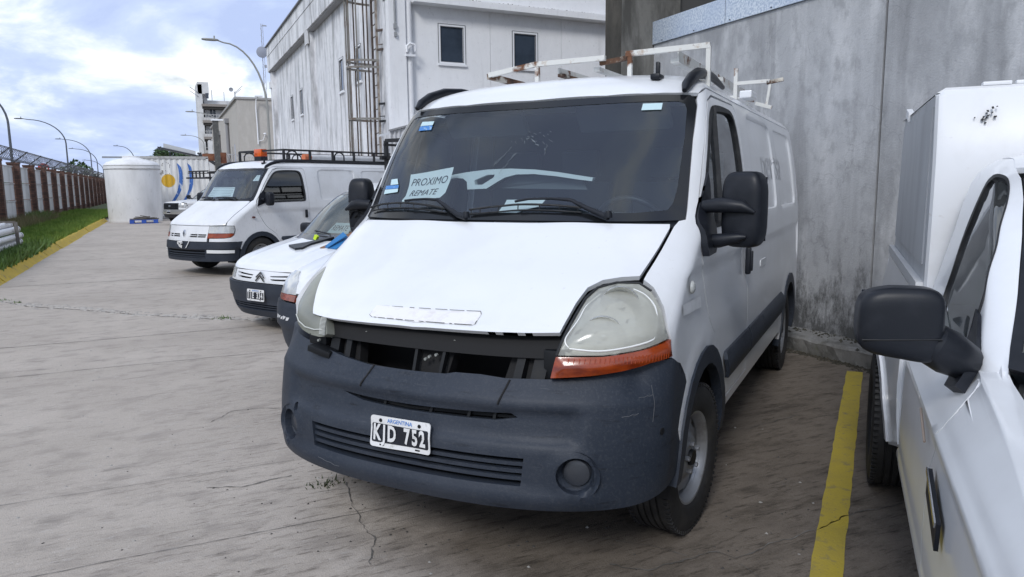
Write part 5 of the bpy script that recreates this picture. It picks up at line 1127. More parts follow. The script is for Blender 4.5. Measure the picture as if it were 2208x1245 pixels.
for sd, lab in ((1, None), (-1, None)):
    P0 = B.at(sd * fogc[0], fogc[1], 0); _, N0 = mapped(B.PF, np.array([[sd * fogc[0], fogc[1]]])); nn = Vector(N0[0])
    nn = (nn * .55 + Vector((0, -1, 0)) * .45).normalized(); ex = nn.cross(Vector((0, 0, 1))).normalized(); ez = ex.cross(nn)
    T_ = Matrix.Translation(P0) @ Matrix((nn, ex, ez)).transposed().to_4x4()
    mb = MB(); mb.lathe([(.094, .004), (.082, -.006), (.060, -.036), (.054, -.04)], 28, T_); q = mb.build('fog_lamp_recess', BUMP, bum, 40)
    mb = MB(); mb.lathe([(0, -.020), (.03, -.021), (.050, -.026), (.056, -.036)], 28, T_); mb.build('fog_lamp_cover', mat('smoked_cover', (.035, .04, .05), .35, coat=.3), bum, 40)
panel('tow_eye_cover', B.PF, ellipse(.86, .655, .016, .014, 12), DARK2, bum, .02, (), (), (1.15, 1), .010, None, .01)
plate(bum, (-.010, .056, .610), (1, 0, 0), (0, .11, 1), 'ARGENTINA', 'KJD 752', bent=lambda x, y: -.004 * math.sin(x * 18) * (y < 0) + .003 * math.sin(y * 40 + x * 9))
# scrapes
mb = MB()
for (a, b) in (((.70, .80), (.78, .803)), ((.78, .84), (.79, .76)), ((.79, .76), (.786, .70)), ((.62, .735), (.70, .742)), ((-.25, .43), (-.16, .415))):
    pts = [tuple(np.array(a) + (np.array(b) - np.array(a)) * t) for t in np.linspace(0, 1, 6)]
    mb.tube([B.at(p[0], p[1] + .002 * math.sin(9 * t), .0066 + float(bpd(np.array([p[0]]), np.array([p[1]]), None)[0])) for t, p in enumerate(pts)], .0011, 4)
mb.build('scrape', mat('pale_scrape', (.11, .115, .125), .8), bum)

# headlamps
HL = [(.357, .964), (.362, 1.001), (.366, 1.05), (.368, 1.10), (.373, 1.155), (.397, 1.192), (.461, 1.210), (.565, 1.208), (.645, 1.180), (.755, 1.112), (.883, 1.012), (.684, .983), (.52, .966)]
HLL = [(-.345, 1.045), (-.292, 1.03), (-.284, .985), (-.282, .958), (-.297, .945), (-.327, .938), (-.384, .939), (-.457, .949), (-.512, .966), (-.542, .988), (-.562, 1.031), (-.645, 1.080), (-.71, 1.132), (-.70, 1.180), (-.635, 1.208), (-.56, 1.206), (-.50, 1.178), (-.46, 1.143), (-.42, 1.105), (-.38, 1.074)]
IND = [(.357, .958), (.521, .961), (.684, .978), (.893, 1.006), (.922, .938), (.744, .927), (.604, .905), (.495, .891), (.350, .879)]
def lens_d(pl): 
    return lambda u, v, P: .022 * sstep(sdf(u, v, pl) / .10) - .004 * sstep(1 - sdf(u, v, pl) / .012)
LUX = mat('lamp_bowl_grey', (.50, .51, .50), .45, .15, var=[(9, (.40, .41, .40), .4, .7, 4)])
def lamp_inner(par, sd, pl):
    hsg = panel('lamp_housing', B.PF, pl, LUX, par, .04, (), (), (1.15, 1), -.055, None, -.06, 60)
    mb = MB()
    for (s_, z_, r_) in ((.515, 1.135, .080), (.500, 1.030, .084)):
        c = B.at(sd * s_, z_, -.012); T_ = Matrix.Translation(c + Vector((0, .012, 0))) @ Matrix.Rotation(R(-90), 4, 'Z') @ Matrix.Rotation(sd * R(14), 4, 'Z')
        mb.lathe([(r_ * a, -.07 * (1 - a * a) - .005) for a in (0, .12, .3, .5, .7, .85, .96, 1.0)] + [(r_ * 1.03, -.015)], 30, T_)
        mb.lathe([(0, -.022), (.010, -.024), (.014, -.034), (.014, -.06)], 12, T_)
    mb.build('lamp_reflector', SILVER, par, 50)
    mb = MB()
    pts = [(.395, .990), (.50, .982), (.62, .994), (.735, 1.012), (.755, 1.03), (.745, 1.075), (.70, 1.125), (.62, 1.165), (.55, 1.185)]
    mb.tube([B.at(sd * a, z, .004) for a, z in smoothpoly(pts, 5, False)], .0045, 6)
    mb.tube([B.at(sd * a, z, .004) for a, z in smoothpoly([(.395, .990), (.372, 1.02), (.385, 1.08), (.39, 1.13), (.42, 1.17)], 5, False)], .003, 6)
    mb.build('lamp_trim', mat('pale_trim', (.78, .79, .78), .3), par, 50)
    mb = MB()
    for i in range(17):
        z = 1.000 + .0095 * i; mb.beam(B.at(sd * .605, z, -.006), B.at(sd * (.735 - .004 * max(0, i - 6)), z + .004, -.002), .004, .003)
    mb.build('lens_ribs', mat('rib_grey', (.62, .63, .60), .3), par)
hl = panel('headlight', B.PF, HL, LENS, van, .03, (), (), (1.15, 1), .004, lens_d(HL), .02, 60)
lamp_inner(hl, 1, HL)
hw = [tuple(np.array(p)) for p in HL]
mb = MB(); mb.tube([B.at(a, z, .002) for a, z in HL[:9]], .006, 6); mb.build('headlight_seal', RUBBER, hl, 50)
mb = MB()
for i in range(15): z = .955 + .0055 * i; mb.beam(B.at(-.286, z, -.004), B.at(-.318, z - .002, -.004), .0025, .004, (0, 1, 0))
rb_ = mb
hl2 = panel('headlight', B.PF, HLL, LENSHAZY, van, .025, (), (), (1.15, 1), -.012, lambda u, v, P: .008 * sstep(sdf(u, v, HLL) / .06), .05, 60)
rb_.build('lens_ribs', mat('rib_pale', (.62, .63, .60), .3), hl2)
tag(hl2, 'yellowed loose headlight without its orange indicator')
mb = MB(); mb.tube([B.at(a, z, -.003) for a, z in ((-.30, .975), (-.35, .966), (-.42, .968), (-.49, .985), (-.535, 1.01))], .003, 6); mb.build('lens_line', mat('lens_line_grey', (.55, .56, .52), .3), hl2, 50)
panel('lamp_housing', B.PF, HLL, LUX, hl2, .05, (), (), (1.15, 1), -.07, None, 0, 60)
def indd(u, v, P): return .012 * sstep(sdf(u, v, IND) / .03)
ind = panel('indicator', B.PF, IND, ORANGE, van, .02, (), (), (1.15, 1), .006, indd, .04, 60)
mb = MB()
for s_ in np.linspace(.40, .86, 26): mb.beam(B.at(s_, .925 + .03 * (s_ - .4), .016), B.at(s_, .953 + .035 * (s_ - .4), .016), .0022, .0015, (0, 1, 0))
mb.build('lens_ribs', mat('orange_rib', (.34, .05, .008), .25), ind)

# mirrors
for sd in (1, -1):
    f = lambda Y, Z, sd=sd: B.PS(Y, Z, sd)
    cx_ = sd * (1.128 if sd > 0 else 1.065); mw = .190 if sd > 0 else .135
    base = panel('mirror_base', f, [(1.02, 1.285), (1.17, 1.290), (1.20, 1.315), (1.245, 1.40), (1.21, 1.50), (1.235, 1.66), (1.13, 1.535), (1.04, 1.42), (1.005, 1.34)], PLAST, van, .04, (), (), (1, 1), .014, lambda u, v, P: .02 * sstep((1.5 - v) / .2), .03)
    mb = MB(); rz = Matrix.Rotation(sd * R(-14), 3, 'Z')
    blob(mb, (cx_, 1.185, 1.490), (mw, .135, .345), 4.2, 16, rz)
    mir_ = mb.build('door_mirror', PLAST, van, 60)
    mb = MB(); rr = lambda x, y, z: Vector((cx_, 1.185, 1.49)) + rz @ Vector((x, y, z))
    mb.tube([Vector((sd * .955, 1.13, 1.505)), Vector((sd * 1.03, 1.12, 1.512)), rr(sd * .02, -.072, .015), rr(sd * .075, -.066, -.01)], [.030, .036, .030, .008], 10)
    mb.tube([Vector((sd * .955, 1.14, 1.345)), Vector((sd * 1.03, 1.125, 1.350)), rr(sd * .0, -.068, -.125), rr(sd * .04, -.066, -.12)], [.030, .034, .024, .008], 10)
    mb.build('mirror_arm', PLAST, mir_, 50)
    if sd < 0:                                            # the far mirror has lost its cover: wires and ribs show
        mb = MB()
        for i in range(9):
            y0 = -.068; a = random.uniform(-.05, .05); b = random.uniform(-.05, .05); z0 = random.uniform(-.13, .02)
            mb.tube([rr(a, y0, z0), rr((a + b) / 2 + .02, y0 - .018, z0 + .02), rr(b, y0, z0 + random.uniform(-.03, .05))], .004, 5)
        mb.build('mirror_wiring', DARK2, mir_, 50)
    else:
        mb = MB(); mb.box(rr(0, .066, 0), (.15, .004, .29), rz); mb.build('mirror_glass', CHROME, mir_)
    # round repeater lamp and the patch left by a badge on the wing
    T_ = Matrix.Translation(B.ats(.815, 1.172, sd, .002)) @ (Matrix.Rotation(math.pi if sd < 0 else 0, 4, 'Z'))
    mb = MB(); mb.lathe([(0, .014), (.016, .013), (.026, .008), (.029, 0)], 20, T_); mb.build('side_repeater', mat('clear_repeater', (.48, .49, .47), .2, coat=.5), van, 50)
    panel('sticker_mark', f, [(.66, 1.118), (.73, 1.118), (.97, 1.112), (.985, 1.062), (.74, 1.068), (.665, 1.074)], mat('sticker_ghost', (.66, .67, .68), .5, var=[(14, (.76, .77, .79), .4, .7)]), van, .03, (), (), (1, 1), .003, None, 0)
# ghost lettering on the load side, fuel flap
text_on('ghost_lettering', 'persia', .40, lambda x, y: B.ats(3.55 + x, 1.74 + y * .85, 1, .002 - .016 * max(float(sstep(sdf(np.array([3.55 + x]), np.array([1.74 + y * .85]), rc)[0] / .022 + .5)) for rc in (rrect(2.58, 1.43, 3.56, 2.025, .07), rrect(3.78, 1.43, 4.74, 2.015, .07)))), mat('glue_grey', (.56, .57, .59), .6, var=[(9, (.74, .75, .77), .45, .6)]), van, 1.05)
panel('fuel_flap', lambda Y, Z: B.PS(Y, Z, 1), rrect(2.76, 1.055, 2.99, 1.10, .012), mat('flap_white', (.68, .69, .70), .5), van, .04, (), (), (1, 1), -.004, None, .006)
# wipers
for arm, bl in (([(-.035, 1.430), (-.057, 1.442), (-.093, 1.480), (-.137, 1.518), (-.187, 1.523), (-.243, 1.520), (-.29, 1.514)], [(-.607, 1.484), (-.488, 1.501), (-.329, 1.511), (-.203, 1.503), (-.106, 1.483)]),
                ([(.31, 1.437), (.288, 1.449), (.221, 1.484), (.161, 1.518), (.105, 1.524), (.047, 1.522), (.022, 1.510)], [(-.037, 1.476), (-.011, 1.487), (.026, 1.504), (.109, 1.501), (.2, 1.489)])):
    mb = MB(); A = [B.at(*p, .03 + .012 * (i > 2)) for i, p in enumerate(arm)]; mb.tube(A, [.014, .014, .012, .009, .006, .006, .006], 8)
    mb.lathe([(0, .03), (.014, .03), (.018, .01), (.018, 0)], 12, Matrix.Translation(A[0]) @ Matrix.Rotation(R(-90), 4, 'Y'))
    w_ = mb.build('wiper', PLAST, van, 50)
    mb = MB(); Pb = [B.at(a, z, .026) for a, z in smoothpoly(bl, 5, False)]
    mb.tube(Pb, .006, 6); Pc = [B.at(a, z - .014 - .006 * math.sin(3.14 * i / 20), .012) for i, (a, z) in enumerate(smoothpoly(bl, 5, False))]; mb.tube(Pc, .004, 5)
    for i in range(1, len(Pb), 3): mb.tube([Pb[i], Pc[i]], .003, 4)
    mb.build('wiper_blade', RUBBER, w_, 50)
# stickers and cracks on the glass
def sticker(nm, pl, m_, off=.003): return panel(nm, B.PX, B.s2x(pl), m_, van, .05, (), (), (1, 1), off, None, 0)
STK = mat('pale_sticker', (.50, .66, .70), .5); STB = mat('blue_sticker', (.06, .22, .55), .5, var=[(40, (.35, .50, .62), .55, .66, 3)])
sticker('windscreen_sticker', [(.372, 2.0), (.486, 2.0), (.481, 1.966), (.367, 1.966)], STK)
sticker('windscreen_sticker', [(-.470, 1.975), (-.355, 1.972), (-.352, 1.950), (-.467, 1.950)], STK); sticker('windscreen_sticker', [(-.467, 1.948), (-.352, 1.948), (-.345, 1.922), (-.460, 1.922)], STB)
sticker('windscreen_sticker', [(-.526, 1.649), (-.46, 1.653), (-.43, 1.622), (-.511, 1.618)], STK); sticker('windscreen_sticker', [(-.566, 1.614), (-.423, 1.618), (-.417, 1.600), (-.56, 1.594)], STB); sticker('windscreen_sticker', [(-.56, 1.592), (-.417, 1.598), (-.41, 1.58), (-.551, 1.568)], STK)
mb = MB()
for i in range(20):
    c = Vector((random.gauss(.05, .05), 0, random.gauss(1.845, .022))); a = random.uniform(-1.2, .2); l = random.uniform(.006, .03)
    mb.tube([B.atx(c.x, c.z, .0015), B.atx(c.x + l * math.cos(a), c.z + l * math.sin(a), .0015)], random.uniform(.0004, .0009), 4)
for (a, b) in (((-.03, 1.80), (-.15, 1.66)), ((.02, 1.80), (-.07, 1.66)), ((.165, 1.83), (.17, 1.74)), ((.02, 1.87), (.14, 1.80))):
    for k in range(7):
        t = random.random() * .8; p = np.array(a) + (np.array(b) - np.array(a)) * t; q = np.array(a) + (np.array(b) - np.array(a)) * (t + .16); mb.tube([B.atx(*(p + RNG.normal(0, .004, 2)), .0015), B.atx(*(q + RNG.normal(0, .004, 2)), .0015)], .0005, 4)
mb.build('glass_damage', mat('cracked_glass', (.25, .30, .33), .4), van)

# rusty roof rack: bent cross frames and lengthwise bars
V3 = Vector
mb = MB(); mb.beam((-.53, 1.8, 2.286), (-.212, 1.8, 2.325), .028); mb.beam((-.212, 1.8, 2.325), (.228, 1.8, 2.325), .028)
rack = mb.build('roof_rack', RUST, van)
def bar(p0, p1, w=.035, h=None, m_=None):
    mb = MB(); mb.beam(p0, p1, w * .8, h * .8 if h else None); return mb.build('rack_bar', m_ or RUST, rack)
bar((.186, 1.83, 2.303), (.352, 1.83, 2.318), .032, None, RUST2); bar((.352, 1.8, 2.335), (.82, 1.8, 2.340), .036)
for x, z0, z1 in ((-.20, 2.17, 2.32), (.375, 2.18, 2.335), (.812, 2.12, 2.335)): bar((x, 1.8, z0), (x, 1.8, z1), .03)
bar((-.53, 1.8, 2.28), (-.56, 4.5, 2.30), .042, None, RUST2)
bar((-.07, 1.85, 2.258), (-.09, 4.5, 2.30), .05, .022, RUST2); bar((-.085, 1.85, 2.285), (-.10, 4.5, 2.33), .012, .045)
bar((.157, 1.85, 2.275), (.15, 4.5, 2.31), .045, .03); bar((.616, 1.85, 2.285), (.60, 4.5, 2.32), .06, .03); bar((.635, 1.85, 2.315), (.61, 4.5, 2.35), .012, .05)
bar((-.50, 4.2, 2.30), (.62, 4.2, 2.33), .035); bar((.70, 3.2, 2.20), (.70, 3.2, 2.415), .032); bar((.70, 3.2, 2.31), (.93, 3.2, 2.312), .03)
bar((.91, 3.2, 2.30), (1.02, 3.2, 2.318), .03, .03, RUST2); bar((.935, 3.2, 2.30), (.915, 3.2, 2.15), .022, .022); bar((.84, 3.2, 2.165), (.95, 3.2, 2.13), .03, .03)
bar((.60, 2.6, 2.20), (.60, 2.6, 2.27), .05, .04); bar((.58, 2.55, 2.272), (.70, 2.7, 2.28), .04, .03, RUST)
mb = MB(); mb.box((.82, 3.0, 2.20), (.08, .2, .05), None, .01); mb.build('rack_block', WHITE, rack)
for x in (-.5, .6):
    for y in (2.6, 4.3): bar((x, y, 2.17), (x, y, 2.29), .03)

# things lying inside the windscreen
def inside(name, label, cat): return thing(name, label, cat, VAN_AT, -R(VAN_HEAD))
sg = inside('paper_sign', 'white paper reading PROXIMO REMATE behind the big van windscreen', 'sign')
pp = B.s2x([(-.146, 1.722), (-.143, 1.653), (-.147, 1.588), (-.162, 1.562), (-.253, 1.549), (-.364, 1.537), (-.372, 1.545), (-.360, 1.57), (-.370, 1.626), (-.388, 1.688)])
pd = lambda u, v, P: -.02 - .012 * np.sin(u * 9) * np.sin(v * 20)
ps = panel('paper_sheet', B.PX, pp, PAPER, sg, .03, (), (), (1, 1), 0, pd, 0, 80)
c0, e_x, e_y = np.array([-.445, 1.655]), np.array([1, .085]), np.array([.06, 1.0])
def pf(c, shear): 
    def g(x, y):
        q = np.array(c) + np.array([x, .06 * x]) + np.array([shear * y, y * .92]); P, Nn = mapped(B.PX, q[None]); return Vector(P[0] + Nn[0] * (float(pd(q[:1], q[1:], None)[0]) + .002))
    return g
text_on('lettering', 'PROXIMO', .062, pf((-.500, 1.650), .10), INK, ps, .90, 0)
text_on('lettering', 'REMATE', .053, pf((-.512, 1.588), .22), INK, ps, .95, 0)
gg = inside('loose_grille', 'white plastic grille bar lying on the big van dashboard', 'grille')
gp = [(-.50, 1.655), (-.398, 1.672), (-.319, 1.683), (-.18, 1.695), (-.045, 1.697), (.085, 1.69), (.211, 1.675), (.333, 1.655), (.405, 1.644), (.399, 1.627), (.333, 1.635), (.211, 1.654), (.085, 1.667), (-.013, 1.666), (-.079, 1.652), (-.127, 1.629), (-.192, 1.595), (-.314, 1.591), (-.317, 1.632), (-.341, 1.65), (-.398, 1.654), (-.50, 1.63)]
gh = [(-.267, 1.64), (-.187, 1.667), (-.140, 1.668), (-.147, 1.653), (-.219, 1.616), (-.264, 1.615)]
uv, T = tess(gp, .02, [gh]); mb = MB(); V = [V3((p[0], 1.135 + .10 * p[0]**2, p[1])) for p in uv]; k = len(V); ed = {(t[i], t[(i + 1) % 3]) for t in T.tolist() for i in range(3)}
mb.add(V + [v + V3((0, .03, 0)) for v in V], [tuple(t) for t in T.tolist()] + [tuple(i + k for i in t[::-1]) for t in T.tolist()] + [(a, b, b + k, a + k) for a, b in ed if (b, a) not in ed])
go = mb.build('grille_frame', mat('bare_white_plastic', (.78, .80, .80), .4), gg)
mb = MB(); mb.poly([(-.30, 1.19, 1.60), (.36, 1.19, 1.585), (.33, 1.19, 1.64), (.1, 1.19, 1.665), (-.08, 1.19, 1.65), (-.2, 1.19, 1.59)], (0, .01, 0)); mb.build('grille_mesh', mat('grille_shadow_grey', (.10, .11, .12), .6), gg)
sh = inside('paper_sheet', 'folded white paper lying low behind the windscreen between the wipers', 'paper')
panel('sheet', B.PX, [(.0, 1.567), (.215, 1.569), (.19, 1.53), (.02, 1.47), (-.03, 1.46), (-.015, 1.50)], PAPER, sh, .03, (), (), (1, 1), -.03, lambda u, v, P: -.02 * sstep((v - 1.50) / .05), 0)
panel('sheet', B.PX, [(-.03, 1.49), (.20, 1.495), (.20, 1.465), (-.05, 1.455)], PAPER, sh, .03, (), (), (1, 1), -.06, None, 0)
# ------------------------------------------------------------------ second large van: older front, black roof rack
old = thing('old_van', 'older white van with orange beacon and black roof rack of pipes', 'van', (.221, 14.82, -.06), -R(60.8))
fe2 = fedge(B, [(.42, .71), (.42, .765), (.70, .766), (.86, .78), (.94, .82), (.965, .86), (.975, .93), (.945, .994), (.72, 1.0), (.70, 1.06), (.672, 1.212), (.665, 1.42), (.70, 1.449), (.718, 1.602), (.738, 1.819), (.79, 1.99), (.78, 2.02)])
van_shell(old, B, WHITE2, fe2, False, True, ((.60, .66), (.56, .70)))
for c_ in list(old.children):
    if c_.name.startswith('wheel') and not c_.name.startswith('wheel_'): c_.location.z += .06
windscreen(old, B, WS_OUT, WS_IN)
van_interior(old, B, False)
panel('scuttle', B.PX, B.s2x([(-.70, 1.425), (0, 1.425), (.70, 1.425), (.705, 1.446), (0, 1.4425), (-.705, 1.446)]), PLAST, old, .08, (), (), (1, 1), -.012, None, .03)
BR2 = [(0, 1.0), (.35, 1.0), (.70, 1.008), (.688, 1.06), (.66, 1.212), (.652, 1.40), (.62, 1.43)]
panel('bonnet', B.PX, B.s2x(BR2) + B.s2x(mir(BR2))[::-1][:-1], WHITE2, old, .06, (), (), (1, 1.9), .004, None, .02)
panel('front_panel', B.PF, [(-.375, .71), (0, .71), (.375, .71), (.375, .99), (0, .99), (-.375, .99)], WHITE2, old, .05, [[(-.335, .785), (-.05, .785), (-.065, .845), (-.345, .845)], [(.345, .785), (.06, .785), (.075, .845), (.355, .845)]], (), (1.15, 1), .0, None, .03)
panel('front_lining', B.PF, [(-.9, .4), (0, .4), (.9, .4), (.9, .99), (0, .99), (-.9, .99)], DARK, old, .1, (), (), (1.15, 1), -.05, None, 0)
mb = MB()
for z_ in (.815,): mb.tube([B.at(s_, z_, -.005) for s_ in np.linspace(-.34, -.055, 8)], .007, 6); mb.tube([B.at(s_, z_, -.005) for s_ in np.linspace(.065, .35, 8)], .007, 6)
for s_ in (-.2, .2): mb.beam(B.at(s_, .785, -.005), B.at(s_, .845, -.005), .012, .02, (0, 1, 0))
mb.build('grille_bars', WHITE2, old)
mb = MB(); c = B.at(.0, .845, .012); ex = Vector((1, 0, 0)); ez = Vector((0, .1, 1)).normalized()
def diamond(k, y): return [c + ez * .068 * k + Vector((0, y, 0)), c + ex * .040 * k + Vector((0, y, 0)), c - ez * .068 * k + Vector((0, y, 0)), c - ex * .040 * k + Vector((0, y, 0))]
o_, i_ = diamond(1, -.012), diamond(.45, -.012); b_ = diamond(1.05, .02)
mb.add(o_ + i_ + b_, [(0, 1, 5, 4), (1, 2, 6, 5), (2, 3, 7, 6), (3, 0, 4, 7), (0, 8, 9, 1), (1, 9, 10, 2), (2, 10, 11, 3), (3, 11, 8, 0)]); mb.build('diamond_emblem', CHROME, old)
CLR = mat('clear_lamp', (.56, .57, .57), .15, .2, var=[(6, (.30, .31, .32), .45, .7, 3)], coat=.8)
for sd in (1, -1):
    panel('headlight', B.PF, [(sd * a, b) for a, b in [(.385, .862), (.925, .858), (.945, .93), (.93, .978), (.90, .988), (.385, .988)]], CLR, old, .04, (), (), (1.15, 1), .006, None, .03)
    panel('indicator', B.PF, [(sd * a, b) for a, b in [(.385, .770), (.72, .774), (.85, .79), (.915, .822), (.925, .853), (.385, .857)]], ORANGE, old, .04, (), (), (1.15, 1), .008, None, .03)
    panel('reflector_strip', B.PF, [(sd * a, b) for a, b in [(.40, .503), (.96, .494), (.965, .548), (.40, .562)]], mat('white_strip', (.70, .71, .71), .4), old, .05, (), (), (1.15, 1), .022, None, .01)
    mb = MB(); mb.box(B.ats(.94, 1.13, sd, .006), (.02, .06, .035), None, .006); mb.build('side_repeater', mat('dark_repeater', (.10, .02, .01), .3), old)
    f = lambda Y, Z, sd=sd: B.PS(Y, Z, sd)
    panel('mirror_base', f, [(1.04, 1.33), (1.24, 1.40), (1.22, 1.64), (1.12, 1.53)], PLAST, old, .06, (), (), (1, 1), .012, None, .02)
    mb = MB(); blob(mb, (sd * 1.12, 1.22, 1.47), (.20, .13, .26), 4, 10, Matrix.Rotation(sd * R(-12), 3, 'Z')); mb.tube([(sd * .95, 1.16, 1.46), (sd * 1.05, 1.16, 1.46)], .03, 8); mb.build('door_mirror', PLAST, old, 60)
ob = [(0, .70), (.5, .70), (1.0, .695)] + [wing(.66, .70), wing(.60, .55), wing(.58, .37), (.95, .345), (.46, .345), (0, .345)]
og = [(-.36, .41), (0, .41), (.36, .41), (.352, .552), (0, .552), (-.352, .552)]
panel('front_bumper', B.PF, ob + mir(ob[1:-1])[::-1], BUMP, old, .05, [og], [([(-1, .575), (0, .575), (1, .575)], False)], (1.15, 1), .02, lambda u, v, P: -.02 * sstep((.575 - v) / .02), .05)
for z_ in (.51, .465, .43): panel('grille_slat', B.PF, [(-.36, z_ - .012), (0, z_ - .012), (.36, z_ - .012), (.36, z_ + .008), (0, z_ + .008), (-.36, z_ + .008)], BUMP, old, .1, (), (), (1.15, 1), -.012, None, .03)
# a torn, crumpled number plate
mb = MB()
for pts in ([(-.03, .70), (.02, .705), (.035, .66), (-.01, .62), (-.045, .655)], [(-.02, .63), (.03, .63), (.02, .575), (-.01, .60)], [(.07, .58), (.085, .59), (.125, .70), (.115, .71), (.10, .66)]):
    mb.poly([B.at(a - .02, b, .035 + .012 * math.sin(40 * a + 30 * b)) for a, b in pts], (0, .004, 0))
pl_ = mb.build('torn_plate', PLATEW, old); text_on('plate_characters', '97', .07, lambda x, y: B.at(-.005 + x * .9, .655 + y * .8, .048), PLATEB, pl_, .8)
# rack with beacon and pipes
orack = thing('roof_rack', None, None); orack.parent = old
mb = MB()
for x in (-.72, .72):
    mb.beam((x, 1.9, 2.42), (x, 5.6, 2.42), .035, .035); mb.beam((x, 1.9, 2.19), (x, 5.6, 2.19), .05, .10)
mb.beam((-.72, 1.9, 2.42), (.72, 1.9, 2.42), .035, .035); mb.beam((-.72, 1.9, 2.19), (.72, 1.9, 2.19), .045, .09); mb.beam((-.72, 5.6, 2.42), (.72, 5.6, 2.42), .035, .035)
V_ = mb.V; COL.objects.unlink(orack); bpy.data.objects.remove(orack)
orack = mb.build('roof_rack', BLACKSTEEL, old)
for x in (-.72, .72):
    for y_ in (1.9, 2.55, 3.15, 3.75, 4.35, 4.95, 5.6): mb = MB(); mb.beam((x, y_, 2.12), (x, y_, 2.42), .04, .04); mb.build('rack_post', BLACKSTEEL, orack)
for y_ in (2.4, 3.0, 3.6, 4.2, 4.8, 5.3): mb = MB(); mb.beam((-.72, y_, 2.2), (.72, y_, 2.2), .04, .03); mb.build('rack_slat', BLACKSTEEL, orack)
for x, y_ in ((.70, 2.12), (.70, 3.35), (-.70, 2.12), (-.70, 3.35)):
    mb = MB(); mb.tube([(x, y_ - .13, 2.2), (x, y_ - .13, 2.33), (x, y_ - .08, 2.39), (x, y_, 2.41), (x, y_ + .08, 2.39), (x, y_ + .13, 2.33), (x, y_ + .13, 2.2)], .016, 6); mb.build('rack_hoop', BLACKSTEEL, orack, 50)
def onvan(name, label, cat, base, hd): return thing(name, label, cat, base, -R(hd))
bc = onvan('beacon', 'orange warning beacon on the black roof rack of the older van', 'beacon', (.221, 14.82, -.06), 60.8)
mb = MB(); mb.box((-.06, 1.93, 2.385), (.24, .15, .155), None, .02); mb.build('beacon_lens', mat('beacon_orange', (.62, .10, .008), .2, coat=.6, var=[(9, (.42, .05, .004), .45, .65, 3)]), bc, 40)
mb = MB(); mb.box((-.06, 1.93, 2.27), (.22, .14, .08), None, .01); mb.build('beacon_base', PLAST, bc)
for i, (x, z, lab) in enumerate(((.45, 2.30, 'white plastic tube with orange end on the older van roof rack'), (.28, 2.28, 'shorter white tube lying behind the first on the roof rack'))):
    t = onvan('roof_pipe', lab, 'pipe', (.221, 14.82, -.06), 60.8); mb = MB(); mb.tube([(x, 2.75 + .5 * i, z), (x, 4.9, z)], .062 - .02 * i, 14); mb.build('pipe_wall', PIPE, t, 50)
    if i == 0: mb = MB(); mb.tube([(x, 2.60, z), (x, 2.77, z)], .066, 14); mb.build('end_cap', mat('cap_orange', (.55, .16, .07), .5), t, 50)
# paper notices
for pl, lab, lines_ in (([(.42, 1.815), (.60, 1.815), (.585, 1.925), (.475, 1.925)], 'printed white notice at the top right of the older van windscreen', 4), ([(-.24, 1.515), (.14, 1.515), (.10, 1.70), (-.20, 1.70)], 'pale sheet hanging low in the middle of the older van windscreen', 5)):
    t = onvan('paper_notice', lab, 'notice', (.221, 14.82, -.06), 60.8); p_ = panel('sheet', B.PX, B.s2x(pl), PAPER, t, .06, (), (), (1, 1), -.012, None, 0)
    mb = MB(); xs2 = B.s2x(pl); zc = [p[1] for p in pl]; x0, x1 = min(p[0] for p in xs2) + .05, max(p[0] for p in xs2) - .06
    for i in range(lines_):
        z = min(zc) + (max(zc) - min(zc)) * (i + .8) / (lines_ + .6); mb.tube([B.atx(x0 + .01 * i, z, -.009), B.atx(x1 - .02 * (i % 2), z, -.009)], .004, 4)
    mb.build('printed_line', mat('print_grey', (.25, .28, .30), .8), p_)
for arm, bl in (([(-.02, 1.43), (-.06, 1.455), (-.11, 1.48)], [(-.34, 1.475), (-.2, 1.49), (-.06, 1.475)]), ([(.30, 1.43), (.22, 1.455), (.1, 1.485)], [(-.01, 1.48), (.06, 1.49), (.26, 1.475)])):
    mb = MB(); mb.tube([B.at(*p, .03) for p in arm], .012, 6); mb.tube([B.at(*p, .03) for p in smoothpoly(bl, 4, False)], .014, 6); mb.build('wiper', PLAST, old, 50)
# text_on('ghost_lettering', 'persia', .36, lambda x, y: B.ats(2.9 + x, 1.70 + y, 1, -.0115), mat('glue_grey', (.50, .515, .54), .6), old, 1.0)

# ------------------------------------------------------------------ two small cars
CAR = Body(yc=[(.2, .12), (.35, .04), (.5, .02), (.65, .03), (.72, .05), (.80, .09), (.87, .20), (.93, .40), (.99, .66), (1.04, .92), (1.07, 1.05), (1.10, 1.09), (1.30, 1.32), (1.5, 1.58), (1.60, 1.74), (1.68, 1.95), (1.74, 2.3), (1.78, 2.8), (1.79, 3.2)],
 B=[(.2, .34), (.7, .36), (.9, .34), (1.1, .26), (1.5, .2), (1.79, .4)],
 W=[(.2, .78), (.45, .845), (.7, .855), (.9, .845), (1.05, .82), (1.4, .755), (1.6, .70), (1.7, .63), (1.76, .45), (1.79, .1)], n=[(.2, 2.8), (1.79, 2.8)], m_=[(.2, 2), (1.79, 2)], L=4.1)
KAN = Body(yc=[(.2, .12), (.35, .04), (.5, .02), (.65, .03), (.75, .07), (.85, .13), (.92, .24), (.98, .45), (1.04, .70), (1.08, .92), (1.11, 1.0), (1.3, 1.2), (1.5, 1.42), (1.65, 1.62), (1.74, 1.9), (1.80, 2.4), (1.82, 3.0)],
 B=[(.2, .34), (.7, .36), (.9, .34), (1.1, .26), (1.5, .2), (1.79, .4)],
 W=[(.2, .77), (.45, .82), (.7, .83), (.9, .825), (1.05, .80), (1.4, .745), (1.6, .69), (1.7, .62), (1.78, .45), (1.82, .1)], n=[(.2, 2.8), (1.79, 2.8)], m_=[(.2, 2), (1.79, 2)], L=4.0)
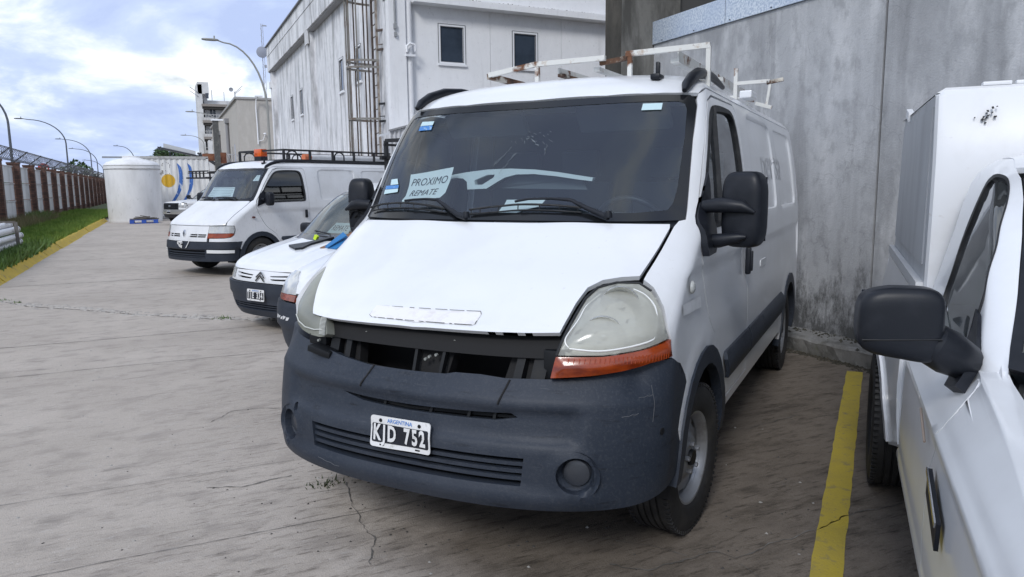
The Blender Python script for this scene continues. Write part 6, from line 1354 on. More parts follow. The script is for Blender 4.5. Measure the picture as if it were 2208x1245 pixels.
def small_car(root, K, bz, hz, wsz, wst, axf, axr, zw, hoodc, paint, frame_s):
    """shell of a small panel van: bz bumper top, hz bonnet front, wsz/wst windscreen heights"""
    a_f, a_r = arch_pts(axf, .36, .3, zc=.30, a0=-2, a1=182), arch_pts(axr, .36, .3, zc=.30, a0=-2, a1=182)
    yb = float(K.yc(np.array(wsz)) + K.B(np.array(wsz)))
    for sd in (1, -1):
        f = lambda Y, Z, sd=sd: K.PS(Y, Z, sd)
        wg = lambda y, z: K.sy(y, z); yd = yb + .10
        front = [(.98, bz + .01), (.92, hz), (hoodc, hz + .06), (hoodc, wsz - .03), (.72, wsz), (.73, (wsz + wst) / 2), (.76, wst), (.80, wst + .05)]
        wp = front + [wg(yd + .6, wst + .06), wg(yd + .40, wst - .10), wg(yd, wsz), wg(yd + .02, .8), wg(axf + .42, .62), wg(axf + .40, .30)] + [wg(y, z) for y, z in a_f if z > .31] + [wg(.42, .45)]
        panel('front_wing', lambda S, Z, sd=sd: K.PF(S * sd, Z), wp, paint, root, .06, (), (), (1.1, 1), 0, None, .02)
        win = [(yb + .14, wsz + .02), (yb + .62, wst - .02), (yb + 1.05, wst), (yb + 1.12, wst - .1), (yb + 1.14, wsz + .01)]
        panel('body_side', f, [(yd + .605, wst + .06), (K.L - .05, wst + .06), (K.L - .02, .9), (K.L - .03, .35), (K.L - .1, .28)] + a_r + [(axf + .405, .29), (axf + .425, .62), (yd + .025, .8), (yd + .005, wsz), (yd + .405, wst - .10)], paint, root, .07, [win], (), (1, 1.5), 0, None, .03)
        panel('side_window', f, win, TINTGLASS, root, .12, (), (), (1, 1), -.006, None, 0)
        for yy in (axf, axr):
            wheel('wheel', root, sd * .715, yy, .30 + zw, .30, .18, .19, sd, .4, False)
            mb = MB(); pts = arch_pts(yy, .34, .3, 10, -8, 188, .30); k = len(pts); mb.add([(sd * .83, p[0], p[1]) for p in pts] + [(sd * .45, p[0], p[1]) for p in pts], [(i, i + 1, k + i + 1, k + i) for i in range(k - 1)] + [tuple(range(k, 2 * k))]); mb.build('wheel_well', DARK, root)
        mb = MB(); blob(mb, (sd * (float(K.W(np.array(wsz))) + .13), yb + .18, wsz + .08), (.2, .11, .15), 3.5, 8); mb.build('door_mirror', PLAST, root, 60)
    HD = [(0, hz), (.35, hz), (frame_s, hz + .01), (hoodc - .02, hz + .07), (hoodc - .01, wsz - .03), (hoodc - .05, wsz - .012), (0, wsz - .025)]
    panel('bonnet', K.PX, K.s2x(HD) + K.s2x(mir(HD[1:-1]))[::-1], paint, root, .06, (), (), (1, 2.2), .003, lambda u, v, P: .012 * np.exp(-((np.abs(u) - .40) / .06)**2), .02)
    WO = [(0, wsz - .02), (.45, wsz - .012), (.715, wsz), (.72, (wsz + wst) / 2), (.75, wst - .01), (.6, wst + .012), (0, wst + .02)]; WI = [(0, wsz + .035), (.45, wsz + .04), (.64, wsz + .06), (.665, (wsz + wst) / 2), (.68, wst - .05), (.58, wst - .03), (0, wst - .02)]
    wo, wi = K.s2x(WO) + K.s2x(mir(WO[1:-1]))[::-1], K.s2x(WI) + K.s2x(mir(WI[1:-1]))[::-1]
    panel('windscreen_surround', K.PX, wo, MATS['black_frit'], root, .06, [wi], (), (1, 1.3), 0, None, .01); panel('windscreen', K.PX, wi, glass_mat('small_windscreen', (.48, .60, .62), .05, .02, .10, (.50, .60, .62)), root, .1, (), (), (1, 1.3), -.002, None, 0)
    rf = [K.f2t(s_, wst + .025) for s_ in (-.72, -.5, -.25, 0, .25, .5, .72)]; xr = float(K.W(np.array(wst + .055)))
    panel('roof', K.PT, rf + [(xr, K.yc(np.array(wst)) + .45), (xr, K.L - .05), (-xr, K.L - .05), (-xr, K.yc(np.array(wst)) + .45)], paint, root, .08, (), (), (1, 1), .003, None, .02)
    panel('front_lining', K.PF, [(-.95, .3), (0, .3), (.95, .3), (.9, hz), (0, hz), (-.9, hz)], DARK, root, .1, (), (), (1.1, 1), -.05, None, 0)
    panel('engine_bay', K.PX, K.s2x([(-.7, hz - .05), (0, hz - .05), (.7, hz - .05), (.7, wsz), (0, wsz), (-.7, wsz)]), DARK, root, .1, (), (), (1, 1.5), -.05, None, 0)
    mb = MB(); mb.box((0, K.L / 2 + .1, .33), (1.3, K.L - .5, .18)); mb.build('underbody', DARK, root)
    mb = MB(); mb.box((0, K.L - .03, 1.0), (1.5, .04, 1.3)); mb.build('rear_doors', paint, root)
    mb = MB(); mb.box((0, yb + .22, wsz - .10), (1.36, .5, .16), None, .04); mb.build('dashboard', INTER, root, 40)
    mb = MB()
    for x in (-.36, .36): mb.box((x, yb + 1.0, wsz), (.46, .13, .6), None, .05); mb.box((x, yb + 1.02, wsz + .38), (.26, .09, .18), None, .03)
    mb.build('seats', MATS['seat_cloth'], root, 45); mb = MB(); mb.box((0, yb + 1.35, 1.0), (1.3, .02, 1.2)); mb.build('bulkhead', INTER, root)
    mb = MB(); c = K.atx(.55, wsz - .0, .02)
    for a, b in ((-.35, .10), (.28, .62)): mb.tube([K.atx(b, wsz - .01, .02), K.atx(b - .12, wsz + .03, .03), K.atx(a, wsz + .06, .025)], .010, 6)
    mb.build('wiper', PLAST, root, 50)
def fpanel(nm, K, pl, m_, root, off=0., th=.03, st=.05, holes=()): return panel(nm, K.PF, pl, m_, root, st, holes, (), (1.1, 1), off, None, th)
cit = thing('small_van', 'small white van with chevron grille and plate IJE 334', 'car', (.891, 8.36, -.06), -R(60.67)); K = CAR
small_car(cit, K, .625, .765, 1.06, 1.60, .80, 3.49, .06, .66, WHITE, .50)
gp2 = [(-.345, .635), (0, .635), (.345, .635), (.345, .755), (0, .762), (-.345, .755)]
sl = [[(-.30, .715), (-.06, .703), (-.055, .715), (-.295, .735)], [(-.27, .672), (-.075, .668), (-.06, .683), (-.285, .694)]]; sl += [mir(q) for q in sl]
fpanel('grille_panel', K, gp2, WHITE, cit, .004, .04, .03, sl)
mb = MB()
for k_ in (0, 1):
    zb = .655 + .036 * k_; L_, Rr, T_ = K.atx(-.075, zb - .004, .012), K.atx(.075, zb - .004, .012), K.atx(0.0, zb + .052, .02)
    mb.beam(L_, T_, .018, .012, (0, 1, 0)); mb.beam(T_, Rr, .018, .012, (0, 1, 0))
mb.build('chevron_emblem', CHROME, cit)
for sd in (1, -1):
    fpanel('headlight', K, [(sd * a, b) for a, b in [(.37, .665), (.60, .662), (.88, .672), (.90, .74), (.80, .785), (.55, .775), (.375, .765)]], CLR, cit, .006, .03)
    fpanel('wing_trim', K, [(sd * a, b) for a, b in [(.35, .635), (.9, .635), (.9, .660), (.6, .656), (.35, .660)]], WHITE, cit, .004, .03)
cb_ = [(0, .625), (.5, .625), (1.0, .63)] + [(1.12, .60), (1.10, .45), (1.05, .30), (.9, .265), (.5, .25), (0, .245)]
wingc = panel('front_bumper', K.PF, cb_ + mir(cb_[1:-1])[::-1], BUMP, cit, .05, [[(-.42, .325), (0, .32), (.42, .325), (.42, .395), (0, .395), (-.42, .395)]], (), (1.1, 1), .03, lambda u, v, P: -.02 * sstep((.50 - v) / .02) + .012 * np.exp(-((v - .61) / .02)**2), .05)
for z_ in (.345, .372): fpanel('grille_slat', K, [(-.42, z_ - .006), (0, z_ - .006), (.42, z_ - .006), (.42, z_ + .006), (0, z_ + .006), (-.42, z_ + .006)], BUMP, cit, .0, .03, .1)
plate(wingc, (-.03, -.028, .500), (1, .02, 0), (0, .06, 1), 'ARGENTINA', 'IJE 334')
mb = MB(); mb.box((.10, 2.0, 1.70), (.03, .06, .05), None, .008); mb.box((.10, 2.02, 1.74), (.015, .03, .07)); mb.build('roof_aerial', PLAST, cit)
def oncar(name, label, cat, at_, hd): return thing(name, label, cat, at_, -R(hd))
CA, CH = (.891, 8.36, -.06), 60.67
t = oncar('paper_notice', 'white paper notice low in the windscreen of the small chevron van', 'notice', CA, CH); p_ = panel('sheet', K.PX, [(-.18, 1.13), (.20, 1.13), (.18, 1.25), (-.14, 1.25)], PAPER, t, .06, (), (), (1, 1), -.02, None, 0)
text_on('lettering', 'REMATE', .085, lambda x, y: K.atx(.01 + x * .9, 1.185 + y, -.016), INK, p_, 1.0)
t = oncar('wiper_part', 'loose black plastic strip lying on the small van bonnet', 'trim part', CA, CH)
mb = MB(); P1 = [(-.22, .60), (.02, .50), (.10, .54), (.06, .70), (.12, 1.0), (.04, 1.0), (-.06, .74)]
mb.poly([(x, y, float(K.zat(np.array([x]), np.array([y]))[0]) + .008) for x, y in P1], (0, 0, .022)); mb.build('strip', PLAST, t)
t = oncar('yellow_tag', 'tiny fluorescent yellow tag on the small van bonnet', 'tag', CA, CH); mb = MB(); mb.box((-.12, .93, float(K.zat(np.array([-.12]), np.array([.93]))[0]) + .03), (.05, .04, .06), Matrix.Rotation(.5, 3, 'Y'), .005); mb.build('tag_plate', mat('fluo_yellow', (.55, .75, .03), .5), t)
# cardboard box thrown on the bonnet
t = oncar('torn_carton', 'torn blue and brown cardboard carton lying on the small van bonnet', 'box', CA, CH)
CB, CBR = mat('carton_blue', (.02, .17, .42), .6), mat('carton_brown', (.22, .11, .055), .8)
zz = lambda x, y: float(K.zat(np.array([x]), np.array([y]))[0]) + .012
mb = MB(); mb.poly([(.38, .62, zz(.38, .62)), (.56, .64, zz(.56, .62)), (.60, .86, zz(.55, .86) + .05), (.44, .86, zz(.44, .86) + .08)], (0, 0, .01)); mb.poly([(.40, .63, zz(.4, .63) + .02), (.46, .60, zz(.46, .6) + .01), (.56, .80, zz(.55, .8) + .10), (.46, .84, zz(.46, .84) + .12)], (0, 0, .01)); mb.build('blue_flap', CB, t)
mb = MB(); mb.poly([(.33, .60, zz(.33, .6)), (.40, .61, zz(.4, .61)), (.50, .92, zz(.5, .9) + .05), (.36, .78, zz(.36, .78) + .02)], (0, 0, .008)); mb.poly([(.42, .88, zz(.42, .88) + .05), (.60, .80, zz(.56, .8) + .06), (.62, 1.0, zz(.55, .95) + .13), (.48, 1.0, zz(.48, .95) + .12)], (0, 0, .01)); mb.build('brown_flap', CBR, t)
mb = MB(); mb.poly([(.56, .98, zz(.55, .95) + .05), (.70, .98, zz(.55, .95) + .04), (.70, 1.0, zz(.55, .95) + .17), (.56, 1.0, zz(.55, .95) + .15)], (0, .01, 0)); mb.build('blue_flap', CB, t)

kan = thing('small_car', 'white car mostly hidden by the big van, one round lamp and scraped bumper showing', 'car', (1.05, 5.45, 0), -R(57)); K = KAN
small_car(kan, K, .70, .775, 1.09, 1.64, .78, 3.38, .0, .66, WHITE, .28)
for sd in (1, -1):
    fpanel('headlight', K, [(sd * a, b) for a, b in [(.25, .765), (.62, .755), (.74, .80), (.70, .87), (.58, .915), (.44, .92), (.30, .86)]], CLR, kan, .014, .03)
    fpanel('indicator', K, [(sd * a, b) for a, b in [(.25, .712), (.50, .712), (.66, .735), (.66, .755), (.25, .760)]], ORANGE, kan, .014, .03)
fpanel('front_panel', K, [(-.24, .705), (0, .705), (.24, .705), (.24, .80), (0, .80), (-.24, .80)], WHITE, kan, .0, .03)
kb = [(0, .70), (.5, .70), (1.0, .70)] + [(1.12, .66), (1.10, .50), (1.05, .33), (.9, .28), (.5, .265), (0, .26)]
kb_ = panel('front_bumper', K.PF, kb + mir(kb[1:-1])[::-1], BUMP, kan, .05, (), [([(-1, .52), (0, .52), (1, .52)], False)], (1.1, 1), .022, lambda u, v, P: -.03 * sstep((.50 - v) / .03), .05)
for i in range(5):
    a = -.52 + .05 * i; fpanel('scrape', K, [(a, .565), (a + .035, .57 + .01 * (i % 2)), (a + .055, .595), (a + .01, .60 - .008 * (i % 3))], mat('white_scrape', (.62, .62, .62), .7), kb_, .026, 0, .03)

# ------------------------------------------------------------------ pickups
PK = Body(yc=[(.30, .10), (.45, .04), (.60, .02), (.80, .03), (.95, .05), (1.00, .10), (1.03, .22), (1.06, .55), (1.09, 1.0), (1.115, 1.38), (1.14, 1.44), (1.30, 1.66), (1.50, 1.95), (1.60, 2.10), (1.65, 2.24), (1.70, 2.42), (1.73, 2.65)],
 B=[(.3, .35), (1.0, .32), (1.1, .25), (1.14, .16), (1.5, .14), (1.73, .3)],
 W=[(.30, .82), (.5, .85), (.75, .865), (.93, .858), (1.0, .835), (1.05, .80), (1.09, .77), (1.14, .755), (1.4, .70), (1.6, .65), (1.66, .61), (1.70, .52), (1.73, .1)], n=[(.3, 3), (1.73, 3)], m_=[(.3, 2), (1.73, 2)], L=5.0)
def pickup(root, paint, near=False):
    K = PK; st = .035 if near else .07; YC = 2.74; axf, axr = .78, 3.62
    a_f, a_r = arch_pts(axf, .42, .36, zc=.36, a0=-2, a1=182), arch_pts(axr, .42, .36, zc=.36, a0=-2, a1=182)
    hoodz = lambda y: float(K.zat(np.array([.70]), np.array([y]))[0])
    for sd in (1, -1):
        f = lambda Y, Z, sd=sd: K.PS(Y, Z, sd)
        def cd(u, v, P): return .007 * np.exp(-((v - .955) / .018)**2) - .010 * sstep((.955 - v) / .05) * sstep((v - .55) / .2) + .006 * sstep((.55 - v) / .05)
        cl = [([(.4, .955), (2.6, .955)], False), ([(.4, .93), (2.6, .93)], False), ([(.4, .975), (2.6, .975)], False)]
        wg = lambda y, z: K.sy(y, z); fw = lambda S, Z, sd=sd: K.PF(S * sd, Z)
        ds = [(1.505, 1.122), (1.445, 1.02), (1.455, .96), (1.52, .885), (1.575, .82), (1.60, .74), (1.60, .48)]
        fen = [(1.0, .45), (1.02, .70), (1.04, .86), (.955, .97), (.94, 1.0)] + [(K.sx(.70, z), z) for z in (1.02, 1.035, 1.05, 1.06, 1.07, 1.08, 1.09, 1.10, 1.11, 1.117)] + [(.708, 1.128)] + [q for q in (wg(*p) for p in resample(ds, .02, False)) if q[0] > .72] + [wg(1.22, .45)] + [wg(y, z) for y, z in a_f if z > .45]
        panel('front_wing', fw, fen, paint, root, st, (), [([wg(.8, z), wg(1.5, z)], False) for z in (.93, .955, .975)], (1.1, 2.5), 0, cd, .02)
        wk = [(1.70, 1.085), (1.675, 1.105), (1.725, 1.16), (1.77, 1.216), (1.832, 1.33), (1.915, 1.404), (2.0, 1.468), (2.09, 1.536), (2.20, 1.595), (2.29, 1.622), (2.355, 1.628), (2.395, 1.60), (2.43, 1.485), (2.46, 1.39), (2.48, 1.21), (2.485, 1.13), (2.44, 1.085), (2.2, 1.075), (1.9, 1.073)]
        sh = lambda pl, d: [tuple(np.array(p) + (np.mean(pl, 0) - np.array(p)) / np.linalg.norm(np.mean(pl, 0) - np.array(p)) * d) for p in pl]
        dp = [(1.512, 1.118), (1.56, 1.062), (2.54, 1.055), (2.54, .48), (1.607, .48)] + [(y + .006, z) for y, z in ds[::-1][1:-1]]
        door = panel('door', f, dp, paint, root, st, (), cl, (1, 1.6), 0, cd, .02)
        ww = smoothpoly([wg(*p) for p in wk], 4)
        panel('window_seal', fw, ww, RUBBER, door, st, [sh(ww, .020)], (), (1, 1), .003, None, .02); panel('side_window', fw, sh(ww, .016), glass_mat('pickup_glass', (.44, .50, .49), .06, .02, .06), door, .08, (), (), (1, 1), -.006, None, 0)
        mb = MB(); c = K.ats(2.42, .98, sd, .008); mb.box(c, (.03, .12, .05), None, .01); mb.build('door_handle', PLAST, door)
        cab = resample([(.712, 1.110), (.671, 1.3), (.647, 1.45), (.640, 1.55), (.655, 1.615), (.70, 1.652)], .06, False) + [wg(2.42, 1.674), wg(2.52, 1.687), wg(YC, 1.687), wg(YC, 1.6), wg(YC, .46), wg(2.55, .46), wg(2.55, 1.05), wg(2.2, 1.05), wg(1.9, 1.05), wg(1.565, 1.05)]
        panel('cab_side', fw, cab, paint, root, st, [ww], (), (1.1, 1.3), 0, lambda u, v, P: cd(u, v, P) * (v < 1.06) - .004 * (v < 1.128), .02)
        # mirror
        tri = [(1.52, 1.06), (1.60, 1.04), (1.70, 1.10), (1.80, 1.24), (1.74, 1.23), (1.60, 1.15)]
        panel('mirror_base', f, tri, PLAST, door, .03, (), (), (1, 1), .010, lambda u, v, P: .02 * sstep((1.2 - v) / .1), .03)
        mb = MB(); rz = Matrix.Rotation(sd * R(-8), 3, 'Z'); blob(mb, (sd * .955, 1.545, 1.238), (.212, .115, .188), 4.6, 18, rz); mb.V = [(v[0], v[1], v[2] - (.030 * max(0, min(1, (.955 + .10 - abs(v[0])) / .20)) - .010 if v[2] < 1.238 else 0) - (.012 * max(0, (abs(v[0]) - .98) / .08) if v[2] > 1.24 else 0)) for v in mb.V]; m1 = mb.build('door_mirror', PLAST, root, 60)
        mb = MB(); mb.tube([(sd * .765, 1.63, 1.115), (sd * .79, 1.60, 1.130), (sd * .83, 1.57, 1.155), (sd * .87, 1.553, 1.180), (sd * .90, 1.55, 1.195)], [.038, .052, .060, .058, .03], 14); mb.build('mirror_arm', PLAST, m1, 50)
        mb = MB(); mb.box(Vector((sd * .955, 1.545, 1.238)) + rz @ Vector((0, .056, .005)), (.17, .004, .14), rz); mb.build('mirror_glass', CHROME, m1)
        mb = MB(); mb.tube([Vector((sd * .955, 1.545, 1.238)) + rz @ Vector((x, -.057 + .004 * abs(x) * 8, -.042 + .006 * math.sin(9 * x))) for x in np.linspace(-.095, .095, 10)], .0025, 5); mb.build('mirror_seam', DARK2, m1)
        # bed
        def bedx(Y, Z, sd=sd): return np.stack([sd * (.80 + .065 * np.exp(-((Y - axr) / .42)**2) * np.clip((.95 - Z) / .1, 0, 1) + .045 * np.clip((1.10 - Z) / .25, 0, 1) - .02 * np.clip((.55 - Z) / .2, 0, 1)), Y + 0 * Z, Z + 0 * Y], -1)
        panel('bed_side', bedx, [(2.70, 1.12), (4.92, 1.12), (4.95, .60), (4.80, .50)] + a_r + [(2.70, .50)], paint, root, st * 1.4, (), (), (1, 1), 0, None, .03)
        panel('wheel_arch_trim', lambda Y, Z, sd=sd: bedx(Y, Z, sd), arch_pts(axr, .43, .36, zc=.36, a0=0, a1=180) + arch_pts(axr, .38, .36, zc=.36, a0=0, a1=180)[::-1], paint, root, .05, (), (), (1, 1), .012, None, .04)
        for yy in (axf, axr):
            wheel('wheel', root, sd * (.762 if yy == axf else .80), yy, .355, .355, .24, .20, sd, .2, near)
            mb = MB(); pts = arch_pts(yy, .40, .36, 10, -8, 188, .36); k = len(pts); mb.add([(sd * .83, p[0], p[1]) for p in pts] + [(sd * .5, p[0], p[1]) for p in pts], [(i, i + 1, k + i + 1, k + i) for i in range(k - 1)] + [tuple(range(k, 2 * k))]); mb.build('wheel_well', DARK, root)
        mb = MB(); bx = K.ats(1.33, .785, sd, .004); ry = K.ats(1.45, .83, sd, .004) - K.ats(1.20, .75, sd, .004)
        mb.beam(K.ats(1.22, .785, sd, .003), K.ats(1.45, .836, sd, .003), .010, .075, (0, 0, 1)); mb.build('wing_badge', PLAST, root)
        mb = MB(); mb.beam(K.ats(1.22, .815, sd, .009), K.ats(1.45, .866, sd, .009), .008, .014, (0, 0, 1)); mb.build('badge_chrome', CHROME, root)
        # headlamp
        panel('headlight', K.PF, [(sd * a, b) for a, b in [(.40, .80), (.86, .79), (.95, .84), (.93, .96), (.40, .985)]], CLR, root, .05, (), (), (1.1, 1), .006, None, .03)
        panel('corner_panel', K.PF, [(sd * a, b) for a, b in [(.40, .70), (1.0, .70), (1.03, .86), (.96, .83), (.86, .78), (.40, .795)]], paint, root, .06, (), (), (1.1, 1), .002, None, .03)
    HDx = [(0, 1.005), (.45, 1.0), (.60, 1.01)] 
    hood = [(x, .18 + .1 * abs(x)**2) for x in (-.66, -.3, 0, .3, .66)] + [(.693, .6), (.693, 1.0), (.693, 1.38)] + [(.45, 1.40), (0, 1.37), (-.45, 1.40)] + [(-.693, 1.38), (-.693, 1.0), (-.693, .6)]
    panel('bonnet', K.PT, hood, paint, root, .05, (), (), (1, 1), .006, lambda u, v, P: .010 * sstep((.42 - np.abs(u)) / .08) * sstep((v - .25) / .2), .02)
    panel('bonnet_front', K.PX, [(-.66, .985), (0, .985), (.66, .985), (.68, 1.02), (0, 1.025), (-.68, 1.02)], paint, root, .06, (), (), (1, 1), .004, None, .02)
    panel('engine_bay', K.PX, [(-.7, .75), (0, .75), (.7, .75), (.74, 1.10), (0, 1.10), (-.74, 1.10)], DARK, root, .1, (), (), (1, 1.5), -.05, None, 0)
    WO = [(0, 1.115), (.45, 1.117), (.705, 1.135), (.664, 1.3), (.640, 1.45), (.632, 1.55), (.645, 1.61), (.60, 1.638), (.4, 1.645), (0, 1.648)]; WI = [(0, 1.15), (.45, 1.155), (.64, 1.17), (.605, 1.3), (.585, 1.45), (.578, 1.55), (.57, 1.585), (.53, 1.60), (.4, 1.61), (0, 1.612)]
    wo, wi2 = K.s2x(WO) + K.s2x(mir(WO[1:-1]))[::-1], K.s2x(WI) + K.s2x(mir(WI[1:-1]))[::-1]
    panel('windscreen_surround', K.PX, wo, PLAST, root, .06, [wi2], (), (1, 1.3), 0.002, None, .02); panel('windscreen', K.PX, wi2, WSGLASS, root, .1, (), (), (1, 1.3), -.004, None, 0)
    rf = [K.f2t(s_, 1.648) for s_ in (-.70, -.5, -.25, 0, .25, .5, .70)]
    panel('roof', K.PT, rf + [(.567, 2.42), (.553, 2.52), (.553, 2.735), (-.553, 2.735), (-.553, 2.52), (-.567, 2.42)], paint, root, .06, (), (), (1, 1), .003, None, .02)
    mb = MB(); prof = [(float(K.W(np.array(z))) - .004, z) for z in np.linspace(.5, 1.67, 10)]; ring = [(x, z) for x, z in prof] + [(-x, z) for x, z in prof[::-1]]
    slab3('cab_back', (0, YC, 0), (1, 0, 0), (0, 0, 1), ring, [rect(-.5, 1.18, .5, 1.55)], .02, paint, root, .3)
    slab3('rear_window', (0, YC - .01, 0), (1, 0, 0), (0, 0, 1), rect(-.51, 1.17, .51, 1.56), (), .004, MATS['pickup_glass'], root)
    # front: black grille with frame, bumper
    slab = lambda z0, z1, s_: [(-s_, z0), (0, z0), (s_, z0), (s_, z1), (0, z1), (-s_, z1)]
    fp = panel('grille', K.PF, slab(.72, .985, .395), PLAST, root, .05, [slab(.745, .955, .35)], (), (1.1, 1), .012, None, .05)
    panel('grille_mesh', K.PF, slab(.74, .96, .36), DARK2, fp, .08, (), (), (1.1, 1), -.03, None, 0)
    mb = MB()
    for z in (.79, .85, .91): mb.tube([K.at(s_, z, .0) for s_ in np.linspace(-.35, .35, 9)], .010, 6)
    for s_ in (-.2, .2): mb.beam(K.at(s_, .745, 0), K.at(s_, .955, 0), .02, .02, (0, 1, 0))
    mb.build('grille_bars', PLAST, fp)
    mb = MB(); T_ = Matrix.Translation(K.at(0, .85, .02)) @ Matrix.Rotation(R(-90), 4, 'Z'); mb.lathe([(0, .012), (.05, .012), (.055, 0)], 18, T_ @ Matrix.Diagonal((1, 1.5, .7, 1))); mb.build('oval_badge', CHROME, fp, 40)
    panel('front_bumper', K.PF, [(-1.1, .50), (0, .50), (1.1, .50), (1.1, .70), (0, .70), (-1.1, .70)], mat('dull_chrome', (.45, .46, .48), .3, .6) if not near else BUMP, root, .06, (), (), (1.1, 1), .05, None, .08)
    bl = panel('bumper_valance', K.PF, [(-1.05, .34), (0, .34), (1.05, .34), (1.05, .49), (0, .49), (-1.05, .49)], PLAST, root, .08, (), (), (1.1, 1), .03, None, .05)
    plate(root, (0, -.045, .58), (1, 0, 0), (0, .05, 1), 'ARGENTINA', '')
    mb = MB(); mb.box((0, 1.75, 1.02), (1.36, .40, .16), None, .04); mb.box((0, 1.62, 1.05), (1.3, .3, .1)); mb.build('dashboard', INTER, root, 40)
    mb = MB(); mb.box((0, 2.42, 1.02), (1.25, .14, .62), None, .05)
    for x in (-.35, .35): mb.box((x, 2.46, 1.42), (.26, .09, .20), None, .03)
    mb.box((0, 2.2, .85), (1.25, .5, .16), None, .04); mb.build('seats', MATS['seat_cloth'], root, 45)
    mb = MB(); c = Vector((.36, 1.98, 1.10)); rm = Matrix.Rotation(R(-55), 3, 'X'); mb.tube([c + rm @ Vector((.185 * math.cos(q), .185 * math.sin(q), 0)) for q in np.linspace(0, 2 * math.pi, 24, endpoint=False)], .015, 8, closed=True); mb.beam(c + rm @ Vector((-.18, 0, 0)), c + rm @ Vector((.18, 0, 0)), .05, .02); mb.build('steering_wheel', PLAST, root, 50)
    mb = MB(); mb.box((0, 2.5, .42), (1.2, 4.4, .2)); mb.box((0, 3.8, .62), (1.5, 2.2, .06)); mb.box((0, .8, .75), (1.2, .9, .45)); mb.build('chassis', DARK, root)
    mb = MB(); mb.box((0, 4.95, .86), (1.56, .05, .52)); mb.build('tailgate', paint, root); mb = MB(); mb.box((0, 2.70, .86), (1.56, .04, .52)); mb.build('bed_front', paint, root)
def ladder_rack(root, name='ladder_rack', posts=True):
    mb = MB()
    for y_ in (1.55, 2.62, 4.85):
        if y_ > 2: mb.beam((-.78, y_, 1.1), (-.78, y_, 2.42), .06, .06); mb.beam((.78, y_, 1.1), (.78, y_, 2.42), .06, .06)
        elif not posts: mb.beam((-.78, y_, 1.9), (-.78, y_, 2.42), .06, .06); mb.beam((.78, y_, 1.9), (.78, y_, 2.42), .06, .06)
        mb.beam((-.78, y_, 2.42), (.78, y_, 2.42), .06, .06); mb.beam((-.78, y_, 2.12), (.78, y_, 2.12), .06, .05)
    for x in (-.78, .78): mb.beam((x, 1.4, 2.12), (x, 5.0, 2.12), .06, .07); mb.beam((x, 1.5, 2.35), (x, 5.0, 2.35), .04, .04)
    r = mb.build(name, BLACKSTEEL, root)
    for x in (-.5, -.2, .1, .4) if posts else (): mb = MB(); mb.beam((x, 1.55, 2.12), (x, 1.55, 2.42), .05, .05); mb.build('rack_post', BLACKSTEEL, r)
    for y_ in (1.9, 2.3, 3.1, 3.7, 4.3):
        for x in (-.78, .78): mb = MB(); mb.beam((x, y_, 2.12), (x, y_, 2.36), .035, .035); mb.build('rack_post', BLACKSTEEL, r)
    return r
pk2 = thing('pickup_truck', 'white pickup with black ladder rack parked before the container', 'pickup truck', (.25, 36.4, 0), -R(60.8))
pickup(pk2, WHITE2); ladder_rack(pk2)
pk3 = copy_tree(pk2)
for c_ in list(pk3.children):
    if c_.name.startswith('ladder_rack'):
        for k_ in list(c_.children): bpy.data.objects.remove(k_)
        bpy.data.objects.remove(c_)
ladder_rack(pk3, posts=False)
pk3.location = (2.75, 11.3, 0); pk3.rotation_euler = (0, 0, -R(58)); pk3['group'] = pk2['group'] = 'white pickups parked in the yard'; tag(pk3, 'hidden white pickup whose black steel rack shows behind the big van windscreen', 'pickup truck')
near = thing('canopy_pickup', 'white pickup with black mirror and tall white canopy at the right edge', 'pickup truck', (1.197, -.438, 0), -R(50), 'white pickups parked in the yard')
pickup(near, mat('pickup_white', (.76, .775, .80), .3, var=[(3, (.70, .71, .73), .45, .75, 6)], bump=[(3, .02)], coat=.6), True)
# canopy over the load bed
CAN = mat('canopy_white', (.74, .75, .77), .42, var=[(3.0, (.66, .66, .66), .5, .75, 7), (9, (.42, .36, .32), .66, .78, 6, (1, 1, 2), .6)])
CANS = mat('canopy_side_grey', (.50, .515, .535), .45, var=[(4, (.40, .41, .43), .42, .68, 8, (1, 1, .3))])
cs = [(2.86, 1.13), (2.84, 1.45), (2.845, 1.70), (2.90, 1.96), (2.94, 1.99)]
can_ = MB()
xs3 = np.array([-.775, -.765, -.74, -.4, 0, .4, .74, .765, .775]); yo = np.array([.03, .008, 0, 0, 0, 0, 0, .008, .03]); V = []; F = []
for j, (y_, z) in enumerate(cs):
    for i, x in enumerate(xs3): V.append((x, y_ + yo[i], z - (.02 if j == 4 and abs(x) > .76 else 0)))
for j in range(4):
    for i in range(8): a = j * 9 + i; F.append((a, a + 1, a + 10, a + 9))
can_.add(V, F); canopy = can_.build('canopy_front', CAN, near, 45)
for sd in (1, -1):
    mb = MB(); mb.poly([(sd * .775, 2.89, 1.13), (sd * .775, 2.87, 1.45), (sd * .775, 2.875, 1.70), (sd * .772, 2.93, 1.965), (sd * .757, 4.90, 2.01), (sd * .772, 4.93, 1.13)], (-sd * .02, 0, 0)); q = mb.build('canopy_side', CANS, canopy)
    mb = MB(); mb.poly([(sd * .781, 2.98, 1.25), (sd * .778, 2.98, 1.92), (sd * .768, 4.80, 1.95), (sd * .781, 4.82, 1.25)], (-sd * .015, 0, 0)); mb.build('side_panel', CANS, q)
    mb = MB(); mb.beam((sd * .79, 2.90, 1.155), (sd * .79, 4.95, 1.155), .03, .05); mb.build('canopy_rail', mat('rail_pale', (.62, .63, .64), .4), q)
    mb = MB(); mb.box((sd * .765, 4.4, 2.0), (.03, .2, .05), Matrix.Rotation(.2, 3, 'X')); mb.build('hinge', FRAME, q)
mb = MB(); mb.poly([(-.772, 2.93, 1.972), (-.74, 2.93, 1.992), (.74, 2.93, 1.992), (.772, 2.93, 1.972)], (0, 1.98, .03)); mb.build('canopy_roof', CAN, canopy)
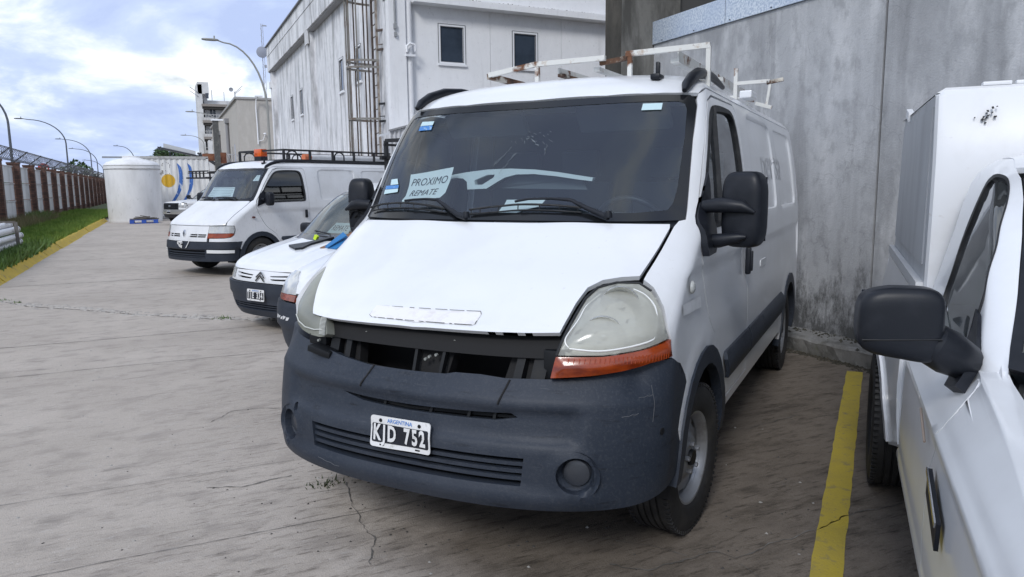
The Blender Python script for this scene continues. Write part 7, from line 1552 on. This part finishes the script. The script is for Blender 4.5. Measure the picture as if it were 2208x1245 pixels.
mb = MB(); mb.box((-.56, 2.95, 2.0), (.10, .05, .015), None, .004); mb.box((-.47, 2.95, 2.0), (.05, .04, .015), None, .004); mb.build('canopy_clip', FRAME, canopy)
mb = MB()
for i in range(16): a = random.random() * 6.3; r_ = abs(random.gauss(0, .022)); mb.box((-.60 + r_ * math.cos(a) * 1.5, 2.868, 1.865 + r_ * math.sin(a)), (random.uniform(.003, .010), .014, random.uniform(.002, .007)), Matrix.Rotation(a, 3, 'Y'))
mb.build('paint_chips', mat('chip_black', (.03, .03, .03), .8), canopy)
mb = MB(); mb.box((0, 4.92, 1.55), (1.5, .02, .8)); mb.build('canopy_back', CAN, canopy)
mb = MB(); mb.tube([PK.ats(y_, .93 - .25 * (1.80 - y_), -1, .004) for y_ in np.linspace(1.62, 1.80, 6)], .004, 5); mb.build('scratch', mat('rust_scratch', (.30, .24, .20), .8), near)

# ------------------------------------------------------------------ small alike pieces become parts of their own
def loose(o, name):
    me = o.data; n = len(me.vertices); par = list(range(n))
    def fd(i):
        while par[i] != i: par[i] = par[par[i]]; i = par[i]
        return i
    for e in me.edges:
        a, b = fd(e.vertices[0]), fd(e.vertices[1])
        if a != b: par[a] = b
    grp = {}
    for p in me.polygons: grp.setdefault(fd(p.vertices[0]), []).append(p)
    for ps in grp.values():
        ix = sorted({i for p in ps for i in p.vertices}); mp = {v: k for k, v in enumerate(ix)}
        q = meshobj(name, [me.vertices[i].co for i in ix], [[mp[i] for i in p.vertices] for p in ps], list(me.materials)[:1], o.parent)
        q.data.polygons.foreach_set('use_smooth', [p.use_smooth for p in ps]); q.data.set_sharp_from_angle(angle=R(40))
        q.matrix_parent_inverse = o.matrix_parent_inverse.copy(); q.matrix_basis = o.matrix_basis.copy()
    bpy.data.objects.remove(o)
SPLIT = {'plate_characters': 'plate_character', 'roof_rail_cap': 'roof_rail_cap', 'roof_aerials': 'roof_aerial_rod', 'wheel_nuts': 'wheel_nut', 'sun_visors': 'sun_visor', 'bumper_seam': 'bumper_seam', 'scrape': 'scrape',
         'bracket_bolts': 'bracket_bolt', 'grille_bracket': 'grille_bracket', 'slot_rib': 'slot_rib', 'grille_bars': 'grille_bar', 'boom_lacing': 'lacing_bar', 'boom_chords': 'boom_chord', 'rivets': 'rivet', 'printed_line': 'printed_line', 'plate_bolts': 'plate_bolt', 'boom_rest': 'boom_rest', 'canopy_clip': 'canopy_clip', 'tank_band': 'tank_band', 'canopy_frame': 'canopy_beam', 'rain_hopper': 'rain_hopper', 'pilaster': 'pilaster', 'mirror_arm': 'mirror_arm'}
for o in [o for o in bpy.data.objects if o.type == 'MESH' and not o.children and o.name.split('.')[0] in SPLIT]: loose(o, SPLIT[o.name.split('.')[0]])
for o in bpy.data.objects:
    if o.name.split('.')[0] in ('lens_ribs', 'sticker_outline', 'mirror_wiring', 'glass_damage', 'balcony_railing', 'paint_chips', 'bulkhead_grille', 'lettering', 'ghost_lettering', 'plate_country'): o['kind'] = 'stuff'
